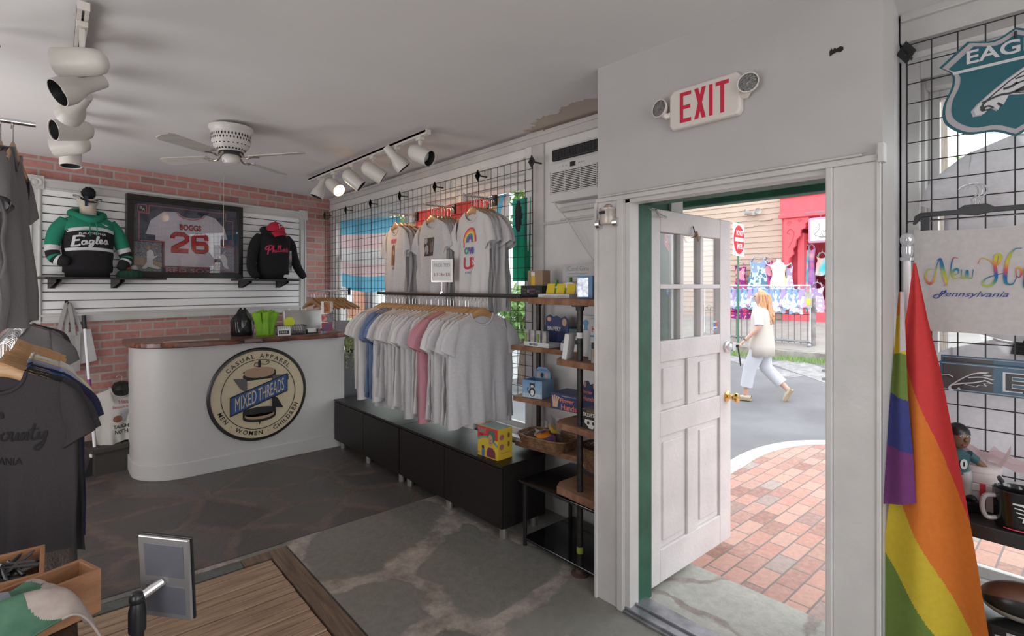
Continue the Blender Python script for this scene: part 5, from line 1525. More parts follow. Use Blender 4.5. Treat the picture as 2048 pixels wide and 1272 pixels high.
# ------------------------------------------------------------------ left hand rack, shirts facing the photographer
LX = -0.15
lr_ = thing('left_rail', 'chrome rail of the dark T-shirt row at the left edge', 'rail', (LX, 3.3, 1.35))
MB().cyl((0, -0.85, 0), (0, 0.75, 0), 0.012, n=12).build('rail_pipe', CHROME, lr_, smooth=True)
MB().tube([(0, -0.84, 0), (-1.39, -0.84, 0)], 0.012, 8).build('rail_bracket', CHROME, lr_)
MB().tube([(0, 0.74, 0), (-1.39, 0.74, 0)], 0.012, 8).build('rail_bracket', CHROME, lr_)
lefts = [(TC, 'charcoal T-shirt with County lettering, nearest on the left rack'), (TC, 'second charcoal T-shirt directly behind the County one'), (TD, 'slate grey T-shirt third from the front on the left rack'),
         (TR, 'royal blue T-shirt on the left rack'), (TN, 'navy T-shirt behind the royal blue one'), (TL, 'light blue T-shirt on the left rack'), (TV, 'lavender T-shirt behind the light blue one'),
         (TY, 'pale yellow T-shirt near the back of the left rack'), (TG, 'pale grey T-shirt at the back of the left rack')]
yv = [2.70, 2.765, 2.83, 2.91, 2.98, 3.09, 3.16, 3.27, 3.40]
Lfront = None
for i, ((m_, lab), yy) in enumerate(zip(lefts, yv)):
    zz = 1.35 - HOOKZ - 0.012; rz = -0.5 + [-0.02, 0.03, 0.08, 0.02, 0.06, -0.02, 0.04, 0.0, 0.03][i]
    place_hanger((LX, yy, zz), rz, 'wooden hanger on the left rack above the dark and blue T-shirts', 'wooden hangers on the left rack')
    o = place_tee([0, 2, 1, 3, 4, 0, 2, 4, 1][i], (LX, yy, zz - 0.012), rz, m_, lab, None, sc=(1.06, 1, 1.03))
    if i == 0: Lfront = o
for k in range(7):
    place_hanger((LX, 3.5 + k * 0.06, 1.35 - HOOKZ - 0.012), -0.4 + 0.06 * (k % 3 - 1), 'empty wooden hanger bunched at the back of the left rack', 'empty hangers on the left rack')
fl_ = on_tee(S0, P0, 0.003)
fl = lambda x, z: fl_(x, z + 0.06)
mb = MB(); DKP = mat('print_dark_charcoal', (0.004, 0.003, 0.004), 0.8)
W_ = 0.009
# script word County
mb.stroke([(0.02, -0.235), (0.015, -0.215), (-0.015, -0.225), (-0.035, -0.27), (-0.03, -0.31), (-0.005, -0.315), (0.02, -0.29)], W_, 0, fl)
mb.stroke([(0.03, -0.285), (0.02, -0.295), (0.022, -0.31), (0.035, -0.31), (0.045, -0.295), (0.038, -0.283), (0.045, -0.285), (0.056, -0.283)], W_ * .8, 0, fl)
mb.stroke([(0.056, -0.283), (0.052, -0.305), (0.06, -0.312), (0.074, -0.285), (0.07, -0.308), (0.078, -0.31)], W_ * .8, 0, fl)
mb.stroke([(0.078, -0.31), (0.088, -0.284), (0.084, -0.312), (0.098, -0.286), (0.103, -0.29), (0.098, -0.31), (0.106, -0.31)], W_ * .8, 0, fl)
mb.stroke([(0.122, -0.255), (0.112, -0.30), (0.118, -0.312), (0.126, -0.305)], W_ * .8, 0, fl).stroke([(0.106, -0.277), (0.132, -0.275)], W_ * .6, 0, fl)
mb.stroke([(0.134, -0.285), (0.13, -0.305), (0.138, -0.308), (0.152, -0.285), (0.145, -0.325), (0.13, -0.35), (0.122, -0.34), (0.15, -0.315)], W_ * .8, 0, fl)
mb.text('PENNSYLVANIA', 0.026, (-0.03, -0.385), 0, fl, w=0.24).text('Bucks', 0.07, (-0.125, -0.27), 0, fl, shear=0.3, w=0.12)
mb.build('chest_print', DKP, Lfront, normals=False)

# higher rail behind: heather grey shirts with a black print
place_hanger((-0.20, 4.18, 1.345), 0.02, 'wooden hanger of the grey tee with a black badge tag', None)
o = place_tee(4, (-0.20, 4.18, 1.333), 0.02, TH, 'grey T-shirt with a black badge tag hanging behind the left rack', None)
mbp, S4, P4 = tee_mesh(seed=5, amp=0.016, d=0.02, w=0.26, L=0.735); mbp.bm.free(); f4 = on_tee(S4, P4, 0.004)
mb = MB(); mb.grid(lambda u, v: f4(-0.055 + 0.085 * u, -0.10 - 0.085 * v), 5, 5, 0)
g4 = lambda x, z: (f4(x, z)[0], f4(x, z)[1] - 0.0015, z)
mb.poly([(-0.045, -0.135), (-0.04, -0.115), (-0.012, -0.11), (0.018, -0.115), (0.022, -0.135), (0.018, -0.158), (-0.012, -0.163), (-0.04, -0.158)], 1, g4)
mb.poly([(-0.05, -0.13), (0.026, -0.122), (0.026, -0.142), (-0.05, -0.15)], 0, lambda x, z: (f4(x, z)[0], f4(x, z)[1] - 0.0025, z))
mb.build('badge_tag', [PRB, PRGY], o, normals=False)
mb = MB(); mb.poly([(-0.01, -0.20), (0.02, -0.185), (0.06, -0.188), (0.10, -0.18), (0.118, -0.20), (0.11, -0.225), (0.06, -0.24), (0.01, -0.235)], 0, f4)
mb.build('dark_print', DKP, o, normals=False)
place_hanger((-0.19, 4.26, 1.345), 0.10, 'wooden hanger directly behind the badge tag tee', None)
place_tee(1, (-0.19, 4.26, 1.333), 0.10, TH, 'heather grey T-shirt directly behind the one with the badge tag', None)
place_hanger((-0.19, 4.34, 1.345), 0.0, 'third wooden hanger behind the badge tag tee', None)
place_tee(3, (-0.17, 4.34, 1.333), 0.02, TD, 'slate T-shirt last behind the one with the badge tag', None)
t = thing('left_rear_rail', 'short rail holding the grey badge T-shirt', 'rail', (-0.20, 4.2, 1.428))
MB().cyl((0, -0.12, 0), (0, 0.25, 0), 0.011, n=10).tube([(0, 0.25, 0), (0, 1.3, 0)], 0.011, 8).build('rail_pipe', CHROME, t, smooth=True)

# grey shirts high on the left, hung sideways on an arm
t = thing('upper_left_arm', 'chrome arm holding the grey shirts at the top left', 'display arm', (-0.9, 2.82, 2.19))
MB().cyl((-0.7, 0, 0), (0.85, 0, 0), 0.010, n=10).build('arm_bar', CHROME, t, smooth=True)
for i, (x, lab) in enumerate(((-0.115, 'outermost heather grey shirt hung high at the left edge'), (-0.15, 'second heather grey shirt hung high at the left edge, with a coloured print'), (-0.175, 'third heather grey shirt hung high at the left edge'), (-0.22, 'innermost heather grey shirt hung high at the left edge'))):
    place_hanger((x, 2.82, 2.19 - HOOKZ - 0.01), FX + 0.06 * i - 0.1, 'wooden hanger of the grey shirts at the top left', 'hangers at the top left')
    o = place_tee(i, (x, 2.82, 2.19 - HOOKZ - 0.022), FX + 0.06 * i - 0.1 + PI * (i == 0), TH, lab, None, sc=(1.0, 1.3, 0.95))

mbp, S1, P1 = tee_mesh(seed=2, amp=0.019, d=0.018, lean=0.01); mbp.bm.free(); f1 = on_tee(S1, P1, 0.004)
ob = [q for q in COL.objects if q.get('label', '').startswith('second heather grey shirt hung high')][0]
mb = MB(); mb.grid(lambda u, v: f1(-0.06 + 0.11 * u, -0.20 - 0.16 * v), 5, 8, lambda u, v: 0 if v < 0.35 else (1 if v < 0.65 else 2))
mb.build('chest_print', [mat('faded_red_print', (0.30, 0.12, 0.13), 0.8, var=0.4, vscale=40), mat('faded_blue_print', (0.14, 0.18, 0.26), 0.8, var=0.4, vscale=40), mat('faded_tan_print', (0.30, 0.20, 0.14), 0.8)], ob, normals=False)
# ceiling hung wooden panels with black rods, calendar behind
t = thing('hanging_wood_panel', 'dark brown wooden panel between black rods hung at the top left corner', 'panel', (-0.235, 2.46, 2.16), -1.05)
MB(rot('X', -0.35)).bx(-0.30, 0.055, -0.008, 0.008, 0.0, 0.20).build('wood_board', mat('dark_stained_board', (0.085, 0.042, 0.028), 0.5, var=0.25, vscale=6), t)
for z in (0.0, 0.20): MB(rot('X', -0.35)).cyl((-0.32, 0, z), (0.07, 0, z), 0.012, n=12).build('rod', BLACKM, t, smooth=True)
MB(rot('X', -0.35)).bx(-0.28, -0.27, 0, 0.01, 0.2, 0.47).build('hanging_strap', BLACKM, t)
c = thing('hanging_wood_panel', 'lower brown wooden panel directly under the first one at the top left', 'panel', (-0.235, 2.56, 2.05), -1.05)
MB(rot('X', -0.35)).bx(-0.30, 0.055, -0.008, 0.008, 0.0, 0.13).build('wood_board', MATS['dark_stained_board'], c); MB(rot('X', -0.35)).cyl((-0.32, 0, 0), (0.07, 0, 0), 0.012, n=12).build('rod', BLACKM, c, smooth=True)
k = thing('wall_calendar', 'red and yellow printed calendar sheet behind the wooden panel at the top left', 'calendar', (-0.235, 3.10, 2.27), -0.72)
MB().bx(-0.12, 0.055, 0, 0.002, 0.0, 0.26).build('sheet', mat('calendar_red', (0.22, 0.02, 0.05), 0.5, var=0.3, vscale=20), k)
MB().text('ZODIAC', 0.035, (-0.05, 0.185), 0, lambda a, b: (a, -0.001, b), 0.02, w=0.19).build('title', PRW, k)
MB().text('2020', 0.022, (-0.03, 0.145), 0, lambda a, b: (a, -0.001, b), 0.01, w=0.09).poly([(0.01, 0.02), (0.05, 0.06), (0.05, 0.02)], 0, lambda a, b: (a, -0.001, b)).build('date', PRY, k)
MB().bx(-0.12, 0.055, -0.002, 0.003, 0.255, 0.262).build('binding', GREYM, k)
# ------------------------------------------------------------------ things on and below the slat wall
def bthing(name, label, cat, s, off, z, rz=0.0, group=None):
    p = bw(s, off, z)
    return thing(name, label, cat, tuple(p), BWA + rz, group)


BSH = mat('black_shelf', (0.022, 0.02, 0.02), 0.4)


def shelf(s0, s1, lab, brk):
    t = bthing('wall_shelf', lab, 'shelf', (s0 + s1) / 2, 0.028, 1.605); h_ = (s1 - s0) / 2
    MB().bx(-h_, h_, -0.27, 0.0, 0.0, 0.018).build('shelf_board', BSH, t, bevel=0.002)
    for b in brk:
        x = b - (s0 + s1) / 2
        MB().prism([(-0.0, 0.0), (-0.0, -0.075), (-0.025, -0.075), (-0.20, -0.02), (-0.20, 0.0)], x - 0.02, x - 0.014, M=Matrix(((0, 1, 0, 0), (1, 0, 0, 0), (0, 0, 1, 0), (0, 0, 0, 1)))).prism([(-0.0, 0.0), (-0.0, -0.075), (-0.025, -0.075), (-0.20, -0.02), (-0.20, 0.0)], x + 0.014, x + 0.02, M=Matrix(((0, 1, 0, 0), (1, 0, 0, 0), (0, 0, 1, 0), (0, 0, 0, 1)))).bx(x - 0.02, x + 0.02, -0.02, 0, -0.075, 0.0).build('shelf_bracket', BSH, t)
    return t


shelf(-2.80, -1.95, 'left black slat wall shelf carrying the green and black hoodie', (-2.70, -2.27))
shelf(-1.24, -0.62, 'right black slat wall shelf carrying the black hoodie', (-1.14, -0.72))
CREAM = mat('form_fabric', (0.52, 0.46, 0.37), 0.8, var=0.08, vscale=30)
HG = cloth('hoodie_green', (0.012, 0.19, 0.115), heather=0.08); HB = cloth('hoodie_black', (0.010, 0.009, 0.011), heather=0.1); HWH = cloth('hoodie_white', (0.55, 0.55, 0.56))


def hoodie(t, kind, sleeves, scale=1.0):
    prof = [(0.0, .150, .085), (0.035, .150, .088), (0.045, .168, .10), (0.15, .170, .105), (0.28, .172, .11), (0.38, .182, .115), (0.44, .185, .105), (0.475, .165, .09), (0.505, .115, .075), (0.52, .075, .062)]

    def wd(z):
        for a, b in zip(prof, prof[1:]):
            if a[0] <= z <= b[0]:
                k = (z - a[0]) / (b[0] - a[0]); return a[1] + (b[1] - a[1]) * k, a[2] + (b[2] - a[2]) * k
        return prof[-1][1:] if z > 0 else prof[0][1:]

    def fr(x, z, eps=0.003):
        w, d = wd(z); k = max(0.0, 1 - (abs(x) / w) ** 2.5); return (x, -(d * k ** (1 / 2.5)) - eps, z)
    mb = MB()
    for (z0, w0, d0), (z1, w1, d1) in zip(prof, prof[1:]): pass
    N = 40; rows = []
    zs = []
    for (a, _, _), (b, _, _) in zip(prof, prof[1:]):
        n = max(1, int((b - a) / 0.02)); zs += [a + (b - a) * k / n for k in range(n)]
    zs.append(prof[-1][0])
    for z in zs:
        w, d = wd(z); fo = 0.004 * math.sin(z * 60)
        rows.append([mb.v((math.copysign(abs(math.cos(2 * PI * j / N)) ** 0.8, math.cos(2 * PI * j / N)) * (w + fo * math.sin(3 * 2 * PI * j / N)), math.copysign(abs(math.sin(2 * PI * j / N)) ** 0.8, math.sin(2 * PI * j / N)) * d, z)) for j in range(N)])
    for i in range(len(rows) - 1):
        for j in range(N):
            m = 0
            if kind == 'green': m = 1 if zs[i] < 0.375 else 0
            mb.f([rows[i][j], rows[i][(j + 1) % N], rows[i + 1][(j + 1) % N], rows[i + 1][j]], m)
    mb.f(list(reversed(rows[0])), 1 if kind == 'green' else 0)
    mb.build('hoodie_body', [HG, HB] if kind == 'green' else [HB], t, smooth='all')
    for pts in sleeves:
        P = cr(pts, 5); n = len(P); mb = MB()
        rs = [0.062 - 0.022 * (i / (n - 1)) for i in range(n)]; rs[-1] = 0.030; rs[-2] = 0.036
        mb.tube(P, rs, 18)
        if kind == 'green':
            for k, fc in enumerate(mb.bm.faces):
                i = k // 18; q = i / (n - 1)
                fc.material_index = 0 if q < 0.50 else (2 if q < 0.58 else (1 if q < 0.66 else (0 if q < 0.72 else (1 if q < 0.80 else (2 if q < 0.84 else 1)))))
        mb.build('hoodie_sleeve', [HG, HB, HWH] if kind == 'green' else [HB], t, smooth='all')
    hd = MB(); R_ = [(-0.085, -0.045, 0.505), (-0.05, -0.085, 0.485), (0, -0.10, 0.47), (0.05, -0.085, 0.485), (0.085, -0.045, 0.505), (0.11, 0.02, 0.53), (0.07, 0.075, 0.55), (0, 0.09, 0.555), (-0.07, 0.075, 0.55), (-0.11, 0.02, 0.53)]
    hd.tube(cr(R_, 4, True), [0.026] * 40, 12, closed=True, flat=1.1)
    hd.build('hood', HG if kind == 'green' else HB, t, smooth='all')
    return fr


t = bthing('green_hoodie_form', 'green and black football hoodie with script lettering on a cream form', 'hoodie', -2.485, 0.14, 1.623)
fr = hoodie(t, 'green', [[(-0.14, 0, 0.45), (-0.205, -0.005, 0.37), (-0.235, -0.01, 0.25), (-0.225, -0.04, 0.15), (-0.15, -0.095, 0.12)], [(0.14, 0, 0.45), (0.205, -0.005, 0.37), (0.245, -0.01, 0.25), (0.265, -0.03, 0.16), (0.205, -0.07, 0.08)]])
mb = MB(); X_ = [-0.165 + 0.33 * k / 24 for k in range(25)]
mb.stroke([(x * 0.98, 0.405 - 1.1 * x * x) for x in X_], 0.026, 0, fr, smooth=False)
mb.stroke([(x * 1.0, 0.235 - 0.5 * x * x) for x in X_], 0.024, 0, fr, smooth=False)
mb.build('chest_band', HWH, t, smooth='all', normals=False)
f2 = lambda x, z: fr(x, z, 0.006)
mb = MB(); mb.text('PHILADELPHIA', 0.017, (0, 0.362), 0, lambda x, z: f2(x, z - 0.9 * x * x), 0.015, w=0.185)
q = lambda pts, w=0.014: mb.stroke([(a, b - 0.5 * a * a) for a, b in pts], w, 0, f2)
q([(-0.055, 0.335), (-0.08, 0.342), (-0.125, 0.338)]); q([(-0.118, 0.338), (-0.122, 0.31), (-0.128, 0.265)], 0.018); q([(-0.12, 0.305), (-0.085, 0.308)]); q([(-0.14, 0.262), (-0.10, 0.262), (-0.082, 0.272)])
q([(-0.045, 0.30), (-0.07, 0.295), (-0.07, 0.272), (-0.052, 0.275), (-0.042, 0.30), (-0.045, 0.275), (-0.03, 0.28)], 0.011)
q([(0.0, 0.305), (-0.022, 0.30), (-0.022, 0.278), (-0.005, 0.28), (0.004, 0.305), (0.0, 0.265), (-0.02, 0.25), (-0.025, 0.262), (0.01, 0.28)], 0.011)
q([(0.018, 0.28), (0.04, 0.33), (0.03, 0.335), (0.022, 0.285), (0.036, 0.28)], 0.011); q([(0.04, 0.288), (0.062, 0.30), (0.055, 0.315), (0.045, 0.298), (0.052, 0.282), (0.072, 0.288)], 0.011)
q([(0.074, 0.288), (0.092, 0.318), (0.10, 0.296), (0.085, 0.283), (0.112, 0.29)], 0.011)
mb.build('chest_lettering', HWH, t, normals=False)
mb = MB(); mb.poly([(0.06, 0.458), (0.085, 0.440), (0.10, 0.443), (0.092, 0.436), (0.115, 0.437), (0.10, 0.428), (0.085, 0.425), (0.09, 0.432), (0.078, 0.438)], 0, f2)
mb.build('bird_patch', HWH, t, normals=False)
for s in (-1, 1):
    MB().tube(cr([(s * 0.018, -0.105, 0.472), (s * 0.022, -0.122, 0.43), (s * 0.025, -0.128, 0.36), (s * 0.02, -0.13, 0.34)], 4), 0.004, 6).build('drawstring', HG, t, smooth=True)
nk = MB().lathe([(0.06, 0.49), (0.055, 0.56), (0.058, 0.60), (0.075, 0.64), (0.074, 0.652), (0.0, 0.654)], 24).build('form_neck', CREAM, t, smooth=True)
c = bthing('headband_with_pompom', 'black pompom and patterned headband on top of the green hoodie form', 'hat', -2.485, 0.14, 2.27)
rr = random.Random(4)
mb = MB().ball((0, -0.01, 0.058), 0.048, 10)
for k in range(260):
    a = rr.uniform(0, 6.28); b = rr.uniform(-1.4, 1.4); d = Vector((math.cos(a) * math.cos(b), math.sin(a) * math.cos(b), math.sin(b))); e = d.orthogonal() * 0.004
    p = Vector((0, -0.01, 0.058)) + d * 0.045; mb.f([mb.v(p + e), mb.v(p - e), mb.v(p + d * 0.012)])
mb.build('pompom', HB, c, normals=False)
MB().tube(cr([(-0.085, -0.02, 0.03), (-0.04, -0.085, -0.015), (0.02, -0.085, -0.02), (0.07, -0.04, 0.01), (0.075, 0.03, 0.02), (0.0, 0.08, 0.02), (-0.07, 0.05, 0.03)], 4, True), 0.016, 8, closed=True, flat=0.4).build('headband', floral('bandana_print', [(0.02, 0.02, 0.02), (0.45, 0.45, 0.45), (0.02, 0.02, 0.02)], 40, 8), c, smooth=True)
MB().bx(-0.045, -0.022, -0.082, -0.078, -0.06, 0.025).build('hang_tag', mat('tag_navy', (0.02, 0.03, 0.06), 0.5), c)
kb = bthing('knit_beanie', 'dark green knitted beanie lying on the left shelf beside the frame', 'hat', -2.19, 0.17, 1.623)
mb = MB(); mb.grid(lambda u, v: ((0.09 * (1 - v ** 3) + 0.004 * math.sin(u * 2 * PI * 14)) * math.cos(u * 2 * PI) * 1.1, (0.065 * (1 - v ** 3) + 0.004 * math.sin(u * 2 * PI * 14)) * math.sin(u * 2 * PI), 0.0 + 0.075 * math.sin(v * PI / 2)), 56, 8, cu=True)
mb.build('beanie_cap', cloth('forest_knit', (0.012, 0.055, 0.035), heather=0.3), kb, smooth='all')
MB().ball((0.03, 0, 0.085), 0.03, 8).build('beanie_pompom', cloth('grey_yarn', (0.30, 0.28, 0.27), heather=0.3), kb, smooth='all')

# black hoodie with cap
t = bthing('black_hoodie_form', 'black hoodie with red script lettering on the right slat wall shelf', 'hoodie', -0.835, 0.14, 1.623)
fr = hoodie(t, 'black', [[(-0.14, 0, 0.45), (-0.20, 0.0, 0.38), (-0.235, 0.0, 0.24), (-0.25, -0.02, 0.10), (-0.21, -0.06, 0.02)], [(0.14, 0, 0.45), (0.21, 0.0, 0.38), (0.25, 0.01, 0.26), (0.30, -0.01, 0.12), (0.36, -0.04, 0.02)]])
f2 = lambda x, z: fr(x, z, 0.006)
LR = mat('lettering_rose', (0.50, 0.03, 0.09), 0.6)
mb = MB(); q = lambda pts, w=0.010: mb.stroke([(a, b - 0.012 + 0.12 * a) for a, b in pts], w, 0, f2)
q([(-0.105, 0.355), (-0.135, 0.345), (-0.13, 0.375), (-0.09, 0.385), (-0.075, 0.362), (-0.095, 0.338), (-0.112, 0.342)], 0.012); q([(-0.105, 0.375), (-0.112, 0.34), (-0.118, 0.29)], 0.012)
q([(-0.075, 0.305), (-0.06, 0.37), (-0.07, 0.375), (-0.072, 0.31), (-0.055, 0.335), (-0.048, 0.31), (-0.038, 0.312)])
q([(-0.035, 0.335), (-0.034, 0.31), (-0.024, 0.313)]); q([(-0.02, 0.312), (-0.002, 0.37), (-0.012, 0.372), (-0.014, 0.315), (0.0, 0.312)]); q([(0.005, 0.312), (0.022, 0.37), (0.012, 0.372), (0.01, 0.315), (0.026, 0.312)])
q([(0.034, 0.332), (0.034, 0.31), (0.046, 0.312)]); q([(0.05, 0.318), (0.068, 0.328), (0.06, 0.337), (0.05, 0.322), (0.06, 0.306), (0.078, 0.312)]); q([(0.08, 0.312), (0.095, 0.34), (0.105, 0.318), (0.09, 0.304), (0.115, 0.306)])
mb.build('chest_lettering', LR, t, normals=False)
MB().bx(0.07, 0.13, -0.094, -0.086, 0.02, 0.052).build('hem_label', PRW, t)
MB().tube([(0.13, -0.02, 0.34), (0.165, -0.05, 0.30)], 0.003, 5).bx(0.135, 0.185, -0.06, -0.055, 0.10, 0.32).build('price_tag', mat('tag_white_black', (0.5, 0.48, 0.48), 0.5, color2=(0.05, 0.05, 0.05), vscale=14), t)
cp = bthing('baseball_cap', 'red baseball cap resting on top of the black hoodie', 'cap', -0.835, 0.185, 2.125)
CAPR = cloth('cap_red', (0.50, 0.022, 0.05))
mb = MB(); mb.grid(lambda u, v: (0.098 * math.cos(u * 2 * PI) * math.cos(v * PI / 2), 0.10 * math.sin(u * 2 * PI) * math.cos(v * PI / 2), 0.02 + 0.105 * math.sin(v * PI / 2)), 32, 10, cu=True)
mb.ball((0, 0, 0.127), 0.008, 5); mb.build('cap_crown', CAPR, cp, smooth='all')
mb = MB(); mb.grid(lambda u, v: ((0.085 - 0.02 * v) * (2 * u - 1) * 1.05, -0.06 - 0.02 * (1 - (2 * u - 1) ** 2) * 1.4 - 0.065 * v * (1 - 0.35 * (2 * u - 1) ** 2), 0.025 - 0.052 * v - 0.022 * (2 * u - 1) ** 2), 16, 6)
mb.build('cap_brim', CAPR, cp, smooth='all', solid=0.004)
mb = MB(); fc = lambda a, b: (a, -0.101 + (b - 0.05) * 0.35 * max(0, (b - 0.05)) * 9, b)
mb.stroke([(-0.012, 0.045), (-0.012, 0.09)], 0.009, 0, fc, smooth=False).stroke([(-0.024, 0.08), (-0.02, 0.092), (0.0, 0.096), (0.02, 0.088), (0.02, 0.074), (0.0, 0.066), (-0.012, 0.068)], 0.008, 0, fc)
mb.build('cap_letter', HWH, cp, normals=False)

# framed jersey
t = bthing('framed_jersey', 'black framed white baseball jersey number 26 hanging in the middle of the slat wall', 'framed jersey', -1.658, 0.03, 1.628)
FRM = mat('bronze_black_frame', (0.018, 0.016, 0.015), 0.35, 0.2, coat=0.3); MATD = mat('navy_mount', (0.035, 0.042, 0.075), 0.6)
W2, Hj = 0.525, 0.755
mb = MB()
for z0, z1, x0, x1 in ((0, 0.055, -W2, W2), (Hj - 0.055, Hj, -W2, W2), (0.055, Hj - 0.055, -W2, -W2 + 0.055), (0.055, Hj - 0.055, W2 - 0.055, W2)): mb.bx(x0, x1, -0.045, 0, z0, z1)
mb.build('picture_frame', FRM, t, bevel=0.004)
MB().bx(-0.47, 0.47, -0.012, 0.0, 0.055, 0.70).build('mount_board', MATD, t)
RO = mat('mount_pink_line', (0.50, 0.16, 0.16), 0.6); JW = mat('jersey_white', (0.56, 0.53, 0.57), 0.8, var=0.06, vscale=12)
mb = MB(); fn = lambda a, b: (a, -0.014, b)
def line(a, b, w=0.006): mb.stroke([a, b], w, 0, fn, smooth=False)
for a, b in (((-0.42, 0.66), (-0.42, 0.34)), ((-0.34, 0.67), (0.36, 0.67)), ((-0.34, 0.67), (-0.34, 0.595)), ((-0.34, 0.595), (-0.42, 0.595)), ((0.36, 0.67), (0.36, 0.595)), ((0.36, 0.595), (0.43, 0.595)), ((0.43, 0.595), (0.43, 0.40)),
             ((-0.43, 0.67), (-0.36, 0.67)), ((-0.36, 0.67), (-0.36, 0.605)), ((-0.36, 0.605), (-0.43, 0.605)), ((-0.43, 0.605), (-0.43, 0.67)), ((-0.215, 0.34), (-0.215, 0.10)), ((-0.215, 0.10), (0.245, 0.10)), ((0.245, 0.10), (0.245, 0.335)), ((0.245, 0.335), (0.43, 0.335)),
             ((0.27, 0.075), (0.44, 0.075)), ((0.44, 0.075), (0.44, 0.325)), ((0.27, 0.325), (0.44, 0.325)), ((0.27, 0.325), (0.27, 0.075)), ((-0.43, 0.34), (-0.215, 0.34))): line(a, b)
mb.text('RED SOX', 0.038, (0.012, 0.073), 0, fn, 0.01, w=0.42)
mb.build('mount_lines', RO, t, normals=False)
MB().bx(-0.425, -0.365, -0.0145, -0.012, 0.61, 0.665).build('authenticity_patch', PRB, t)
MB().text('B', 0.026, (-0.405, 0.642), fn=lambda a, b: (a, -0.016, b)).text('A', 0.026, (-0.385, 0.628), fn=lambda a, b: (a, -0.016, b)).build('patch_letters', PRW, t)
jp = [(-0.22, 0.625), (-0.10, 0.635), (-0.07, 0.60), (-0.01, 0.585), (0.06, 0.588), (0.12, 0.60), (0.15, 0.635), (0.25, 0.61), (0.34, 0.52), (0.375, 0.40), (0.30, 0.40), (0.30, 0.34), (0.24, 0.34), (0.24, 0.11), (-0.21, 0.11), (-0.21, 0.345), (-0.29, 0.35), (-0.29, 0.40), (-0.37, 0.40), (-0.33, 0.53)]
MB().prism(jp, -0.022, -0.012).build('jersey', JW, t, bevel=0.003)
mb = MB(); f2 = lambda a, b: (a, -0.0232, b)
mb.stroke([(-0.11, 0.632), (-0.08, 0.595), (-0.01, 0.572), (0.06, 0.574), (0.13, 0.60), (0.155, 0.632)], 0.007, 0, f2)
def num(s, h, at, w): mb.text(s, h, at, 1, lambda a, b: (a, -0.0228, b), 0.05, w=w + 0.014); mb.text(s, h - 0.008, at, 0, lambda a, b: (a, -0.0242, b), 0.02, w=w)
num('BOGGS', 0.058, (0.015, 0.492), 0.185)
JR = 0
def blk(P, wd):
    mb.stroke(P, wd + 0.010, 1, lambda a, b: (a, -0.0228, b), smooth=False); mb.stroke(P, wd, 0, lambda a, b: (a, -0.0242, b), smooth=False)
blk([(-0.145, 0.378), (-0.145, 0.40), (-0.12, 0.422), (-0.045, 0.422), (-0.018, 0.40), (-0.018, 0.365), (-0.04, 0.345), (-0.14, 0.285), (-0.14, 0.262)], 0.034); blk([(-0.158, 0.262), (-0.004, 0.262)], 0.036)
blk([(0.165, 0.375), (0.165, 0.40), (0.145, 0.422), (0.07, 0.422), (0.045, 0.40), (0.045, 0.285), (0.065, 0.262), (0.145, 0.262), (0.168, 0.285), (0.168, 0.32), (0.148, 0.342), (0.05, 0.342)], 0.034)
mb.build('jersey_number', [mat('jersey_red', (0.42, 0.018, 0.03), 0.7), PRB], t, normals=False)
# photographs mounted beside the jersey
GRS = mat('photo_grass', (0.10, 0.16, 0.08), 0.5); SND = mat('photo_dirt', (0.34, 0.26, 0.18), 0.5); CRD = mat('photo_crowd', (0.30, 0.30, 0.33), 0.5, color2=(0.06, 0.07, 0.10), vscale=60)
ph = MB().bx(-0.46, -0.235, -0.016, -0.012, 0.06, 0.33).build('left_photograph', CRD, t)
mb = MB(); f3 = lambda a, b: (a, -0.0175, b)
mb.poly([(-0.46, 0.07), (-0.235, 0.07), (-0.235, 0.15), (-0.46, 0.17)], 0, f3); f3 = lambda a, b: (a, -0.0185, b)
mb.poly([(-0.46, 0.12), (-0.235, 0.10), (-0.235, 0.14), (-0.46, 0.20)], 1, f3); f3 = lambda a, b: (a, -0.0195, b)
mb.poly([(-0.36, 0.24), (-0.335, 0.26), (-0.31, 0.25), (-0.30, 0.20), (-0.27, 0.205), (-0.31, 0.17), (-0.31, 0.12), (-0.24, 0.09), (-0.27, 0.08), (-0.35, 0.10), (-0.37, 0.08), (-0.40, 0.085), (-0.36, 0.14)], 2, f3)
mb.poly([(-0.345 + 0.016 * math.cos(k), 0.275 + 0.018 * math.sin(k)) for k in range(6)], 3, f3)
mb.build('ball_player_figure', [GRS, SND, PRW, PRS], ph, normals=False)
ph = MB().bx(0.275, 0.435, -0.018, -0.012, 0.08, 0.32).build('right_photograph', mat('photo_stands', (0.10, 0.16, 0.30), 0.5, color2=(0.35, 0.30, 0.24), vscale=55), t)
mb = MB(); f3 = lambda a, b: (a, -0.0195, b)
mb.poly([(0.29, 0.22), (0.32, 0.25), (0.355, 0.235), (0.375, 0.18), (0.37, 0.14), (0.39, 0.10), (0.36, 0.10), (0.33, 0.13), (0.32, 0.17)], 0, f3).stroke([(0.33, 0.25), (0.36, 0.29)], 0.007, 0, f3, smooth=False)
mb.build('batter_figure', PRW, ph, normals=False)
MB().bx(0.315, 0.44, -0.018, -0.012, 0.345, 0.40).build('ticket_print', mat('ticket_print', (0.05, 0.05, 0.09), 0.5, color2=(0.35, 0.08, 0.1), vscale=30), t)
MB().bx(-0.47, 0.47, -0.040, -0.038, 0.055, 0.70).build('glazing', glass_mat('frame_glass', (0.96, 0.96, 0.97), 0.055), t)
sb = bthing('starburst_price_sticker', 'orange starburst price sticker on the lower left corner of the jersey frame', 'sticker', -2.145, 0.08, 1.668)
STO = mat('neon_orange', (0.90, 0.10, 0.045), 0.6)
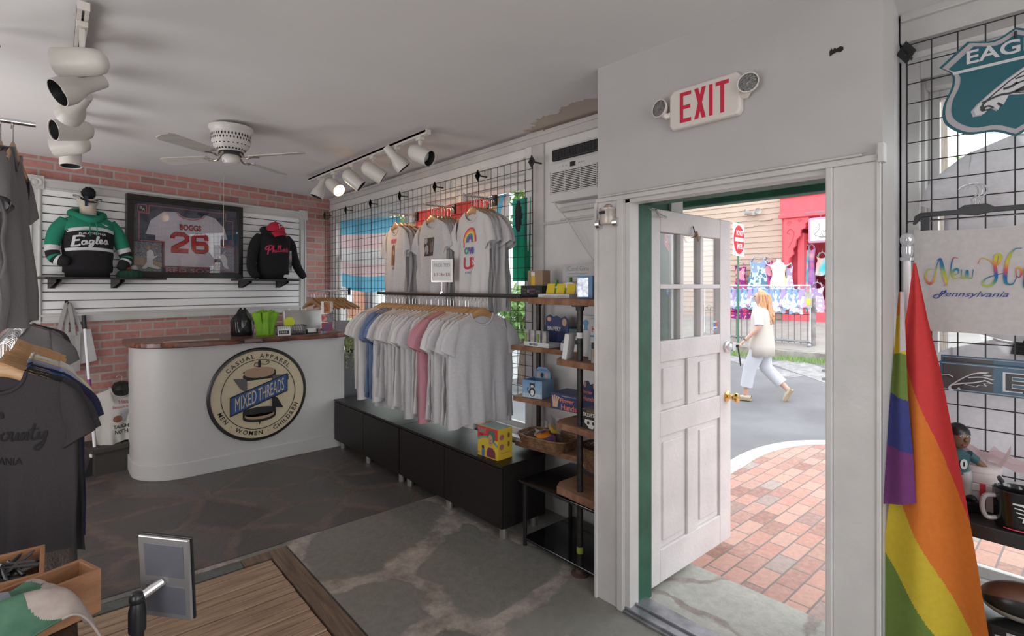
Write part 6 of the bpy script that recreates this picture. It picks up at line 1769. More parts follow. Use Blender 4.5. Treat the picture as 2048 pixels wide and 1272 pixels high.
MB().prism([((0.062 if k % 2 else 0.052) * math.cos(k * PI / 16), (0.062 if k % 2 else 0.052) * math.sin(k * PI / 16)) for k in range(32)], -0.003, 0.0).build('starburst', STO, sb)
MB().stroke([(-0.025, 0.005), (0.025, 0.012)], 0.004, 0, lambda a, b: (a, -0.0045, b)).build('pen_mark', mat('pen_maroon', (0.45, 0.05, 0.03), 0.7), sb, normals=False)

# tote bags, broom, dustpan, tee on torso form
TOTE = cloth('tote_canvas', (0.47, 0.455, 0.445), trans=0.15); TOTW = cloth('tote_white', (0.62, 0.61, 0.62), trans=0.15)
def tote(s, off, m, lab, tilt, w, h):
    t = bthing('tote_bag', lab, 'bag', s, off, 1.405, 0.0, 'tote bags hanging under the slat wall')
    M_ = rot('Y', tilt)
    mb = MB(M_); mb.grid(lambda u, v: (w * (u - 0.5) * (1 + 0.06 * v), -0.02 * math.sin(PI * u) * v + 0.005 * math.sin(8 * u + 3 * v), -0.24 - h * v), 14, 10)
    mb.grid(lambda u, v: (w * (u - 0.5) * (1 + 0.06 * v), 0.012 * math.sin(PI * u) * v, -0.24 - h * v), 14, 6)
    mb.build('bag_body', m, t, smooth='all')
    for yy in (-0.008, 0.004):
        MB(M_).stroke([(-0.055, -0.27), (-0.03, -0.12), (0.0, -0.0), (0.035, -0.14), (0.05, -0.27)], 0.026, 0, lambda a, b, yy=yy: (a, yy, b)).build('handle', m, t, solid=0.003)
    return t
tote(-2.60, 0.055, TOTE, 'natural canvas tote hanging nearer the front on the brick wall hook', 0.03, 0.19, 0.33)
tote(-2.585, 0.035, TOTW, 'white tote hanging tilted behind the natural canvas one', -0.13, 0.24, 0.28)
t = bthing('slat_hook', 'small black slat wall hook holding the two totes', 'hook', -2.60, 0.03, 1.405)
MB().tube([(0, 0, 0.01), (0, -0.04, 0.0), (0, -0.05, 0.012)], 0.004, 6).box((0, 0, 0.0), (0.02, 0.006, 0.05)).build('hook_wire', BLACKM, t)
t = thing('long_handled_broom', 'white handled broom with a black grip leaning on the brick wall', 'broom', tuple(bw(-2.47, 0.30, 0.0)), BWA)
p0 = Vector((-0.015, 0.0, 0.17)); p1 = Vector((-0.02, 0.245, 1.30)); dd = (p1 - p0)
MB().cyl(p0, p0 + dd * 0.90, 0.011, n=12).build('handle', WHM, t, smooth=True)
MB().cyl(p0 + dd * 0.90, p1, 0.015, n=12).build('grip', BLACKM, t, smooth=True)
MB().cyl(p0 + dd * 0.47, p0 + dd * 0.53, 0.014, n=12).build('joint_collar', mat('plum_plastic', (0.25, 0.05, 0.18), 0.5), t, smooth=True)
MB().bx(-0.05, 0.09, -0.02, 0.02, 0.145, 0.175).build('broom_head', WHM, t, bevel=0.006)
mb = MB().prism([(-0.055, 0.145), (0.095, 0.145), (0.13, 0.0), (-0.10, 0.0)], -0.025, 0.025).build('bristles', BLACKM, t)
t = bthing('low_ledge', 'low dark wooden ledge against the brick wall behind the counter end', 'ledge', -2.25, 0.20, 0.0)
MB().bx(-0.28, 0.6, -0.2, 0.15, 0.19, 0.225).bx(-0.26, 0.58, -0.18, 0.13, 0.0, 0.19).build('ledge_body', mat('dark_ledge', (0.05, 0.045, 0.04), 0.8), t)
t = bthing('torso_form_tee', 'off white T-shirt about Smoot-Hawley on a black torso form behind the counter end', 't-shirt', -2.285, 0.26, 0.70)
mbx, S_, P_ = tee_mesh(seed=8, amp=0.012, d=0.075, w=0.19, L=0.47, neck=0.085, slv=0.8, belly=0.1)
mbx.build('shirt', cloth('natural_tee', (0.50, 0.48, 0.44), heather=0.05), t, smooth='all')
f5 = on_tee(S_, P_, 0.004)
mb = MB(); mb.text('Has', 0.032, (-0.005, -0.135), 0, f5, 0.01).text('Smoot-Hawley', 0.030, (0.01, -0.175), 0, f5, 0.01, w=0.20).text('TAUGHT US', 0.032, (0.0, -0.335), 1, f5, 0.02, w=0.17).text('NOTHING', 0.032, (0.0, -0.38), 1, f5, 0.02, w=0.15)
mb.poly([(0.02 + 0.055 * math.cos(k * 0.4), -0.25 + 0.055 * math.sin(k * 0.4)) for k in range(16)], 2, f5).poly([(-0.055 + 0.035 * math.cos(k * 0.63), -0.27 + 0.03 * math.sin(k * 0.63)) for k in range(10)], 3, lambda a, b: (f5(a, b)[0], f5(a, b)[1] - 0.002, b))
mb.build('chest_print', [mat('print_brick', (0.36, 0.11, 0.09), 0.8), PRB, PRGY, PRBR], t, normals=False)
MB().tube([(0, 0, -0.07), (0, 0, -0.03), (0, 0, 0.02), (0, -0.005, 0.035)], [0.072, 0.085, 0.055, 0.01], 18).build('torso_form', mat('black_gloss_form', (0.012, 0.012, 0.013), 0.25), t, smooth=True)
MB().tube([(0.0, 0, 0.03), (0, 0, 0.05)] + [(-0.02 + 0.022 * math.cos(a), 0, 0.065 + 0.022 * math.sin(a)) for a in [-0.5 + 0.42 * k for k in range(9)]], 0.003, 6).build('form_hook', CHROME, t, smooth=True)

# ------------------------------------------------------------------ on the counter top (z = 1.10)
CT = 1.10
t = thing('tied_black_bag', 'black plastic carrier bag tied on top, standing on the counter', 'bag', (1.30, 5.20, CT), 0.1)
rr = random.Random(5)
mb = MB()
def bagf(u, v):
    a = u * 2 * PI; r = (0.095 * (1 - 0.1 * (1 - min(1, v * 8))) if v < 0.55 else 0.095 * (1 - ((v - 0.55) / 0.45) ** 1.5 * 0.83)); r *= 1 + 0.09 * math.sin(5 * a + 3 * v) + 0.07 * math.sin(9 * a - 6 * v) * v
    if v > 0.9: r += 0.012 * math.sin(7 * a) ** 2
    return (r * math.cos(a), r * 0.8 * math.sin(a), 0.24 * v + (0.012 * math.sin(4 * a) if v > 0.85 else 0))
mb.grid(bagf, 40, 16, cu=True)
BLKP = mat('black_polythene', (0.010, 0.010, 0.012), 0.22, bump=0.4, bscale=22)
mb.build('bag_body', BLKP, t, smooth='all')
MB().tube([(0, 0, 0.215), (0, 0, 0.235)], 0.018, 10).build('tie', BLKP, t)
t0_ = None
NEON = mat('neon_green_fabric', (0.30, 0.60, 0.025), 0.5, color2=(0.20, 0.48, 0.02), vscale=10, trans=0.25)
for k, (dx, dy, lean, h) in enumerate(((-0.085, 0.0, -0.24, 0.215), (-0.045, 0.03, -0.18, 0.22), (-0.02, -0.02, 0.0, 0.225), (0.03, 0.02, 0.12, 0.22), (0.06, -0.01, 0.24, 0.21))):
    t = thing('neon_green_bag', 'tall neon green bag in the bunch standing on the counter beside the black bag', 'bag', (1.465 + dx * 0.3, 5.08 + dy, CT), 0.3 * k, 'neon green bags on the counter')
    M_ = rot('Z', -0.3 * k) @ rot('Y', lean)
    MB(M_).grid(lambda u, v, k=k: ((0.045 * (1 - 0.45 * v + 0.75 * max(0, v - 0.55)) * math.cos(u * 6.283)) * (1 + 0.25 * math.sin(3 * u * 6.283 + k)), 0.035 * (1 - 0.4 * v + 0.7 * max(0, v - 0.55)) * math.sin(u * 6.283) * (1 + 0.2 * math.sin(4 * u * 6.283)), h * v + 0.012 * math.sin(u * 12.6 + k) * v), 28, 10, cu=True).build('bag_body', NEON, t, smooth='all', solid=0.0015)
t = thing('wire_basket', 'black wire basket with cards on the counter', 'basket', (1.66, 5.02, CT), -0.1)
mb = MB()
for z in (0.003, 0.085):
    a, b = (0.115, 0.055) if z < 0.05 else (0.13, 0.065); mb.tube([(-a, -b, z), (a, -b, z), (a, b, z), (-a, b, z)], 0.0022, 6, closed=True)
for k in range(17):
    x = -0.115 + 0.23 * k / 16
    for s in (-1, 1): mb.tube([(x, s * 0.055, 0.003), (x * 1.13, s * 0.065, 0.085)], 0.0012, 4)
for k in range(8):
    y = -0.05 + 0.10 * k / 7; mb.tube([(-0.13, y * 1.18, 0.085), (-0.115, y, 0.003), (0.115, y, 0.003), (0.13, y * 1.18, 0.085)], 0.0012, 4)
mb.build('basket_wire', BLACKM, t)
t = thing('easel_card', 'small white easel card with a black word plate in front of the wire basket', 'card', (1.585, 4.955, CT), -0.15)
MB(rot('X', -0.2)).bx(-0.055, 0.055, -0.002, 0.002, 0, 0.085).build('card', PRW, t)
MB(rot('X', -0.2)).bx(-0.045, 0.04, -0.004, -0.002, 0.012, 0.045).build('word_plate', PRB, t)
MB(rot('X', -0.2)).text('NAME', 0.018, (-0.002, 0.029), 0, lambda a, b: (a, -0.005, b), w=0.06).build('word', PRW, t) if False else MB(rot('X', -0.2)).text('FREE', 0.018, (-0.002, 0.029), 0, lambda a, b: (a, -0.005, b), w=0.06).build('word', PRW, t)
t = thing('starburst_card', 'lime green starburst card standing in the wire basket', 'card', (1.655, 5.03, CT + 0.115), -0.1)
MB().prism([((0.052 if k % 2 else 0.043) * math.cos(k * PI / 14), (0.052 if k % 2 else 0.043) * math.sin(k * PI / 14)) for k in range(28)], -0.002, 0.002).build('starburst', mat('lime_card', (0.55, 0.62, 0.02), 0.6), t)
MB().tube([(0, 0.004, -0.112), (0, 0.004, 0.0)], 0.002, 5).build('stick', BLACKM, t)
t = thing('computer_screen', 'back of a silver grey computer screen behind the wire basket', 'screen', (1.85, 5.20, CT), 0.06)
MB(rot('X', -0.12)).bx(-0.185, 0.185, 0, 0.016, 0.015, 0.215).build('screen_back', SILV, t, bevel=0.006)
MB(rot('X', -0.12)).bx(-0.19, -0.185, -0.002, 0.02, 0.015, 0.217).build('bezel', PRW, t)
MB().bx(-0.07, 0.07, -0.03, 0.09, 0, 0.012).build('foot', SILV, t, bevel=0.003)
t = thing('business_card_holder', 'small black holder with white cards on the counter', 'card holder', (1.86, 5.02, CT), 0.0)
MB().prism([(-0.05, 0), (0.05, 0), (0.05, 0.008), (-0.05, 0.008)], -0.03, 0.02).bx(-0.05, -0.046, -0.02, 0.02, 0, 0.04).bx(0.046, 0.05, -0.02, 0.02, 0, 0.04).build('holder', BLACKM, t)
MB(rot('X', -0.3)).bx(-0.044, 0.044, -0.004, 0.004, 0.010, 0.048).build('cards', PRW, t)
t = thing('leaflet_stand', 'tall clear stand of red and blue travel leaflets at the counter end', 'leaflet stand', (2.01, 5.03, CT), -0.3)
MB().bx(-0.06, 0.06, -0.03, 0.03, 0, 0.006).bx(-0.055, 0.055, 0.012, 0.016, 0, 0.30).bx(-0.058, -0.055, -0.03, 0.02, 0, 0.17).bx(0.055, 0.058, -0.03, 0.02, 0, 0.17).build('stand', glass_mat('clear_acrylic', (0.92, 0.93, 0.94), 0.06), t)
for k, (x, z, w, h, c, c2) in enumerate(((0, 0.01, 0.10, 0.08, (0.40, 0.05, 0.05), (0.08, 0.10, 0.25)), (-0.025, 0.10, 0.05, 0.075, (0.5, 0.04, 0.04), (0.6, 0.5, 0.45)), (0.028, 0.10, 0.048, 0.075, (0.25, 0.25, 0.28), (0.1, 0.1, 0.14)), (0.0, 0.185, 0.052, 0.11, (0.28, 0.03, 0.03), (0.5, 0.30, 0.06)))):
    MB().bx(x - w / 2, x + w / 2, -0.012 - 0.002 * k, -0.004, z, z + h).build('leaflet', mat('leaflet_%d' % k, c, 0.5, color2=c2, vscale=22), t)
t = thing('clear_notice', 'clear acrylic notice holder with a pale sheet at the counter corner', 'notice', (2.15, 4.985, CT), -0.25)
MB().bx(-0.066, 0.066, -0.002, 0.001, 0, 0.115).bx(-0.066, 0.066, -0.02, 0.03, 0, 0.003).build('holder', glass_mat('clear_acrylic', (0.92, 0.93, 0.94), 0.06), t)
MB().bx(-0.062, 0.062, 0.0015, 0.003, 0.004, 0.11).build('sheet', mat('lilac_sheet', (0.42, 0.36, 0.40), 0.5), t)
mb = MB()
for z, w in ((0.09, 0.05), (0.065, 0.055), (0.035, 0.03)): mb.bx(-w, w, -0.0035, -0.002, z, z + 0.003)
mb.build('text_lines', PRGY, t)
t = thing('loose_plank', 'pale flat board lying on the counter top at its left', 'board', (0.86, 4.965, CT), 0.0)
MB().bx(-0.2, 0.2, -0.02, 0.02, 0, 0.008).build('board', mat('pale_strip', (0.45, 0.33, 0.28), 0.5), t)

# trailing plant on the pedestal
t = thing('trailing_plant', 'small trailing yellow green plant in a black pot on the grey pedestal', 'plant', (2.24, 5.03, 0.885))
MB().lathe([(0.0, 0), (0.035, 0), (0.048, 0.07), (0.044, 0.07), (0.04, 0.06), (0.0, 0.06)], 18).build('pot', BLACKM, t, smooth=True)
rr = random.Random(6); mb = MB()
for k in range(26):
    a = rr.uniform(0, 6.28); r = rr.uniform(0.05, 0.10); dz = rr.uniform(-0.22, 0.03) if math.sin(a) < 0.2 else rr.uniform(-0.02, 0.06)
    if dz < 0: a = rr.uniform(-2.6, -1.2); r = rr.uniform(0.125, 0.16)
    P = cr([(0, 0, 0.06), (r * .5 * math.cos(a), r * .6 * math.sin(a), 0.14 + rr.uniform(0, .06)), (r * math.cos(a) * .8, r * math.sin(a), 0.09), (r * math.cos(a), r * math.sin(a) * 1.05, 0.06 + dz)], 5)
    mb.tube(P, 0.0015, 4)
    for p in P[4:]:
        for q in range(3):
            d = Vector((rr.uniform(-1, 1), rr.uniform(-1, .3), rr.uniform(-1, .6))).normalized(); e = d.orthogonal().normalized() * 0.006; l = rr.uniform(0.014, 0.028)
            mb.f([mb.v(p), mb.v(p + d * l * .5 + e), mb.v(p + d * l), mb.v(p + d * l * .5 - e)])
mb.build('foliage', mat('trailing_leaf', (0.34, 0.42, 0.16), 0.6, color2=(0.50, 0.50, 0.28), vscale=20, trans=0.3), t, normals=False)

# empty hangers on the far face-out arm, small white bag below it
face_out(2.03, 5.60, 1.50, 'low face-out arm loaded with empty hangers behind the counter')
for k in range(13):
    place_hanger((2.07 + k * 0.030, 5.60, 1.50 - HOOKZ - 0.008), -1.22 + 0.16 * ((k * 5) % 4 - 1.5), 'empty wooden hanger in the bunch above the counter end', 'empty hangers on the low arm behind the counter')
t = bthing('white_cord_bunch', 'small bunch of white plastic loops hanging on the slat wall above the screen', 'accessory', -0.60, 0.06, 1.14)
MB().tube(cr([(0, 0, 0.15), (-0.02, 0, 0.08), (-0.035, 0, 0.0), (-0.01, -0.01, -0.04), (0.02, 0, 0.0), (0.01, 0, 0.08), (0, 0, 0.15)], 5), 0.007, 6, flat=0.5).tube(cr([(0, -0.01, 0.15), (0.025, -0.01, 0.08), (0.04, -0.01, 0.01), (0.015, -0.01, -0.03), (-0.01, -0.01, 0.02), (0, -0.01, 0.15)], 5), 0.007, 6, flat=0.5).build('plastic_loop', WHM, t, smooth=True)

# ------------------------------------------------------------------ flags behind the wire grid
def flag_cloth(name, col):
    return cloth(name, col, trans=0.55)
FB = flag_cloth('flag_sky_blue', (0.18, 0.52, 0.72)); FP = flag_cloth('flag_pink', (0.80, 0.60, 0.62)); FW = flag_cloth('flag_white', (0.78, 0.76, 0.77))
def flag(name, lab, x, y0, y1, z0, z1, mats, fm, sag=0.0, nu=36, nv=24, wave=0.012, low=0.0):
    t = thing(name, lab, 'flag', (x, y0, z1), FX)
    W_ = y0 - y1; H_ = z1 - z0
    MB().grid(lambda u, v: (W_ * u, wave * math.sin(9 * u + 2 * v) + 0.5 * wave * math.sin(23 * u), -H_ * v - sag * math.sin(PI * u) * v + (-0.09 * u * (1 - v)) * (1 if low else 0) - low * (u - 0.3) * v * 0 ), nu, nv, fm).build('flag_cloth', mats, t, smooth='all')
    return t
t = flag('striped_flag', 'pale blue, pink and white striped flag behind the far grid panels', 2.545, 5.96, 4.55, 1.545, 2.315, [FB, FP, FW], lambda u, v: 0 if v < 0.2 or v > 0.79 else (1 if v < 0.40 or v > 0.6 else 2), sag=0.06, low=1)
R6 = [flag_cloth('flag_red', (0.75, 0.10, 0.09)), flag_cloth('flag_orange', (0.85, 0.36, 0.12)), flag_cloth('flag_yellow', (0.85, 0.70, 0.15)), flag_cloth('flag_green', (0.05, 0.42, 0.20)), flag_cloth('flag_blue', (0.06, 0.15, 0.5)), flag_cloth('flag_violet', (0.30, 0.08, 0.35)),
      flag_cloth('flag_black', (0.04, 0.04, 0.045)), flag_cloth('flag_brown', (0.50, 0.32, 0.20)), FB, FP, FW]
def prog(u, v):
    k = (u - 0.86) + abs(v - 0.5) * 0.0 + v * 0.28
    if k > 0.12: return 10
    if k > 0.09: return 9
    if k > 0.04: return 8
    if k > -0.02: return 7
    if k > -0.05: return 6
    return min(5, int(v * 6))
flag('rainbow_banner', 'red topped rainbow banner behind the hanging white shirts', 2.56, 4.30, 2.95, 1.45, 2.245, R6, prog, nu=60, nv=30, wave=0.008)
GT = flag_cloth('flag_emerald', (0.03, 0.42, 0.25)); GT2 = flag_cloth('flag_teal', (0.05, 0.36, 0.28))
flag('green_banner', 'green cloth banner with a black figure at the right end of the shop windows', 2.575, 2.94, 2.74, 1.585, 2.19, [GT2, GT, R6[6]], lambda u, v: 2 if (0.1 < u < 0.55 and 0.02 < v < 0.42 and ((u - 0.32) ** 2 / 0.05 + (v - 0.20) ** 2 / 0.04) < 1) else (0 if v < 0.5 else 1), nu=24, nv=40, wave=0.004)
# ------------------------------------------------------------------ pipe and plank shelving in the corner beside the door
PIPE = mat('gun_metal_pipe', (0.055, 0.052, 0.05), 0.42, 0.7, var=0.3, vscale=30)
PLNK = mat('live_edge_plank', (0.30, 0.175, 0.105), 0.6, color2=(0.21, 0.115, 0.07), vscale=4, bump=0.4, bscale=18, stretch=(6, 1.2, 4))
ROUGH = mat('rough_plank_edge', (0.19, 0.085, 0.045), 0.8, color2=(0.30, 0.16, 0.09), vscale=14, bump=0.9, bscale=50)
u_ = thing('pipe_shelving', 'shelving of rough planks on dark pipes between shirts and door', 'shelving', (2.35, 2.15, 0))
def plank(pts, z0, z1, seed):
    rr = random.Random(seed); out = []
    for i, p in enumerate(pts):
        q = pts[(i + 1) % len(pts)]; n = max(1, int(math.hypot(q[0] - p[0], q[1] - p[1]) / 0.07))
        for j in range(n):
            k = j / n; w = 0.0 if j == 0 else rr.uniform(-0.006, 0.006); out.append((p[0] + (q[0] - p[0]) * k + w, p[1] + (q[1] - p[1]) * k + w))
    mb = MB().prism(out, z0, z1, m=1, ax='z', top=0)
    mb.build('plank', [PLNK, ROUGH], u_, world=True, bevel=0.003)
LV = [(1.480, 1.480), (1.158, 1.148), (0.822, 0.797), (0.53, 0.445)]
for k, (za, zb) in enumerate(LV):
    plank([(2.30, 2.66 - 0.02 * k), (2.575, 2.68), (2.575, 1.72), (2.36, 1.72), (2.36, 2.05)], za - 0.032, za, k)
    plank([(2.095, 2.02), (2.16, 2.06), (2.355, 2.06), (2.355, 1.72), (2.085, 1.72)] if k else [(2.12, 2.28), (2.295, 2.36), (2.355, 2.06), (2.355, 1.72), (2.085, 1.72), (2.08, 2.05)], zb - (0.042 if k == 3 else 0.034), zb, 10 + k)
for (x, y, zt_) in ((2.136, 1.885, 1.445), (2.50, 2.58, 1.445), (2.50, 1.80, 1.445)):
    MB().cyl((x, y, 0.0), (x, y, zt_), 0.0165, n=14).build('pipe_post', PIPE, u_, world=True, smooth=True)
    MB().lathe([(0.0, 0), (0.048, 0), (0.048, 0.008), (0.024, 0.012), (0.022, 0.03), (0.0, 0.03)], 20, M=Matrix.Translation((x, y, 0))).build('floor_flange', mat('rusty_flange', (0.10, 0.055, 0.045), 0.8, var=0.3), u_, world=True, smooth=True)
    MB().lathe([(0.022, -0.03), (0.024, -0.010), (0.046, -0.008), (0.046, 0.0)], 20, M=Matrix.Translation((x, y, 1.447)), caps=False).build('top_flange', PIPE, u_, world=True, smooth=True)
MB().cyl((2.136, 1.885, 0.115), (2.136, 1.885, 0.15), 0.0178, n=14, caps=False).build('tape_band', mat('green_yellow_tape', (0.28, 0.32, 0.04), 0.6), u_, world=True)
MB().cyl((2.136, 1.885, 1.27), (2.136, 1.885, 1.30), 0.0172, n=14, caps=False).build('paper_label', PRW, u_, world=True)
# black glass side table under it
t = thing('side_table', 'black glass topped side table under the plank shelves', 'table', (2.33, 2.05, 0))
BLKG = mat('black_table_glass', (0.008, 0.008, 0.010), 0.12, coat=0.4)
MB().bx(2.10, 2.56, 1.73, 2.345, 0.375, 0.39).build('table_top', BLKG, t, world=True, bevel=0.003)
MB().bx(2.12, 2.55, 1.75, 2.325, 0.035, 0.05).build('lower_shelf', BLKG, t, world=True, bevel=0.003)
for x in (2.13, 2.53):
    for y in (1.76, 2.315):
        MB().cyl((x, y, 0), (x, y, 0.375), 0.013, n=12).build('table_leg', mat('black_tube', (0.012, 0.012, 0.014), 0.3), t, world=True, smooth=True)


def carton(name, label, cat, x, y, z, w, d, h, cols, rz=FX, open_top=False, fronts=None):
    t = thing(name, label, cat, (x, y, z), rz)
    mb = MB()
    if open_top:
        e = 0.003
        mb.bx(-w / 2, w / 2, -d / 2, -d / 2 + e, 0, h).bx(-w / 2, w / 2, d / 2 - e, d / 2, 0, h).bx(-w / 2, -w / 2 + e, -d / 2, d / 2, 0, h).bx(w / 2 - e, w / 2, -d / 2, d / 2, 0, h).bx(-w / 2, w / 2, -d / 2, d / 2, 0, e)
    else: mb.bx(-w / 2, w / 2, -d / 2, d / 2, 0, h)
    mb.build('carton', cols, t, bevel=0.001)
    return t


KRAFT = mat('kraft_card', (0.36, 0.24, 0.16), 0.8, var=0.06); BLKC = mat('black_card', (0.022, 0.02, 0.022), 0.5); WHC = mat('white_card', (0.66, 0.66, 0.67), 0.5)
NVC = mat('navy_card', (0.03, 0.045, 0.13), 0.45); SKC = mat('sky_card', (0.30, 0.46, 0.62), 0.5, color2=(0.12, 0.28, 0.52), vscale=5); SAL = mat('salmon_ink', (0.75, 0.22, 0.17), 0.6)
YLC = mat('yellow_card', (0.68, 0.52, 0.03), 0.5); GRC = mat('leaf_ink', (0.10, 0.26, 0.04), 0.6); SKIN2 = mat('finger_ink', (0.62, 0.38, 0.27), 0.6); GRD = mat('green_slate_card', (0.06, 0.12, 0.12), 0.5); BLU2 = mat('soft_blue_card', (0.10, 0.26, 0.50), 0.4)
F = lambda d: (lambda a, b: (a, -d, b))
# top shelf
t = carton('cardboard_sleeve', 'small brown cardboard display with a yellow beer picture on the top plank', 'box', 2.43, 2.505, 1.553, 0.14, 0.07, 0.10, [KRAFT])
MB().bx(-0.035, 0.0, -0.037, -0.034, 0.0, 0.09).build('beer_picture', mat('beer_yellow', (0.72, 0.45, 0.03), 0.5), t); MB().bx(-0.035, 0.0, -0.038, -0.034, 0.065, 0.09).build('foam_picture', PRW, t)
t = carton('black_card_box', 'flat black card box with small white print under the brown display', 'box', 2.42, 2.50, 1.481, 0.20, 0.13, 0.071, [BLKC])
mb = MB(); mb.text('TRIVIA', 0.012, (-0.065, 0.045), 0, F(0.0665), w=0.04).text('CARDS', 0.012, (-0.065, 0.025), 0, F(0.0665), w=0.04).text('GAME', 0.014, (0.01, 0.045), 1, F(0.0665), w=0.05).text('NIGHT', 0.014, (0.01, 0.022), 1, F(0.0665), w=0.05).text('DRINK', 0.014, (0.065, 0.035), 0, F(0.0665), w=0.04)
mb.poly([(-0.028 + 0.012 * math.cos(k * .6), 0.036 + 0.012 * math.sin(k * .6)) for k in range(10)], 0, F(0.0665)); mb.build('box_print', [PRGY, mat('mauve_ink', (0.42, 0.22, 0.36), 0.6)], t, normals=False)
t = thing('card_rack', 'white counter display of yellow and green cards with a clear sign behind', 'display', (2.27, 2.15, 1.481), FX + 0.1)
MB().prism([(-0.115, 0), (0.115, 0), (0.115, 0.022), (-0.115, 0.022)], -0.075, 0.0).prism([(-0.115, 0), (0.115, 0), (0.115, 0.075), (0.06, 0.095), (-0.06, 0.06), (-0.115, 0.04)], 0.0, 0.06).build('rack', WHC, t)
for x in (-0.075, 0.0, 0.075): MB(Matrix.Translation((x, -0.012, 0.022)) @ rot('X', -0.25)).bx(-0.030, 0.030, -0.003, 0.003, 0, 0.062).build('yellow_card', YLC, t)
for x in (-0.037, 0.038): MB(Matrix.Translation((x, -0.006, 0.022)) @ rot('X', -0.25)).bx(-0.010, 0.010, -0.003, 0.003, 0, 0.058).build('green_card', GRC, t)
MB().bx(-0.045, -0.035, 0.0, 0.02, 0.075, 0.105).build('sprig', GRC, t); MB().bx(0.055, 0.067, 0.0, 0.02, 0.09, 0.12).build('sprig', GRC, t)
MB().text('CARDS', 0.009, (-0.05, 0.011), 0, F(0.0765), w=0.06).text('SMALL', 0.009, (0.06, 0.011), 0, F(0.0765), w=0.06).build('rack_print', mat('pale_ink', (0.5, 0.35, 0.33), 0.6), t, normals=False)
t = thing('clear_display_sign', 'translucent grey sign board standing behind the yellow cards on the top plank', 'sign', (2.40, 2.12, 1.481), FX + 0.1)
MB().bx(-0.13, 0.13, 0, 0.003, 0.0, 0.20).build('board', mat('frosted_board', (0.48, 0.47, 0.48), 0.4), t, bevel=0.001)
MB().text('!Card Gina', 0.028, (-0.015, 0.175), 0, F(0.001), w=0.165).stroke([(-0.09, 0.145), (0.06, 0.145)], 0.003, 0, F(0.001)).stroke([(-0.10, 0.125), (0.08, 0.125)], 0.003, 0, F(0.001)).build('sign_lettering', PRGY, t, normals=False)
t = carton('blue_gift_box', 'small shiny blue gift box at the door end of the top plank', 'box', 2.20, 1.90, 1.481, 0.085, 0.05, 0.125, [BLU2], FX + 0.5)
MB().bx(-0.04, 0.02, -0.0265, -0.025, 0.01, 0.115).build('silver_front', mat('silver_foil', (0.42, 0.46, 0.52), 0.25, 0.6, var=0.4, vscale=60), t)
t = carton('brown_upright_carton', 'tall plain carton behind the blue gift box', 'box', 2.30, 1.80, 1.481, 0.10, 0.06, 0.17, [mat('pale_tan_card', (0.50, 0.40, 0.34), 0.7)])
t = carton('hanging_packet', 'small green and pink packet hanging high beside the cord', 'packet', 2.585, 2.10, 1.57, 0.05, 0.012, 0.09, [mat('green_pink_packet', (0.10, 0.35, 0.08), 0.4, color2=(0.35, 0.10, 0.15), vscale=40)], FX)
# second level
Z2 = 1.159
t = carton('purple_header_card', 'dark purple box with two cartoon faces rising at the back of the second plank', 'box', 2.49, 2.36, Z2, 0.22, 0.08, 0.13, [NVC])
mb = MB().prism([(-0.10, 0.10), (-0.095, 0.19), (-0.06, 0.205), (-0.03, 0.19), (0.0, 0.20), (0.04, 0.185), (0.075, 0.20), (0.10, 0.18), (0.105, 0.12), (0.10, 0.10)], -0.043, -0.040); mb.build('header_board', NVC, t)
mb = MB().text('BRAVERY', 0.026, (-0.02, 0.115), 0, F(0.0445), 0.02, w=0.12).poly([(-0.065 + 0.02 * math.cos(k * .6), 0.175 + 0.015 * math.sin(k * .6)) for k in range(10)], 1, F(0.0445)).poly([(0.07 + 0.02 * math.cos(k * .6), 0.16 + 0.026 * math.sin(k * .6)) for k in range(10)], 1, F(0.0445))
mb.build('header_print', [PRW, SKIN2], t, normals=False)
t = carton('green_slate_box', 'dark green box with a small yellow label behind the white tray', 'box', 2.47, 2.16, Z2, 0.13, 0.10, 0.125, [GRD])
MB().bx(-0.01, 0.02, -0.052, -0.05, 0.06, 0.085).build('white_label', PRW, t); MB().bx(0.02, 0.055, -0.052, -0.05, 0.065, 0.095).build('yellow_label', YLC, t)
t = carton('pen_display_box', 'white display box with long green packets and BRAVERY on its front', 'box', 2.38, 2.43, Z2, 0.23, 0.10, 0.03, [WHC], open_top=True)
mb = MB()
for x in (-0.095, -0.04, 0.015, 0.07): mb.bx(x - 0.018, x + 0.018, -0.045, -0.02, 0.0, 0.105)
mb.build('packet', [mat('pale_packet', (0.52, 0.50, 0.49), 0.4, color2=(0.30, 0.29, 0.30), vscale=24)], t)
mb = MB()
for x in (-0.095, 0.015): mb.tube([(x, -0.047, 0.03), (x, -0.047, 0.085)], 0.008, 8)
mb.build('green_pencil', mat('olive_green', (0.25, 0.34, 0.08), 0.5), t)
MB().text('BRAVERY', 0.014, (-0.02, 0.015), 0, F(0.0515), 0.02, w=0.08).build('box_print', PRB, t, normals=False)
t = thing('open_white_tray', 'open white card tray with slanted sides at the end of the second plank', 'tray', (2.40, 2.12, Z2), FX + 0.15)
S_x = Matrix(((0, 1, 0, 0), (1, 0, 0, 0), (0, 0, 1, 0), (0, 0, 0, 1)))
MB().bx(-0.09, 0.09, -0.075, -0.073, 0, 0.045).bx(-0.09, 0.09, 0.073, 0.075, 0, 0.12).prism([(-0.075, 0), (0.075, 0), (0.075, 0.12), (-0.075, 0.045)], -0.09, -0.088, M=S_x).prism([(-0.075, 0), (0.075, 0), (0.075, 0.12), (-0.075, 0.045)], 0.088, 0.09, M=S_x).bx(-0.09, 0.09, -0.075, 0.075, 0, 0.003).build('tray_card', WHC, t)
Z2b = 1.149
t = carton('cat_picture_box', 'white box with a small cat and orange figures standing behind the front pipe', 'box', 2.30, 1.93, Z2b, 0.13, 0.03, 0.235, [WHC], FX + 0.1)
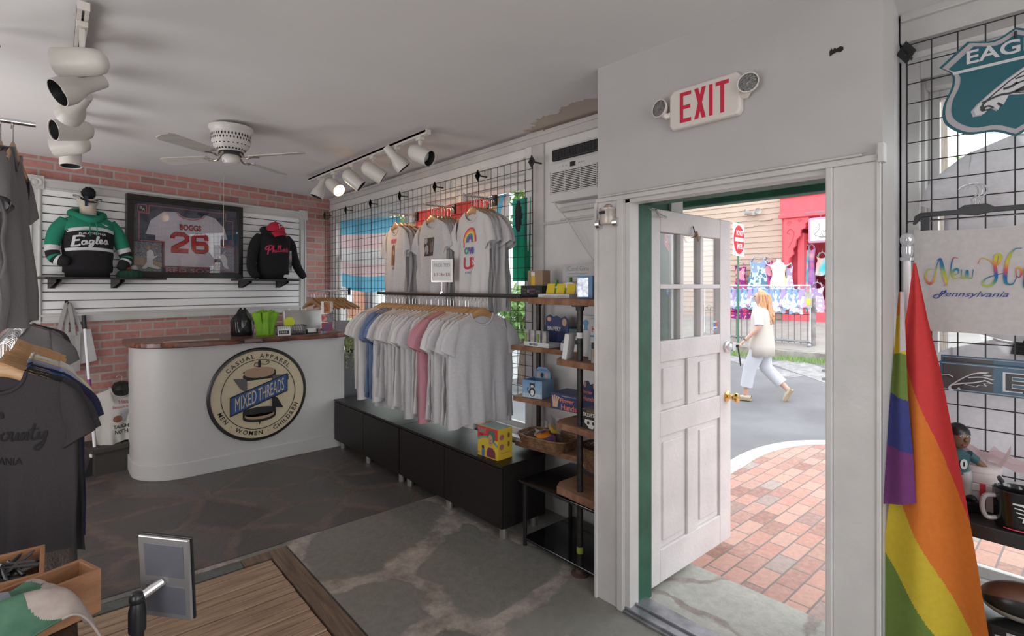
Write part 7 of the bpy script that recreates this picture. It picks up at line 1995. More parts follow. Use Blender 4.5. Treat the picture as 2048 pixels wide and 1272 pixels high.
mb = MB().poly([(-0.04 + 0.02 * math.cos(k * .6), 0.19 + 0.02 * math.sin(k * .6)) for k in range(10)], 0, F(0.0155)).poly([(-0.055, 0.15), (-0.025, 0.15), (-0.03, 0.18), (-0.05, 0.18)], 0, F(0.0157)).poly([(0.02 + 0.02 * math.cos(k * .6), 0.20 + 0.02 * math.sin(k * .6)) for k in range(10)], 1, F(0.0155))
mb.build('box_print', [BLU2, mat('orange_ink', (0.65, 0.35, 0.10), 0.6)], t, normals=False)
t = carton('hands_game_box', 'white box with red HANDS lettering at the right end of the second level', 'box', 2.22, 1.80, Z2b + 0.08, 0.13, 0.04, 0.145, [WHC], FX)
mb = MB().text('GAMES', 0.014, (0.0, 0.118), 1, F(0.0215), 0.02, w=0.06).text('HANDS', 0.032, (0.0, 0.088), 0, F(0.0215), 0.03, w=0.11).text('soft', 0.008, (0.02, 0.02), 1, F(0.0215)).bx(-0.065, 0.065, -0.0212, -0.020, 0.045, 0.055, 2)
mb.build('box_print', [mat('game_red', (0.55, 0.06, 0.05), 0.6), PRB, BLU2], t, normals=False)
t = carton('stacked_game_box', 'low pale box beneath the box with red HANDS lettering', 'box', 2.22, 1.80, Z2b, 0.13, 0.08, 0.079, [mat('pale_blue_card', (0.45, 0.48, 0.52), 0.5)], FX)
t = thing('white_flat_box', 'slim white box leaning behind the front pipe on the second level', 'box', (2.15, 1.99, Z2b), FX + 0.35)
MB(rot('Y', 0.14)).bx(-0.014, 0.014, -0.05, 0.05, 0.0, 0.14).build('carton', WHC, t, bevel=0.002)
t = thing('spice_jar', 'clear jar with a black lid at the door end of the second level', 'jar', (2.13, 1.775, Z2b))
MB().lathe([(0, 0), (0.022, 0), (0.022, 0.07), (0.018, 0.075), (0, 0.075)], 18).build('glass_jar', mat('jar_contents', (0.30, 0.24, 0.20), 0.15), t, smooth=True)
MB().lathe([(0, 0.075), (0.020, 0.075), (0.020, 0.105), (0, 0.106)], 18).build('lid', BLACKM, t, smooth=True)
# third level
Z3 = 0.823
t = carton('cat_finger_box', 'blue sky picture box with a black and white cat on the third plank', 'box', 2.41, 2.49, Z3, 0.15, 0.15, 0.115, [SKC], FX + 0.25, open_top=True)
mb = MB(); f = F(0.0762)
mb.poly([(0.0 + 0.024 * math.cos(k * .6), 0.04 + 0.03 * math.sin(k * .6)) for k in range(10)], 0, f).poly([(-0.02, 0.11), (-0.014, 0.098), (0.014, 0.098), (0.02, 0.11), (0.02, 0.075), (0.0, 0.062), (-0.02, 0.075)], 0, f).poly([(0.0 + 0.014 * math.cos(k * .6), 0.036 + 0.02 * math.sin(k * .6)) for k in range(10)], 1, F(0.077)).poly([(0.0 + 0.012 * math.cos(k * .6), 0.078 + 0.009 * math.sin(k * .6)) for k in range(10)], 1, F(0.077))
mb.stroke([(-0.02, 0.03), (-0.035, 0.05), (-0.032, 0.07)], 0.006, 0, f)
for k in range(13): mb.poly([(-0.072 + k * 0.0115, 0.003), (-0.066 + k * 0.0115, 0.003), (-0.066 + k * 0.0115, 0.03), (-0.072 + k * 0.0115, 0.03)], 1, F(0.0758))
mb.build('cat_picture', [BLKC, PRW], t, normals=False)
hb = MB().prism([(-0.06, 0.11), (-0.062, 0.15), (-0.03, 0.185), (0.03, 0.185), (0.06, 0.155), (0.062, 0.11)], 0.05, 0.053).build('header_board', SKC, t)
mb = MB(); f = F(-0.049); mb.text('FINGER CATS', 0.012, (0, 0.168), 0, lambda a, b: (a, 0.049, b - 4 * a * a), w=0.10)
for x in (-0.03, 0.0, 0.03): mb.poly([(x + 0.012 * math.cos(k * .6), 0.132 + 0.018 * math.sin(k * .6)) for k in range(10)], 1 if x else 0, f)
mb.build('header_print', [BLKC, SKIN2], hb, normals=False)
t = carton('finger_hands_box', 'navy box with salmon Finger Hands lettering lying on the third plank', 'box', 2.33, 2.12, Z3, 0.19, 0.16, 0.095, [NVC], FX + 0.12)
mb = MB(); f = F(0.0812); mb.text('Finger', 0.034, (0.022, 0.052), 0, f, 0.02, w=0.10).text('Hands', 0.032, (0.035, 0.018), 0, f, 0.02, w=0.11).text('The Attachment for a Lot of Fun', 0.008, (0.035, 0.082), 1, f, w=0.10)
for k in range(4): mb.stroke([(-0.075 + k * 0.008, 0.01), (-0.078 + k * 0.011, 0.05), (-0.082 + k * 0.016, 0.082 - 0.004 * abs(k - 1))], 0.010, 2, F(0.0815))
mb.build('box_print', [SAL, PRW, SKIN2], t, normals=False)
t = carton('hands_display_box', 'navy display box with a hand shaped header beside the front pipe', 'box', 2.25, 1.86, Z3, 0.15, 0.09, 0.10, [NVC], FX, open_top=True)
hb = MB().prism([(-0.085, 0.09), (-0.095, 0.16), (-0.075, 0.185), (-0.06, 0.175), (-0.05, 0.205), (-0.025, 0.21), (-0.01, 0.19), (0.02, 0.20), (0.04, 0.17), (0.055, 0.15), (0.075, 0.145), (0.085, 0.09)], -0.049, -0.045).build('header_board', NVC, t)
mb = MB(); mb.text('Finger', 0.026, (-0.03, 0.145), 0, F(0.0495), 0.02, w=0.075).text('Hands', 0.026, (-0.02, 0.112), 0, F(0.0495), 0.02, w=0.085)
for x, z in ((-0.078, 0.168), (-0.045, 0.188), (0.02, 0.182), (0.062, 0.132)): mb.poly([(x + 0.009 * math.cos(k * .6), z + 0.016 * math.sin(k * .6)) for k in range(10)], 1, F(0.0495))
mb.build('header_print', [SAL, SKIN2], hb, normals=False)
Z3b = 0.798
t = carton('skeleton_box', 'dark box with a skull face and SKELETON lettering on the third front plank', 'box', 2.20, 1.79, Z3b, 0.13, 0.16, 0.10, [BLKC], FX)
mb = MB(); f = F(0.0812); mb.text('SKELETON', 0.020, (0.0, 0.075), 0, f, 0.02, w=0.115).text('WIND UP THE', 0.006, (-0.01, 0.093), 1, f, w=0.05)
mb.poly([(-0.045, 0.05), (0.035, 0.05), (0.038, 0.03), (0.015, 0.015), (0.01, 0.004), (-0.02, 0.004), (-0.025, 0.015), (-0.048, 0.03)], 0, f)
for x in (-0.022, 0.012): mb.poly([(x + 0.009 * math.cos(k * .6), 0.033 + 0.009 * math.sin(k * .6)) for k in range(10)], 2, F(0.082))
mb.build('box_print', [PRW, YLC, BLKC], t, normals=False)
MB().bx(-0.065, 0.065, -0.08, 0.08, 0.10, 0.102).build('lid_panel', mat('grey_green_lid', (0.20, 0.21, 0.19), 0.5), t)
# wicker baskets
WICK = mat('wicker', (0.32, 0.175, 0.085), 0.6, color2=(0.15, 0.075, 0.04), vscale=30, bump=0.3)
def basket(name, lab, x, y, z, a, b, h, rz, flare=1.15, rnd=False, curve=0.0):
    t = thing(name, lab, 'basket', (x, y, z), rz)
    def ring(q, zz, off=0.0, n=44):
        out = []
        for k in range(n):
            an = 2 * PI * k / n; c_, s_ = math.cos(an), math.sin(an); p = 1.0 if rnd else 0.55
            out.append((math.copysign(abs(c_) ** p, c_) * (a * q + off * (-1) ** k), math.copysign(abs(s_) ** p, s_) * (b * q + off * (-1) ** k), zz + curve * c_ * c_ * zz / h))
        return out
    mb = MB(); L = int(h / 0.008)
    for k in range(L):
        q = 1 + (flare - 1) * k / L; mb.tube(ring(q, 0.006 + k * 0.008, 0.0022 * (-1) ** k), 0.0036, 5, closed=True)
    mb.prism([(p[0] * .98, p[1] * .98) for p in ring(1.0, 0)], 0.0, 0.004, ax='z')
    mb.build('woven_wall', WICK, t, smooth=True)
    mb = MB()
    for k in range(2): mb.tube(ring(flare + 0.02 * k, h + 0.002 + 0.004 * k), 0.006, 6, closed=True)
    mb.build('basket_rim', WICK, t, smooth=True)
    return t
basket('wicker_tray_basket', 'rectangular wicker basket of small packets on the lowest long plank', 2.38, 2.37, 0.531, 0.10, 0.17, 0.062, 0.12)
basket('round_wicker_basket', 'round deep wicker basket behind the front pipe', 2.31, 1.87, 0.531, 0.10, 0.10, 0.12, 0, 1.2, True)
rr = random.Random(9)
cols_ = [mat('packet_orange', (0.75, 0.25, 0.03), 0.3), mat('packet_white', (0.62, 0.60, 0.62), 0.25), mat('packet_violet', (0.18, 0.09, 0.20), 0.3), mat('packet_yellow', (0.72, 0.50, 0.08), 0.3)]
for k in range(12):
    t = thing('snack_packet', 'small shiny packet in the rectangular wicker basket', 'packet', (2.37 + rr.uniform(-0.05, 0.05), 2.37 + rr.uniform(-0.10, 0.10), 0.548 + 0.008 * k), rr.uniform(0, 3), 'packets in the wicker basket')
    M_ = rot('X', rr.uniform(-0.5, 0.5)) @ rot('Y', rr.uniform(-0.5, 0.5))
    MB(M_).grid(lambda u, v: (0.045 * (2 * u - 1), 0.03 * (2 * v - 1), 0.010 * math.sin(PI * u) * math.sin(PI * v)), 8, 8).grid(lambda u, v: (0.045 * (2 * u - 1), 0.03 * (2 * v - 1), -0.008 * math.sin(PI * u) * math.sin(PI * v)), 8, 8).build('wrapper', cols_[k % 4], t, smooth='all')
CELL = glass_mat('cellophane', (0.95, 0.95, 0.97), 0.25, 0.15)
t = thing('cellophane_bag', 'crumpled clear cellophane bag standing in the rectangular wicker basket', 'bag', (2.42, 2.39, 0.54), 0.2)
MB().grid(lambda u, v: (0.05 * (1 - 0.3 * v) * math.cos(u * 6.283) * (1 + .25 * math.sin(5 * u * 6.283)), 0.08 * (1 - 0.3 * v) * math.sin(u * 6.283) * (1 + .2 * math.sin(7 * u * 6.283)), 0.15 * v + 0.02 * math.sin(u * 20) * v), 40, 8, cu=True).build('film', CELL, t)

# toy box on the cabinet
t = thing('yellow_toy_box', 'yellow and red toy box with an afro haired figure, on the near cabinet', 'box', (2.13, 2.60, 0.466), FX + 0.06)
YB = mat('toy_yellow', (0.62, 0.43, 0.035), 0.45); TR_ = mat('toy_red', (0.58, 0.035, 0.045), 0.45); TE = mat('toy_teal', (0.10, 0.32, 0.26), 0.5); TGn = mat('toy_dark_green', (0.07, 0.14, 0.08), 0.6)
w, d, h = 0.19, 0.125, 0.19
MB().bx(-w / 2, w / 2, -d / 2, d / 2, 0, h).build('carton', YB, t, bevel=0.001)
mb = MB(); f = F(d / 2 + 0.0006)
mb.poly([(-w / 2, h), (-w / 2, 0.10), (-0.06, 0.125), (0.0, 0.135), (0.05, 0.12), (w / 2, 0.12), (w / 2, h)], 0, f)
f = F(d / 2 + 0.0012); mb.stroke([(-w / 2, 0.103), (-0.05, 0.122), (0.01, 0.13), (0.06, 0.105), (w / 2, 0.085)], 0.014, 1, f)
mb.text('FUNNY', 0.030, (-0.05, 0.165), 1, f, 0.03, w=0.075).text('HAIR', 0.014, (-0.06, 0.138), 4, f, 0.02, w=0.04)
f = F(d / 2 + 0.0018); mb.poly([(0.038 + 0.037 * math.cos(k * .4), 0.142 + 0.038 * math.sin(k * .4)) for k in range(16)], 2, f)
f = F(d / 2 + 0.0024); mb.poly([(0.028 + 0.022 * math.cos(k * .4), 0.115 + 0.036 * math.sin(k * .4)) for k in range(16)], 3, f); mb.poly([(-0.005, 0.008), (0.075, 0.008), (0.07, 0.05), (0.045, 0.07), (0.01, 0.068), (-0.005, 0.045)], 5, f)
f = F(d / 2 + 0.003)
for x in (0.02, 0.037): mb.poly([(x + 0.004 * math.cos(k), 0.122 + 0.0025 * math.sin(k)) for k in range(6)], 4, f)
mb.stroke([(0.018, 0.10), (0.028, 0.096), (0.038, 0.10)], 0.003, 4, f); mb.poly([(0.026, 0.118), (0.031, 0.118), (0.033, 0.107), (0.024, 0.107)], 6, f)
mb.poly([(-0.052, -0.0 + 0.002), (-0.03, 0.002), (-0.028, 0.045), (-0.054, 0.045)], 7, f).poly([(-0.041 + 0.011 * math.cos(k * .6), 0.06 + 0.014 * math.sin(k * .6)) for k in range(10)], 4, f).text('3+', 0.014, (-0.08, 0.022), 4, f)
mb.build('front_picture', [TR_, TE, TGn, PRS, PRB, mat('toy_maroon', (0.16, 0.03, 0.06), 0.5), PRBR, PRU], t, normals=False)
mb = MB(); g_ = lambda a, b: (w / 2 + 0.001, a, b)
for (y, z, m) in ((-0.03, 0.14, 0), (0.03, 0.145, 1), (-0.03, 0.08, 0), (0.03, 0.09, 1)): mb.poly([(y + (0.02 if not m else 0.01) * math.cos(k * .6), z + 0.018 * math.sin(k * .6)) for k in range(10)], m, g_)
mb.stroke([(-0.045, 0.04), (0.045, 0.04)], 0.002, 1, g_); mb.build('side_pictures', [mat('toy_mauve', (0.35, 0.12, 0.16), 0.5), PRBR], t, normals=False)
MB().bx(-w / 2 + 0.02, w / 2 - 0.005, -d / 2 + 0.01, d / 2, h, h + 0.002).build('top_window', mat('toy_window', (0.30, 0.42, 0.40), 0.2), t)
# ------------------------------------------------------------------ right window display
TEAL = mat('sign_teal', (0.018, 0.115, 0.145), 0.35); SVR = mat('sign_silver', (0.42, 0.40, 0.42), 0.4); CHAR = mat('sign_charcoal', (0.05, 0.05, 0.055), 0.4); SWH = mat('sign_white', (0.62, 0.62, 0.64), 0.4)
t = thing('shield_sign', 'teal shield shaped metal sign reading EAGLES with a bird head, on the right grid', 'sign', (2.475, 0.216, 2.06), FX)
half = cr([(0, 0.372, 0), (-0.055, 0.347, 0), (-0.125, 0.367, 0)], 4)[:-1] + [Vector((-0.125, 0.367, 0))] + cr([(-0.125, 0.367, 0), (-0.205, 0.298, 0)], 1)[1:] + cr([(-0.205, 0.298, 0), (-0.170, 0.262, 0), (-0.170, 0.215, 0), (-0.194, 0.150, 0), (-0.188, 0.085, 0), (-0.13, 0.035, 0), (-0.055, 0.028, 0), (0, 0.0, 0)], 4)[1:]
outl = [(p.x, p.y) for p in half] + [(-p.x, p.y) for p in reversed(half[1:-1])]
cx, cz = 0, 0.19
def sc(k, dz=0.0): return [(cx + (a - cx) * k, cz + (b - cz) * k + dz) for a, b in outl]
MB().prism(outl, -0.004, 0.0).build('shield_plate', TEAL, t)
MB().prism(sc(0.955), -0.0055, -0.003).build('silver_border', SVR, t)
MB().prism(sc(0.865), -0.0065, -0.004).build('shield_face', TEAL, t)
mb = MB(); fn = lambda a, b: (a, -0.0085, b)
mb.text('EAGLES', 0.048, (0, 0.307), 0, fn, 0.02, w=0.255).bx(-0.165, 0.165, -0.0075, -0.005, 0.258, 0.268)
mb.build('raised_lettering', SWH, t)
hd = [(-0.10, 0.118), (-0.085, 0.138), (-0.055, 0.165), (-0.02, 0.195), (0.02, 0.222), (0.06, 0.235), (0.10, 0.238), (0.075, 0.222), (0.115, 0.218), (0.085, 0.205), (0.125, 0.195), (0.09, 0.185), (0.12, 0.17), (0.08, 0.165), (0.09, 0.15), (0.055, 0.152), (0.04, 0.138), (0.0, 0.145), (-0.02, 0.15), (-0.04, 0.105), (-0.055, 0.12), (-0.075, 0.10), (-0.095, 0.10)]
def grow(P, k):
    mx = sum(a for a, b in P) / len(P); mz = sum(b for a, b in P) / len(P); return [(mx + (a - mx) * k, mz + (b - mz) * k) for a, b in P]
mb = MB().prism(grow(hd, 1.13), -0.0080, -0.006, 1).prism(grow(hd, 1.06), -0.0085, -0.006, 0).prism(grow(hd, 0.93), -0.0092, -0.006, 2).prism(grow(hd, 0.84), -0.0098, -0.006, 0)
f = lambda a, b: (a, -0.0108, b)
mb.stroke([(-0.085, 0.135), (-0.04, 0.15), (-0.01, 0.15), (0.03, 0.165)], 0.007, 2, f).stroke([(-0.03, 0.168), (-0.01, 0.172), (0.005, 0.182)], 0.008, 2, f).stroke([(0.0, 0.195), (0.05, 0.205), (0.09, 0.208)], 0.005, 2, f).stroke([(0.0, 0.178), (0.05, 0.188), (0.09, 0.188)], 0.005, 2, f).stroke([(-0.09, 0.11), (-0.07, 0.12), (-0.055, 0.11)], 0.006, 2, f).stroke([(0.0, 0.15), (0.03, 0.155), (0.07, 0.165)], 0.008, 2, f)
mb.build('bird_head', [SWH, SVR, CHAR], t, normals=False)
MB().cyl((0, -0.007, 0.335), (0, -0.012, 0.355), 0.004, n=8).cyl((0, -0.007, 0.355), (0, 0.03, 0.36), 0.004, n=8).build('grid_hook', BLACKM, t)

# banner on a clip hanger
t = thing('clip_hanger', 'wide black plastic clip hanger holding the white banner on the right grid', 'hanger', (2.43, 0.314, 1.80), FX)
BP = mat('hanger_black_plastic', (0.035, 0.035, 0.04), 0.35)
MB().prism([(-0.178, -0.02), (-0.172, 0.01), (-0.155, 0.022), (-0.05, 0.022), (-0.03, 0.036), (0.03, 0.036), (0.05, 0.022), (0.155, 0.022), (0.172, 0.01), (0.178, -0.02), (0.168, -0.02), (0.15, 0.004), (0.04, 0.004), (0.0, -0.004), (-0.04, 0.004), (-0.15, 0.004), (-0.168, -0.02)], -0.006, 0.006).build('hanger_body', BP, t, bevel=0.002)
for x in (-0.14, 0.14): MB().bx(x - 0.013, x + 0.013, -0.012, 0.012, -0.045, 0.004).build('clip', BP, t, bevel=0.002)
for k, dx in enumerate((0.0, 0.006, -0.006)): MB().tube([(dx, 0, 0.03), (dx * 2, 0, 0.055)] + [(-0.01 + dx * 2 + 0.028 * math.cos(a), 0.004 * k, 0.083 + 0.026 * math.sin(a)) for a in [-0.9 + 0.4 * q for q in range(10)]], 0.0025, 6).build('hanger_hook', CHROME, t, smooth=True)
MB().tube([(-0.145, -0.004, -0.012), (0.145, -0.004, -0.012)], 0.0015, 6).build('clip_wire', CHROME, t)
t = thing('town_banner', 'white cloth banner with New Hope Pennsylvania in rainbow script', 'banner', (2.425, 0.314, 1.76), FX)
BN = cloth('banner_cotton', (0.60, 0.57, 0.56), trans=0.2)
def bf(x, z): return (x, -0.004 - 0.006 * math.sin(12 * x + 1) * min(1, -z * 5) , z - 0.012 * math.sin(PI * (x + 0.172) / 0.344) * (1 + z / 0.38) * (z > -0.38))
MB().grid(lambda u, v: bf(-0.172 + 0.344 * u, -0.375 * v), 28, 16).build('banner_cloth', BN, t, smooth='all')
def rainbow_ink():
    m, nt, b = nodes_of('rainbow_ink'); tcn = _node(nt, 'ShaderNodeTexCoord'); sp = _node(nt, 'ShaderNodeSeparateXYZ'); lk(nt, tcn.outputs['Object'], sp.inputs[0])
    x = nmath(nt, 'FRACT', nmath(nt, 'ADD', nmath(nt, 'MULTIPLY', sp.outputs['Z'], 8.0), nmath(nt, 'MULTIPLY', sp.outputs['X'], 3.0)))
    lk(nt, nramp(nt, x, [(0.0, (0.60, 0.08, 0.08)), (0.2, (0.62, 0.45, 0.05)), (0.45, (0.35, 0.45, 0.05)), (0.62, (0.02, 0.20, 0.30)), (0.8, (0.02, 0.10, 0.35)), (1.0, (0.60, 0.08, 0.08))]), b.inputs['Base Color']); b.inputs['Roughness'].default_value = 0.8
    return m
RBI = rainbow_ink()
mb = MB(); g = lambda a, b: (bf(a, b)[0], bf(a, b)[1] - 0.003, bf(a, b)[2])
T_ = lambda lo, hi: (lambda t: lo + (hi - lo) * math.sin(PI * t) ** 2)
q = lambda P, w=0.008, lo=0.0022: mb.stroke(P, T_(lo, w), 0, g, n=6)
q([(-0.115, -0.145), (-0.132, -0.15), (-0.138, -0.18), (-0.125, -0.20), (-0.112, -0.18), (-0.105, -0.13), (-0.095, -0.105)], 0.007)
q([(-0.105, -0.115), (-0.095, -0.105), (-0.09, -0.13), (-0.082, -0.175), (-0.078, -0.20), (-0.086, -0.205)], 0.011); q([(-0.078, -0.20), (-0.068, -0.16), (-0.062, -0.115), (-0.055, -0.10), (-0.045, -0.105)], 0.004)
q([(-0.062, -0.168), (-0.045, -0.158), (-0.048, -0.142), (-0.060, -0.155), (-0.056, -0.178), (-0.038, -0.172)], 0.007)
q([(-0.036, -0.145), (-0.034, -0.172), (-0.025, -0.175), (-0.020, -0.148), (-0.018, -0.172), (-0.008, -0.175), (-0.004, -0.145)], 0.007)
q([(0.008, -0.125), (0.018, -0.105), (0.040, -0.115), (0.052, -0.13), (0.062, -0.125), (0.066, -0.10), (0.056, -0.098), (0.052, -0.13), (0.055, -0.18), (0.04, -0.205), (0.022, -0.198), (0.03, -0.178), (0.06, -0.165), (0.085, -0.16)], 0.009)
q([(0.118, -0.08), (0.10, -0.082), (0.086, -0.11), (0.078, -0.16), (0.080, -0.195), (0.095, -0.20), (0.105, -0.18)], 0.010)
q([(0.105, -0.18), (0.104, -0.15), (0.112, -0.145), (0.118, -0.16), (0.112, -0.178), (0.104, -0.172)], 0.006)
q([(0.124, -0.145), (0.122, -0.205), (0.128, -0.208), (0.128, -0.15), (0.142, -0.146), (0.142, -0.17), (0.128, -0.174)], 0.006)
q([(0.146, -0.165), (0.162, -0.158), (0.158, -0.145), (0.148, -0.155), (0.152, -0.175), (0.166, -0.17)], 0.006)
mb.build('script_lettering', RBI, t, normals=False)
MB().text('Pennsylvania', 0.026, (-0.005, -0.237), 0, g, 0.0, w=0.185, shear=0.55).stroke([(-0.10, -0.236), (-0.115, -0.245), (-0.105, -0.252), (-0.088, -0.235), (-0.078, -0.22)], 0.003, 0, g).build('small_lettering', mat('royal_ink', (0.02, 0.05, 0.25), 0.8), t, normals=False)

# two street-style signs
for k, (x, dz, lab) in enumerate(((2.462, 0.0, 'front blue grey street style sign with a bird head and EAGLES'), (2.478, 0.022, 'second blue grey street style sign just behind and above the first'))):
    t = thing('street_style_sign', lab, 'sign', (x, 0.112, 1.17 + dz), FX)
    STB = mat('sign_steel_blue', (0.055, 0.13, 0.20), 0.35)
    MB().bx(-0.305, 0.305, -0.003, 0.0, 0.0, 0.105).build('sign_plate', STB, t, bevel=0.012)
    MB().bx(-0.295, -0.16, -0.0045, -0.002, 0.010, 0.095).build('grey_panel', mat('panel_grey', (0.085, 0.08, 0.085), 0.4), t, bevel=0.001)
    MB().bx(-0.30, 0.30, -0.0042, -0.003, 0.098, 0.1).bx(-0.30, 0.30, -0.0042, -0.003, 0.005, 0.007).build('border_line', SVR, t)
    if k == 0:
        m_ = Matrix.Translation((-0.225, 0, -0.048)) @ Matrix.Scale(0.52, 4)
        MB(m_).prism(grow(hd, 1.08), -0.012, -0.006, 0).prism(grow(hd, 0.93), -0.0135, -0.006, 1).stroke([(-0.085, 0.135), (-0.03, 0.152), (0.03, 0.165), (0.09, 0.188)], 0.008, 0, lambda a, b: (a, -0.0148, b)).stroke([(0.0, 0.195), (0.05, 0.205), (0.09, 0.208)], 0.007, 0, lambda a, b: (a, -0.0148, b)).build('bird_head', [SWH, CHAR], t, normals=False)
        MB().text('EAGLES', 0.068, (0.07, 0.051), 0, lambda a, b: (a, -0.0048, b), 0.05, w=0.41).text('EAGLES', 0.060, (0.07, 0.051), 1, lambda a, b: (a, -0.0058, b), 0.015, w=0.395).build('sign_lettering', [SWH, CHAR], t, normals=False)
        MB().tube([(-0.30, -0.008, 0.052), (-0.28, -0.01, 0.058), (-0.268, -0.006, 0.05)], 0.003, 6).build('wire_tie', CHROME, t)

# white shirts on the street side of the grid, seen from behind
o = place_tee(4, (2.565, 0.13, 2.10), -FX, TW, 'white T-shirt facing the street high behind the shield sign', None, sc=(1.12, 0.8, 1.0))
o = place_tee(2, (2.565, 0.18, 1.37), -FX, TW, 'white T-shirt facing the street low behind the street style signs', None, sc=(1.15, 0.8, 1.0))
t = thing('black_neck_form', 'black neck of a torso form above the lower white shirt in the right window', 'form', (2.565, 0.15, 1.36), FX)
MB().tube([(0, 0, -0.05), (0, 0, 0.0), (0, 0, 0.06), (0, 0, 0.09)], [0.09, 0.08, 0.05, 0.03], 18, flat=0.5).build('neck', MATS['black_gloss_form'], t, smooth=True)

# rainbow flag on its pole
t = thing('flag_pole', 'white flag pole with a clear knob standing against the right hand reveal', 'pole', (2.30, 0.482, 0))
MB().cyl((0, 0, 0), (0, 0, 1.64), 0.0115, n=12).build('pole', WHM, t, smooth=True)
MB().lathe([(0.0, 1.64), (0.02, 1.64), (0.022, 1.65), (0.014, 1.655), (0.018, 1.67), (0.018, 1.69), (0.013, 1.695), (0.02, 1.705), (0.022, 1.72), (0.015, 1.735), (0.0, 1.74)], 14).build('clear_knob', mat('clear_knob', (0.62, 0.62, 0.64), 0.08, 0.5), t, smooth=True)
R6b = [cloth('rb_red', (0.66, 0.055, 0.055), trans=0.3), cloth('rb_orange', (0.72, 0.20, 0.03), trans=0.3), cloth('rb_yellow', (0.66, 0.50, 0.04), trans=0.3), cloth('rb_green', (0.16, 0.24, 0.05), trans=0.3), cloth('rb_blue', (0.05, 0.06, 0.24), trans=0.3), cloth('rb_violet', (0.19, 0.05, 0.20), trans=0.3), cloth('rb_white', (0.60, 0.56, 0.58), trans=0.3)]
YAW = -math.atan2(0.6586, 0.7525)
t = thing('rainbow_flag', 'large rainbow flag hanging in folds from the pole beside the door', 'flag', (2.27, 0.452, 1.63), FX)
def lerpt(P, z):
    for a, b in zip(P, P[1:]):
        if b[2] <= z <= a[2]:
            k = (z - a[2]) / (b[2] - a[2]); return a[0] + (b[0] - a[0]) * k, a[1] + (b[1] - a[1]) * k
    return (P[-1] if z < P[-1][2] else P[0])[:2]
FR_ = [(.001, 0, .002), (.038, -.022, -.196), (.079, -.066, -.357), (.116, -.124, -.521), (.151, -.171, -.675), (.185, -.19, -.885), (.215, -.19, -1.112), (.226, -.19, -1.35)]
FL_ = [(-.007, 0, .002), (-.02, -.014, -.155), (-.035, -.042, -.286), (-.033, -.111, -.511), (-.034, -.181, -.781), (-.045, -.19, -.901), (-.045, -.19, -1.35)]
def Afn(u, v):
    z = -1.35 * v; l, r = lerpt(FL_, z), lerpt(FR_, z); am = 0.022 * min(1, v * 2.5) * math.sin(PI * min(1, u * 1.6) * 0.5 + 0.2)
    return (l[0] + (r[0] - l[0]) * u, l[1] + (r[1] - l[1]) * u + am * math.sin(2.6 * PI * u + 0.6 + 1.2 * v) + 0.008 * math.sin(9 * u + 3 * v) * v, z)
def Acol(u, v):
    x, _, z = Afn(u + 0.005, v + 0.003)
    if x > -0.035 + (-0.31 - z) * 0.423: return 0
    if x > (-0.80 - z) * 0.516: return 1
    return 2 if x > -0.045 + (-0.97 - z) * 0.65 else 3
MB().grid(Afn, 110, 230, Acol).build('flag_front_fold', R6b, t, smooth='all')
BR_ = [(-.027, -.037, -.09), (-.015, -.066, -.257), (.002, -.12, -.436), (.032, -.188, -.647), (.045, -.215, -.80)]
BL_ = [(-.040, -.04, -.09), (-.045, -.052, -.199), (-.045, -.077, -.303), (-.045, -.141, -.51), (-.045, -.218, -.85)]
def Bfn(u, v):
    z = -0.10 - 0.67 * v - 0.03 * (1 - u) * v; l, r = lerpt(BL_, z), lerpt(BR_, z)
    return (l[0] + (r[0] - l[0]) * u, l[1] + (r[1] - l[1]) * u - 0.004 + 0.008 * math.sin(2 * PI * u + 1), z)
def Bcol(u, v):
    k = v + 0.05 * (1 - u) if v > 0.3 else v
    return 6 if (v < 0.30 and u > 0.55) else (1 if v < 0.12 else (2 if k < 0.32 else (3 if k < 0.54 else (4 if k < 0.78 else 5))))
MB().grid(Bfn, 30, 150, Bcol).build('flag_side_fold', R6b, t, smooth='all')

# black shelf with mug, figurine and gift boxes
t = thing('display_shelf', 'black display shelf on the right grid carrying the mug and figurine', 'shelf', (2.22, 0.45, 0.745))
MB().bx(0, 0.275, -0.85, 0.0, 0, 0.045).build('shelf_board', BSH, t, bevel=0.003)
MB().bx(0.255, 0.275, -0.5, -0.48, -0.12, 0.0).build('shelf_bracket', BSH, t); MB().bx(0.255, 0.275, -0.1, -0.08, -0.12, 0.0).build('shelf_bracket', BSH, t)
SZ = 0.791
t = thing('black_mug', 'large glossy black mug with a white winged emblem and orange dot', 'mug', (2.285, 0.195, SZ), FX + 0.55)
MB().lathe([(0.0, 0), (0.052, 0), (0.056, 0.01), (0.060, 0.118), (0.056, 0.12), (0.052, 0.11), (0.048, 0.012), (0.0, 0.010)], 40).build('mug_body', mat('mug_black_glaze', (0.008, 0.008, 0.009), 0.08, coat=0.5), t, smooth=True)
MB().tube(cr([(-0.054, 0, 0.095), (-0.085, 0, 0.09), (-0.092, 0, 0.055), (-0.08, 0, 0.025), (-0.053, 0, 0.025)], 5), 0.007, 8).build('mug_handle', mat('mug_handle_grey', (0.30, 0.27, 0.27), 0.15), t, smooth=True)
mw = lambda a, b: (0.0605 * math.sin(a / 0.058), -0.0605 * math.cos(a / 0.058), b)
mb = MB(); mb.stroke([(-0.035, 0.088), (-0.01, 0.088), (0.02, 0.086), (0.035, 0.07), (0.03, 0.052), (0.01, 0.045), (-0.008, 0.055), (-0.015, 0.035)], 0.005, 0, mw)
for k in range(4): mb.stroke([(-0.038 + 0.004 * k, 0.088 - 0.012 * k), (-0.018, 0.086 - 0.012 * k), (-0.008, 0.08 - 0.01 * k)], 0.0035, 0, mw)
mb.stroke([(0.0, 0.07), (0.012, 0.08), (0.026, 0.072), (0.018, 0.058), (0.004, 0.058), (0.0, 0.07)], 0.003, 0, mw)
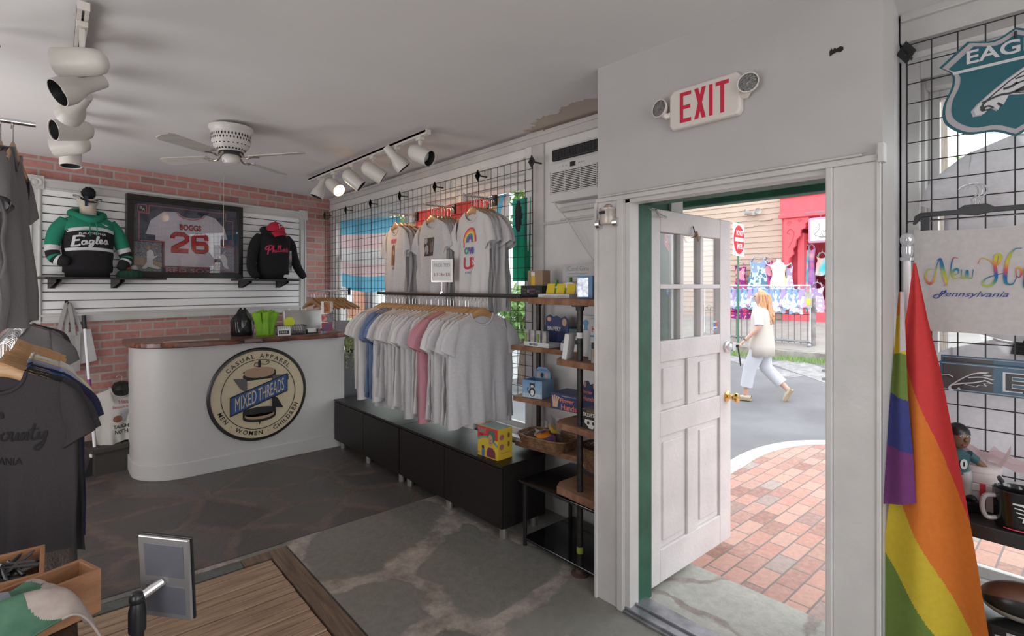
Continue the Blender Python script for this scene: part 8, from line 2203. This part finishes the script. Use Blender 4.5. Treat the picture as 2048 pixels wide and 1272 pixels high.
mb.poly([(0.013 + 0.009 * math.cos(k * .7), 0.069 + 0.009 * math.sin(k * .7)) for k in range(9)], 1, mw).stroke([(0.012 * k - 0.06, 0.008) for k in range(11)], 0.003, 2, mw)
mb.build('winged_emblem', [SWH, mat('emblem_orange', (0.75, 0.12, 0.03), 0.4), PRR], t, normals=False)
t = thing('player_figurine', 'bobble head football player figurine half hidden by the rainbow flag', 'figurine', (2.33, 0.345, SZ), FX + 0.75)
FSK = mat('figurine_skin', (0.17, 0.095, 0.055), 0.4); FTE = mat('figurine_teal', (0.03, 0.10, 0.11), 0.45); FWH = mat('figurine_white', (0.50, 0.50, 0.50), 0.45); FBK = mat('figurine_black', (0.012, 0.012, 0.012), 0.3)
MB().bx(-0.055, 0.055, -0.04, 0.04, 0, 0.035).build('base', FBK, t, bevel=0.006)
MB().tube(cr([(-0.022, 0, 0.04), (-0.022, 0, 0.09), (-0.014, 0, 0.13)], 3), [0.014, 0.014, 0.014, 0.016, 0.018, 0.02, 0.022], 10).tube(cr([(0.026, 0, 0.04), (0.024, 0, 0.09), (0.014, 0, 0.13)], 3), [0.014, 0.014, 0.014, 0.016, 0.018, 0.02, 0.022], 10).build('trousers', FWH, t, smooth=True)
for x in (-0.024, 0.028): MB().ball((x, -0.012, 0.043), (0.014, 0.026, 0.010), 6).build('shoe', FBK, t, smooth=True)
MB().tube([(0, 0, 0.12), (0, 0, 0.15), (0, 0, 0.185), (0, 0, 0.20)], [0.026, 0.03, 0.036, 0.016], 14, flat=0.65).tube([(0.03, 0, 0.185), (0.055, 0, 0.165)], [0.016, 0.014], 10).tube([(-0.03, 0, 0.185), (-0.055, 0, 0.165)], [0.016, 0.014], 10).build('jersey', FTE, t, smooth=True)
MB().text('0', 0.035, (0, 0.158), 0, lambda a, b: (a, -0.0245, b), 0.05).build('jersey_number', FWH, t)
for s in (-1, 1):
    MB().tube([(s * 0.052, 0, 0.168), (s * 0.075, -0.004, 0.145), (s * 0.098, -0.008, 0.125)], [0.011, 0.010, 0.009], 10).build('arm', FSK, t, smooth=True)
    MB().tube([(s * 0.095, -0.008, 0.128), (s * 0.112, -0.010, 0.112), (s * 0.128, -0.012, 0.098)], [0.012, 0.013, 0.008], 10).build('glove', FBK, t, smooth=True)
hdm = MB().ball((0, 0, 0.245), (0.031, 0.033, 0.042), 10).ball((0, -0.034, 0.242), (0.006, 0.006, 0.008), 5).ball((0.031, 0, 0.243), (0.005, 0.008, 0.011), 5).ball((-0.031, 0, 0.243), (0.005, 0.008, 0.011), 5).build('head', FSK, t, smooth=True)
MB().grid(lambda u, v: (0.034 * math.cos(u * 6.283) * math.cos(v * 1.57), 0.004 + 0.035 * math.sin(u * 6.283) * math.cos(v * 1.57), 0.255 + 0.036 * math.sin(v * 1.57)), 20, 6, cu=True).build('hair', FBK, t, smooth='all')
mb = MB()
for x in (-0.011, 0.011): mb.ball((x, -0.030, 0.253), (0.006, 0.003, 0.004), 5, 0).ball((x, -0.0325, 0.253), (0.0025, 0.0015, 0.0028), 5, 1)
mb.bx(-0.008, 0.008, -0.032, -0.029, 0.222, 0.226, 2); mb.build('face_paint', [FWH, FBK, mat('figurine_lip', (0.25, 0.05, 0.05), 0.4)], t, smooth=True)
t = thing('white_gift_box', 'flat white gift box with a red ribbon at the back of the black shelf', 'box', (2.425, 0.20, SZ), FX + 0.1)
MB().bx(-0.16, 0.16, -0.055, 0.05, 0, 0.065).build('box_body', SWH, t, bevel=0.002); MB().bx(-0.165, 0.165, -0.06, 0.055, 0.065, 0.09).build('box_lid', SWH, t, bevel=0.002)
MB().bx(-0.10, -0.085, -0.0612, 0.0562, 0.0, 0.0912).build('ribbon', PRR, t)
t = thing('round_gift_tin', 'round white lidded box standing on the flat gift box', 'box', (2.415, 0.30, SZ + 0.0915))
MB().lathe([(0, 0), (0.055, 0), (0.055, 0.035), (0.058, 0.036), (0.058, 0.05), (0.052, 0.055), (0, 0.056)], 28).build('tin_body', mat('blush_white', (0.62, 0.56, 0.56), 0.4), t, smooth=True)
t = thing('gauze_bow', 'loose pink white gauze bow on top of the round white box', 'bow', (2.42, 0.285, SZ + 0.148))
GZ = mat('pink_gauze', (0.72, 0.58, 0.60), 0.7, trans=0.5); rr = random.Random(12)
for k in range(9):
    a = k * 0.7 + 0.3; l = rr.uniform(0.04, 0.09); q_ = 0.6 if math.cos(a) > 0 else 1
    P = [Vector((0.3 * l * math.cos(a) * j * q_ / 2, -l * math.sin(a) * j / 2, 0.012 * j + 0.03 * math.sin(j + k))) for j in range(5)]
    mb = MB()
    for A, B in zip(P, P[1:]):
        w_ = Vector((0, 0, 0.012)); mb.f([mb.v(A - w_), mb.v(B - w_), mb.v(B + w_), mb.v(A + w_)])
    mb.build('gauze_loop', GZ, t)
# lower stand
t = thing('low_display_stand', 'low black stand below the sill of the right window', 'stand', (2.30, 0.10, 0))
MB().bx(-0.16, 0.2, -0.55, 0.36, 0.36, 0.39).build('stand_top', BSH, t, bevel=0.003)
for x in (-0.14, 0.18):
    for y in (-0.53, 0.34): MB().bx(x - 0.015, x + 0.015, y - 0.015, y + 0.015, 0, 0.36).build('stand_leg', BSH, t)
t = carton('black_print_box', 'black box with pale block letters under the brown ball', 'box', 2.26, 0.16, 0.391, 0.26, 0.16, 0.12, [mat('gloss_black_box', (0.012, 0.012, 0.013), 0.15)], FX + 0.1)
MB().text('-BEY-', 0.028, (0.0, 0.095), 0, F(0.0815), 0.03, w=0.17).text('e RIB', 0.032, (0.02, 0.055), 0, F(0.0815), 0.03, w=0.17).build('box_print', SVR, t, normals=False)
MB().lathe([(0.055, 0), (0.055, 0.003), (0.045, 0.003), (0.045, 0)], 28, M=Matrix.Translation((0.05, -0.085, -0.0)) @ rot('X', PI / 2), caps=False).build('ring_print', SVR, t)
t = thing('brown_ball', 'brown and black leather ball with a pink and white cord on the black box', 'ball', (2.26, 0.18, 0.512), 0.3)
MB().grid(lambda u, v: (0.062 * math.cos(u * 6.283) * math.sin(v * PI), 0.105 * math.cos(v * PI), 0.058 + 0.058 * math.sin(u * 6.283) * math.sin(v * PI)), 28, 16, lambda u, v: 0 if 0.05 < u < 0.42 else (1 if u < 0.55 or u > 0.93 else 2), cu=True).build('ball_body', [mat('chestnut_leather', (0.11, 0.045, 0.028), 0.35), FBK, mat('ball_belly', (0.36, 0.33, 0.30), 0.5)], t, smooth='all')
mb = MB()
for k in range(5): mb.tube(cr([(-0.03 + 0.006 * k, -0.09, 0.02), (-0.05 + 0.006 * k, -0.10, 0.08), (-0.01 + 0.01 * k, -0.06, 0.125), (0.03, -0.10 - 0.01 * k, 0.06), (0.0, -0.13, -0.02)], 5), 0.003, 5, k % 2)
mb.build('twisted_cord', [mat('cord_pink', (0.55, 0.12, 0.18), 0.6), SWH], t, smooth=True)
# ------------------------------------------------------------------ dark table, boxes and tablet at the lower left
OLD = mat('old_dark_wood', (0.028, 0.020, 0.017), 0.55, color2=(0.075, 0.045, 0.032), vscale=7, bump=0.6, bscale=30, stretch=(6, 1.5, 6))
t = thing('old_table', 'old dark wooden table under the boxes at the lower left', 'table', (-0.45, 1.75, 0))
MB().bx(-0.65, 0.495, -0.85, 0.36, 0.70, 0.75).build('table_top', OLD, t, bevel=0.008)
for x in (-0.58, 0.43):
    for y in (-0.78, 0.29): MB().bx(x - 0.035, x + 0.035, y - 0.035, y + 0.035, 0, 0.70).build('table_leg', OLD, t, bevel=0.004)
MB().bx(-0.58, 0.44, 0.27, 0.30, 0.60, 0.70).bx(0.42, 0.45, -0.78, 0.29, 0.60, 0.70).build('apron', OLD, t)
BXW = mat('crate_wood', (0.36, 0.175, 0.085), 0.55, color2=(0.25, 0.115, 0.055), vscale=5, bump=0.2, stretch=(2, 2, 9))
def crate(name, lab, loc, rz, w, d, h, th=0.010):
    t = thing(name, lab, 'box', loc, rz)
    for r_ in ((-w / 2, w / 2, -d / 2, -d / 2 + th), (-w / 2, w / 2, d / 2 - th, d / 2), (-w / 2, -w / 2 + th, -d / 2 + th, d / 2 - th), (w / 2 - th, w / 2, -d / 2 + th, d / 2 - th)): MB().bx(*r_, 0.0, h).build('box_side', BXW, t, bevel=0.0015)
    MB().bx(-w / 2 + th, w / 2 - th, -d / 2 + th, d / 2 - th, 0.0, 0.008).build('box_bottom', BXW, t)
    return t
crate('wooden_box', 'open wooden box full of small dark pens and trinkets on the old table', (-0.165, 1.82, 0.752), 0.0, 0.30, 0.19, 0.095)
crate('cloth_box', 'nearer wooden box overflowing with a tie dyed cloth', (-0.124, 1.607, 0.752), 0.36, 0.42, 0.10, 0.105)
rr = random.Random(15)
TC_ = [mat('trinket_black', (0.015, 0.015, 0.018), 0.35), mat('trinket_dark', (0.05, 0.045, 0.045), 0.4), mat('trinket_yellow', (0.45, 0.36, 0.03), 0.4), mat('trinket_red', (0.28, 0.02, 0.03), 0.4), mat('trinket_white', (0.45, 0.45, 0.46), 0.4)]
for c_ in range(5):
    t = thing('enamel_pen', 'small %s pen in the heap inside the open wooden box' % ['black', 'dark grey', 'yellow', 'red', 'white'][c_], 'pen', (-0.166, 1.82, 0.795), 0.4 * c_, 'pens heaped in the open wooden box')
    MB().tube([(-0.05, 0, 0), (0.05, 0, 0.004)], 0.0045, 7).tube([(0.05, 0, 0.004), (0.06, 0, 0.004)], [0.0045, 0.001], 7).build('barrel', TC_[c_], t)
    MB().bx(-0.045, -0.01, -0.001, 0.001, 0.004, 0.008).build('pen_clip', TC_[1], t)
    for k in range((60, 34, 7, 5, 11)[c_]):
        cc = copy_thing(t, (-0.14 + rr.uniform(-0.095, 0.07), 1.82 + rr.uniform(-0.055, 0.055), 0.79 + rr.uniform(0, 0.05)), rr.uniform(0, 3.1)); cc.rotation_euler = (0, rr.uniform(-0.3, 0.3), rr.uniform(0, 3.1))
t = thing('tie_dyed_cloth', 'crumpled pale blue, green and cream cloth lying in the nearer wooden box', 'cloth', (-0.124, 1.60, 0.832), 0.36)
def tfn(u, v):
    x = -0.25 + 0.40 * u; y = -0.20 + 0.21 * v
    return (x, y, 0.028 + 0.032 * math.sin(PI * v) + 0.014 * math.sin(9 * u + 5 * v) + 0.010 * math.sin(17 * v + 4 * u) - 3.4 * max(0, u - 0.84) ** 2 - 0.05 * max(0, 0.3 - v))
MB().grid(tfn, 130, 80, lambda u, v: 2 if u + 0.1 * math.sin(6 * v) > 0.80 else (1 if u + 0.08 * math.sin(8 * v) > 0.62 or (0.25 < u < 0.6 and 0.72 < v < 0.82) else 0)).build('cloth', [mat('dye_blue', (0.20, 0.22, 0.26), 0.9, color2=(0.30, 0.31, 0.34), vscale=14), mat('dye_green', (0.045, 0.12, 0.075), 0.9, color2=(0.09, 0.19, 0.12), vscale=14), mat('dye_cream', (0.40, 0.34, 0.30), 0.9, color2=(0.27, 0.20, 0.19), vscale=14)], t, smooth='all', solid=0.004)
# tablet on its floor stand
t = thing('tablet_stand', 'silver framed tablet seen from behind on a black floor stand', 'tablet stand', (0.165, 1.50, 0), YAW)
SLV = mat('tablet_silver', (0.40, 0.39, 0.39), 0.3, 0.7); TBK = mat('tablet_back', (0.13, 0.13, 0.155), 0.4, 0.3); TBL = mat('tablet_black', (0.012, 0.012, 0.014), 0.3)
Mt = Matrix.Translation((0.030, 0.03, 0.848)) @ rot('Y', 0.03) @ rot('X', 0.12) @ rot('Z', -0.12)
tb = MB(Mt).bx(-0.066, 0.066, -0.006, 0.002, -0.104, 0.104).build('tablet_shell', SLV, t, bevel=0.003)
MB(Mt).bx(-0.067, 0.067, 0.003, 0.010, -0.105, 0.105).build('screen_glass', TBL, t, bevel=0.002)
MB(Mt).bx(-0.050, 0.052, -0.0075, -0.005, 0.005, 0.088).build('back_panel', TBK, t, bevel=0.001)
MB(Mt).bx(-0.050, 0.052, -0.0075, -0.005, -0.090, -0.018).build('back_panel', TBK, t, bevel=0.001)
MB(Mt).cyl((-0.005, -0.006, -0.008), (-0.030, -0.045, -0.022), 0.011, n=14).build('mount_arm', CHROME, t, smooth=True)
MB(Mt).bx(-0.040, -0.020, -0.052, -0.037, -0.033, -0.012).build('pivot_block', SLV, t, bevel=0.005)
j = Mt @ Vector((-0.034, -0.050, -0.022))
MB().ball((j.x, j.y, j.z), 0.017, 8).build('pivot_ball', TBL, t, smooth=True)
MB().tube([(j.x, j.y, j.z - 0.01), (j.x, j.y, j.z - 0.03), (j.x, j.y, j.z - 0.075), (j.x, j.y, j.z - 0.078)], [0.014, 0.018, 0.018, 0.013], 16).build('clamp_sleeve', TBL, t, smooth=True)
MB().cyl((j.x, j.y, 0.02), (j.x, j.y, j.z - 0.07), 0.0135, n=16).build('stand_pole', TBL, t, smooth=True)
MB().lathe([(0, 0), (0.15, 0), (0.15, 0.012), (0.02, 0.022), (0, 0.022)], 36, M=Matrix.Translation((j.x, j.y, 0))).build('stand_foot', TBL, t, smooth=True)
# ------------------------------------------------------------------ woman walking up the street, seen from behind
t = thing('person', 'woman with long strawberry blonde hair in a cream vest and white trousers walking away', 'person', (7.455, 3.22, road_z(7.4)), 0.137)
SKN = mat('skin', (0.66, 0.40, 0.31), 0.5); HAIR = mat('strawberry_hair', (0.58, 0.27, 0.12), 0.5, color2=(0.72, 0.42, 0.24), vscale=9, stretch=(9, 9, 1.5), bump=0.4, bscale=40)
VEST = mat('cream_vest', (0.62, 0.57, 0.51), 0.9, bump=0.2, bscale=60); TSH = mat('lilac_white_tee', (0.64, 0.64, 0.74), 0.9); TRS = mat('white_trousers', (0.62, 0.63, 0.68), 0.9, bump=0.2, bscale=30); SHO = mat('cream_sneaker', (0.58, 0.50, 0.40), 0.7); SOLE = mat('gum_sole', (0.42, 0.32, 0.20), 0.8)
J = [((0, 0, .86), .12), ((0, 0, 1.02), .105), ((0, 0, 1.20), .12), ((0, .005, 1.30), .06), ((0, .015, 1.355), .045), ((0, .03, 1.41), .07), ((0, .035, 1.47), .075), ((0, .02, 1.53), .045),
     ((-.09, 0, .82), .095), ((-.095, .13, .47), .058), ((-.095, .185, .12), .034), ((-.095, .20, .06), .035), ((.09, 0, .82), .095), ((.09, -.02, .46), .058), ((.09, -.30, .20), .036), ((.09, -.33, .15), .035),
     ((-.165, 0, 1.27), .048), ((-.235, -.03, 1.04), .037), ((-.245, .15, .86), .025), ((.165, 0, 1.27), .048), ((.235, -.06, 1.04), .037), ((.23, .06, .84), .025)]
E_ = [(0, 1), (1, 2), (2, 3), (3, 4), (4, 5), (5, 6), (6, 7), (0, 8), (8, 9), (9, 10), (10, 11), (0, 12), (12, 13), (13, 14), (14, 15), (2, 16), (16, 17), (17, 18), (2, 19), (19, 20), (20, 21)]
me = bpy.data.meshes.new('body'); me.from_pydata([j[0] for j in J], E_, []); me.materials.append(SKN)
b = bpy.data.objects.new('body', me); COL.objects.link(b); b.parent = t
b.modifiers.new('skin', 'SKIN').use_smooth_shade = True
for v, j in zip(me.skin_vertices[0].data, J): v.radius = (j[1], j[1] * (0.75 if j[0][2] > 0.8 and abs(j[0][0]) < .01 and j[0][2] < 1.3 else 1))
me.skin_vertices[0].data[0].use_root = True
md = b.modifiers.new('sub', 'SUBSURF'); md.levels = 2; md.render_levels = 2
# face turned a little to the left
Mh = Matrix.Translation((0, 0.03, 1.45)) @ rot('Z', 0.55)
MB(Mh).tube([(0, 0.07, 0.015), (0, 0.095, -0.008), (0, 0.082, -0.016)], [0.007, 0.011, 0.008], 8).build('nose', SKN, t, smooth=True)
MB(Mh).tube([(-0.018, 0.080, -0.035), (0, 0.087, -0.036), (0.018, 0.080, -0.035)], 0.005, 6).build('mouth', mat('lips', (0.5, 0.18, 0.16), 0.5), t, smooth=True)
for s in (-1, 1):
    MB(Mh).ball((s * 0.028, 0.070, 0.016), (0.011, 0.008, 0.007), 6).build('eye', mat('eye_dark', (0.06, 0.05, 0.05), 0.3), t, smooth=True)
    MB(Mh).ball((s * 0.074, 0.0, 0.0), (0.010, 0.018, 0.026), 6).build('ear', SKN, t, smooth=True)
# hair: cap and long wavy fall down the back
def hfn(u, v):
    a = PI * (0.02 + 1.0 * u) + PI; c_, s_ = math.cos(a), math.sin(a)
    if v < 0.35:
        k = v / 0.35; return (0.088 * c_ * math.sin(k * 1.57) ** .8, 0.02 + 0.092 * s_ * math.sin(k * 1.57) ** .8 + 0.03 * (1 - k), 1.555 - 0.10 * (1 - math.cos(k * 1.57)))
    k = (v - 0.35) / 0.65; w = 0.088 + 0.045 * math.sin(PI * k * 0.85) + 0.010 * math.sin(5 * a + 9 * k)
    return (w * c_ * (1 - 0.25 * k) + 0.03 * k + 0.012 * math.sin(11 * k), 0.02 + (0.095 + 0.055 * k) * s_ - 0.01 * math.sin(9 * k + 3 * u), 1.455 - 0.39 * k + 0.02 * math.sin(6 * u + 2) * k)
MB().grid(hfn, 26, 26).build('hair', HAIR, t, smooth='all', solid=0.02)
mb = MB(); rr = random.Random(2)
for k in range(26):
    a = rr.uniform(PI * 1.05, PI * 1.95); x0 = 0.095 * math.cos(a); y0 = 0.02 + 0.105 * math.sin(a); ph = rr.uniform(0, 6); L_ = rr.uniform(0.3, 0.42)
    mb.tube(cr([(x0 * (1 + .25 * q) + 0.02 * q + 0.014 * math.sin(ph + 6 * q), y0 - 0.06 * q + 0.012 * math.cos(ph + 7 * q), 1.49 - L_ * q) for q in (0, .2, .4, .6, .8, 1.0)], 3), [0.017 - 0.010 * abs(i / 15 - 0.4) for i in range(16)], 6)
mb.build('hair_lock', HAIR, t, smooth='all')
def loft(pts, rx, ry, n=28, wr=0.0, seed=0):
    mb = MB(); rows = []
    for (p, a, b_) in zip(pts, rx, ry): rows.append([mb.v((p[0] + (a + wr * math.sin(5 * 6.283 * j / n + seed + p[2] * 20)) * math.cos(6.283 * j / n), p[1] + (b_ + wr * math.sin(4 * 6.283 * j / n + seed)) * math.sin(6.283 * j / n), p[2])) for j in range(n)])
    for A, B in zip(rows, rows[1:]):
        for j in range(n): mb.f([A[j], A[(j + 1) % n], B[(j + 1) % n], B[j]])
    return mb
loft([(0, 0, .64), (0, 0, .78), (0, 0, .92), (0, 0, 1.05), (0, 0, 1.18), (0, 0, 1.27), (0, 0, 1.315), (0, .01, 1.335)], [.215, .215, .20, .185, .185, .165, .10, .06], [.155, .155, .14, .13, .13, .11, .08, .06], wr=0.004).build('vest', VEST, t, smooth='all', solid=0.006)
for s in (-1, 1):
    MB().tube([(s * .13, 0, 1.275), (s * .175, -.005, 1.24), (s * .21, -.02, 1.15), (s * .228, -.028, 1.075)], [.062, .066, .060, .060], 16).build('tee_sleeve', TSH, t, smooth=True)
MB().tube([(-.075, 0, .88), (-.09, .0, .80), (-.095, .06, .62), (-.095, .13, .46), (-.095, .16, .30), (-.095, .175, .20)], [.115, .112, .098, .088, .080, .080], 20).build('trouser_leg', TRS, t, smooth=True)
MB().tube([(.075, 0, .88), (.09, .0, .80), (.09, .0, .62), (.09, -.03, .46), (.09, -.16, .33), (.09, -.235, .26)], [.115, .112, .100, .088, .080, .078], 20).build('trouser_leg', TRS, t, smooth=True)
def shoe(M_):
    s_ = MB(M_).grid(lambda u, v: ((0.040 - 0.010 * abs(2 * v - 1) ** 2) * math.cos(u * 6.283) * (1 - .35 * max(0, v - .8) * 4), -0.09 + 0.245 * v, 0.030 + 0.035 * (0.5 + 0.5 * math.sin(u * 6.283)) * (1.6 if v < .45 else 1.6 - 1.3 * (v - .45) / .55) - 0.012), 16, 12, cu=True).build('shoe_upper', SHO, t, smooth='all')
    MB(M_).prism([(-0.036, -0.09), (0.036, -0.09), (0.034, 0.0), (0.046, 0.08), (0.036, 0.14), (0.0, 0.165), (-0.036, 0.14), (-0.046, 0.08), (-0.034, 0.0)], 0.0, 0.030, ax='z').build('shoe_sole', SOLE, t, bevel=0.006)
shoe(Matrix.Translation((-.095, .20, 0.002)))
shoe(Matrix.Translation((.09, -.335, 0.105)) @ rot('X', -1.05))
# hands with curled fingers
for s, w_, d_ in ((-1, (-.245, .15, .86), (-0.03, 0.10, -0.10)), (1, (.23, .06, .84), (-0.02, 0.07, -0.12))):
    q_ = Vector(d_).normalized().to_track_quat('Y', 'Z').to_matrix().to_4x4(); Mq = Matrix.Translation(w_) @ q_
    mb = MB(Mq).ball((0, 0.04, 0), (0.034, 0.045, 0.015), 8)
    for k in range(4):
        x = -0.026 + 0.0175 * k; l = (0.9, 1.0, 0.95, 0.75)[k]
        mb.tube([(x, 0.065, 0), (x, 0.065 + 0.035 * l, -0.006), (x, 0.065 + 0.050 * l, -0.025 * l), (x, 0.065 + 0.045 * l, -0.042 * l)], [0.0085, 0.008, 0.0075, 0.006], 8)
    mb.tube([(s * -0.022, 0.02, -0.004), (s * -0.045, 0.045, -0.012), (s * -0.042, 0.072, -0.022)], [0.011, 0.009, 0.007], 8)
    mb.build('hand', SKN, t, smooth='all')
MB().tube([(-.245 + .03 * math.cos(a), .145 + .02 * math.sin(a), .872 + 0.01 * math.sin(a)) for a in [k * 0.524 for k in range(12)]], 0.005, 6, closed=True).build('bracelet', FBK, t, smooth=True)
g = Matrix.Translation((7.455, 3.22, road_z(7.4))) @ rot('Z', 0.137)
p = g @ Vector((-.275, .24, .76))
t2 = thing('wrist_strap', 'black wrist strap hanging from a small device in the left hand of the woman', 'strap', tuple(p), 0.137)
MB().bx(-0.03, 0.03, -0.015, 0.015, 0.0, 0.035).build('device', FBK, t2, bevel=0.005)
MB().tube(cr([(0.02, 0, 0.0), (0.045, -0.01, -0.10), (0.075, -0.02, -0.24), (0.055, -0.02, -0.25), (0.035, -0.01, -0.12), (0.015, 0, 0.0)], 5), 0.006, 6).build('strap_loop', FBK, t2, smooth=True)
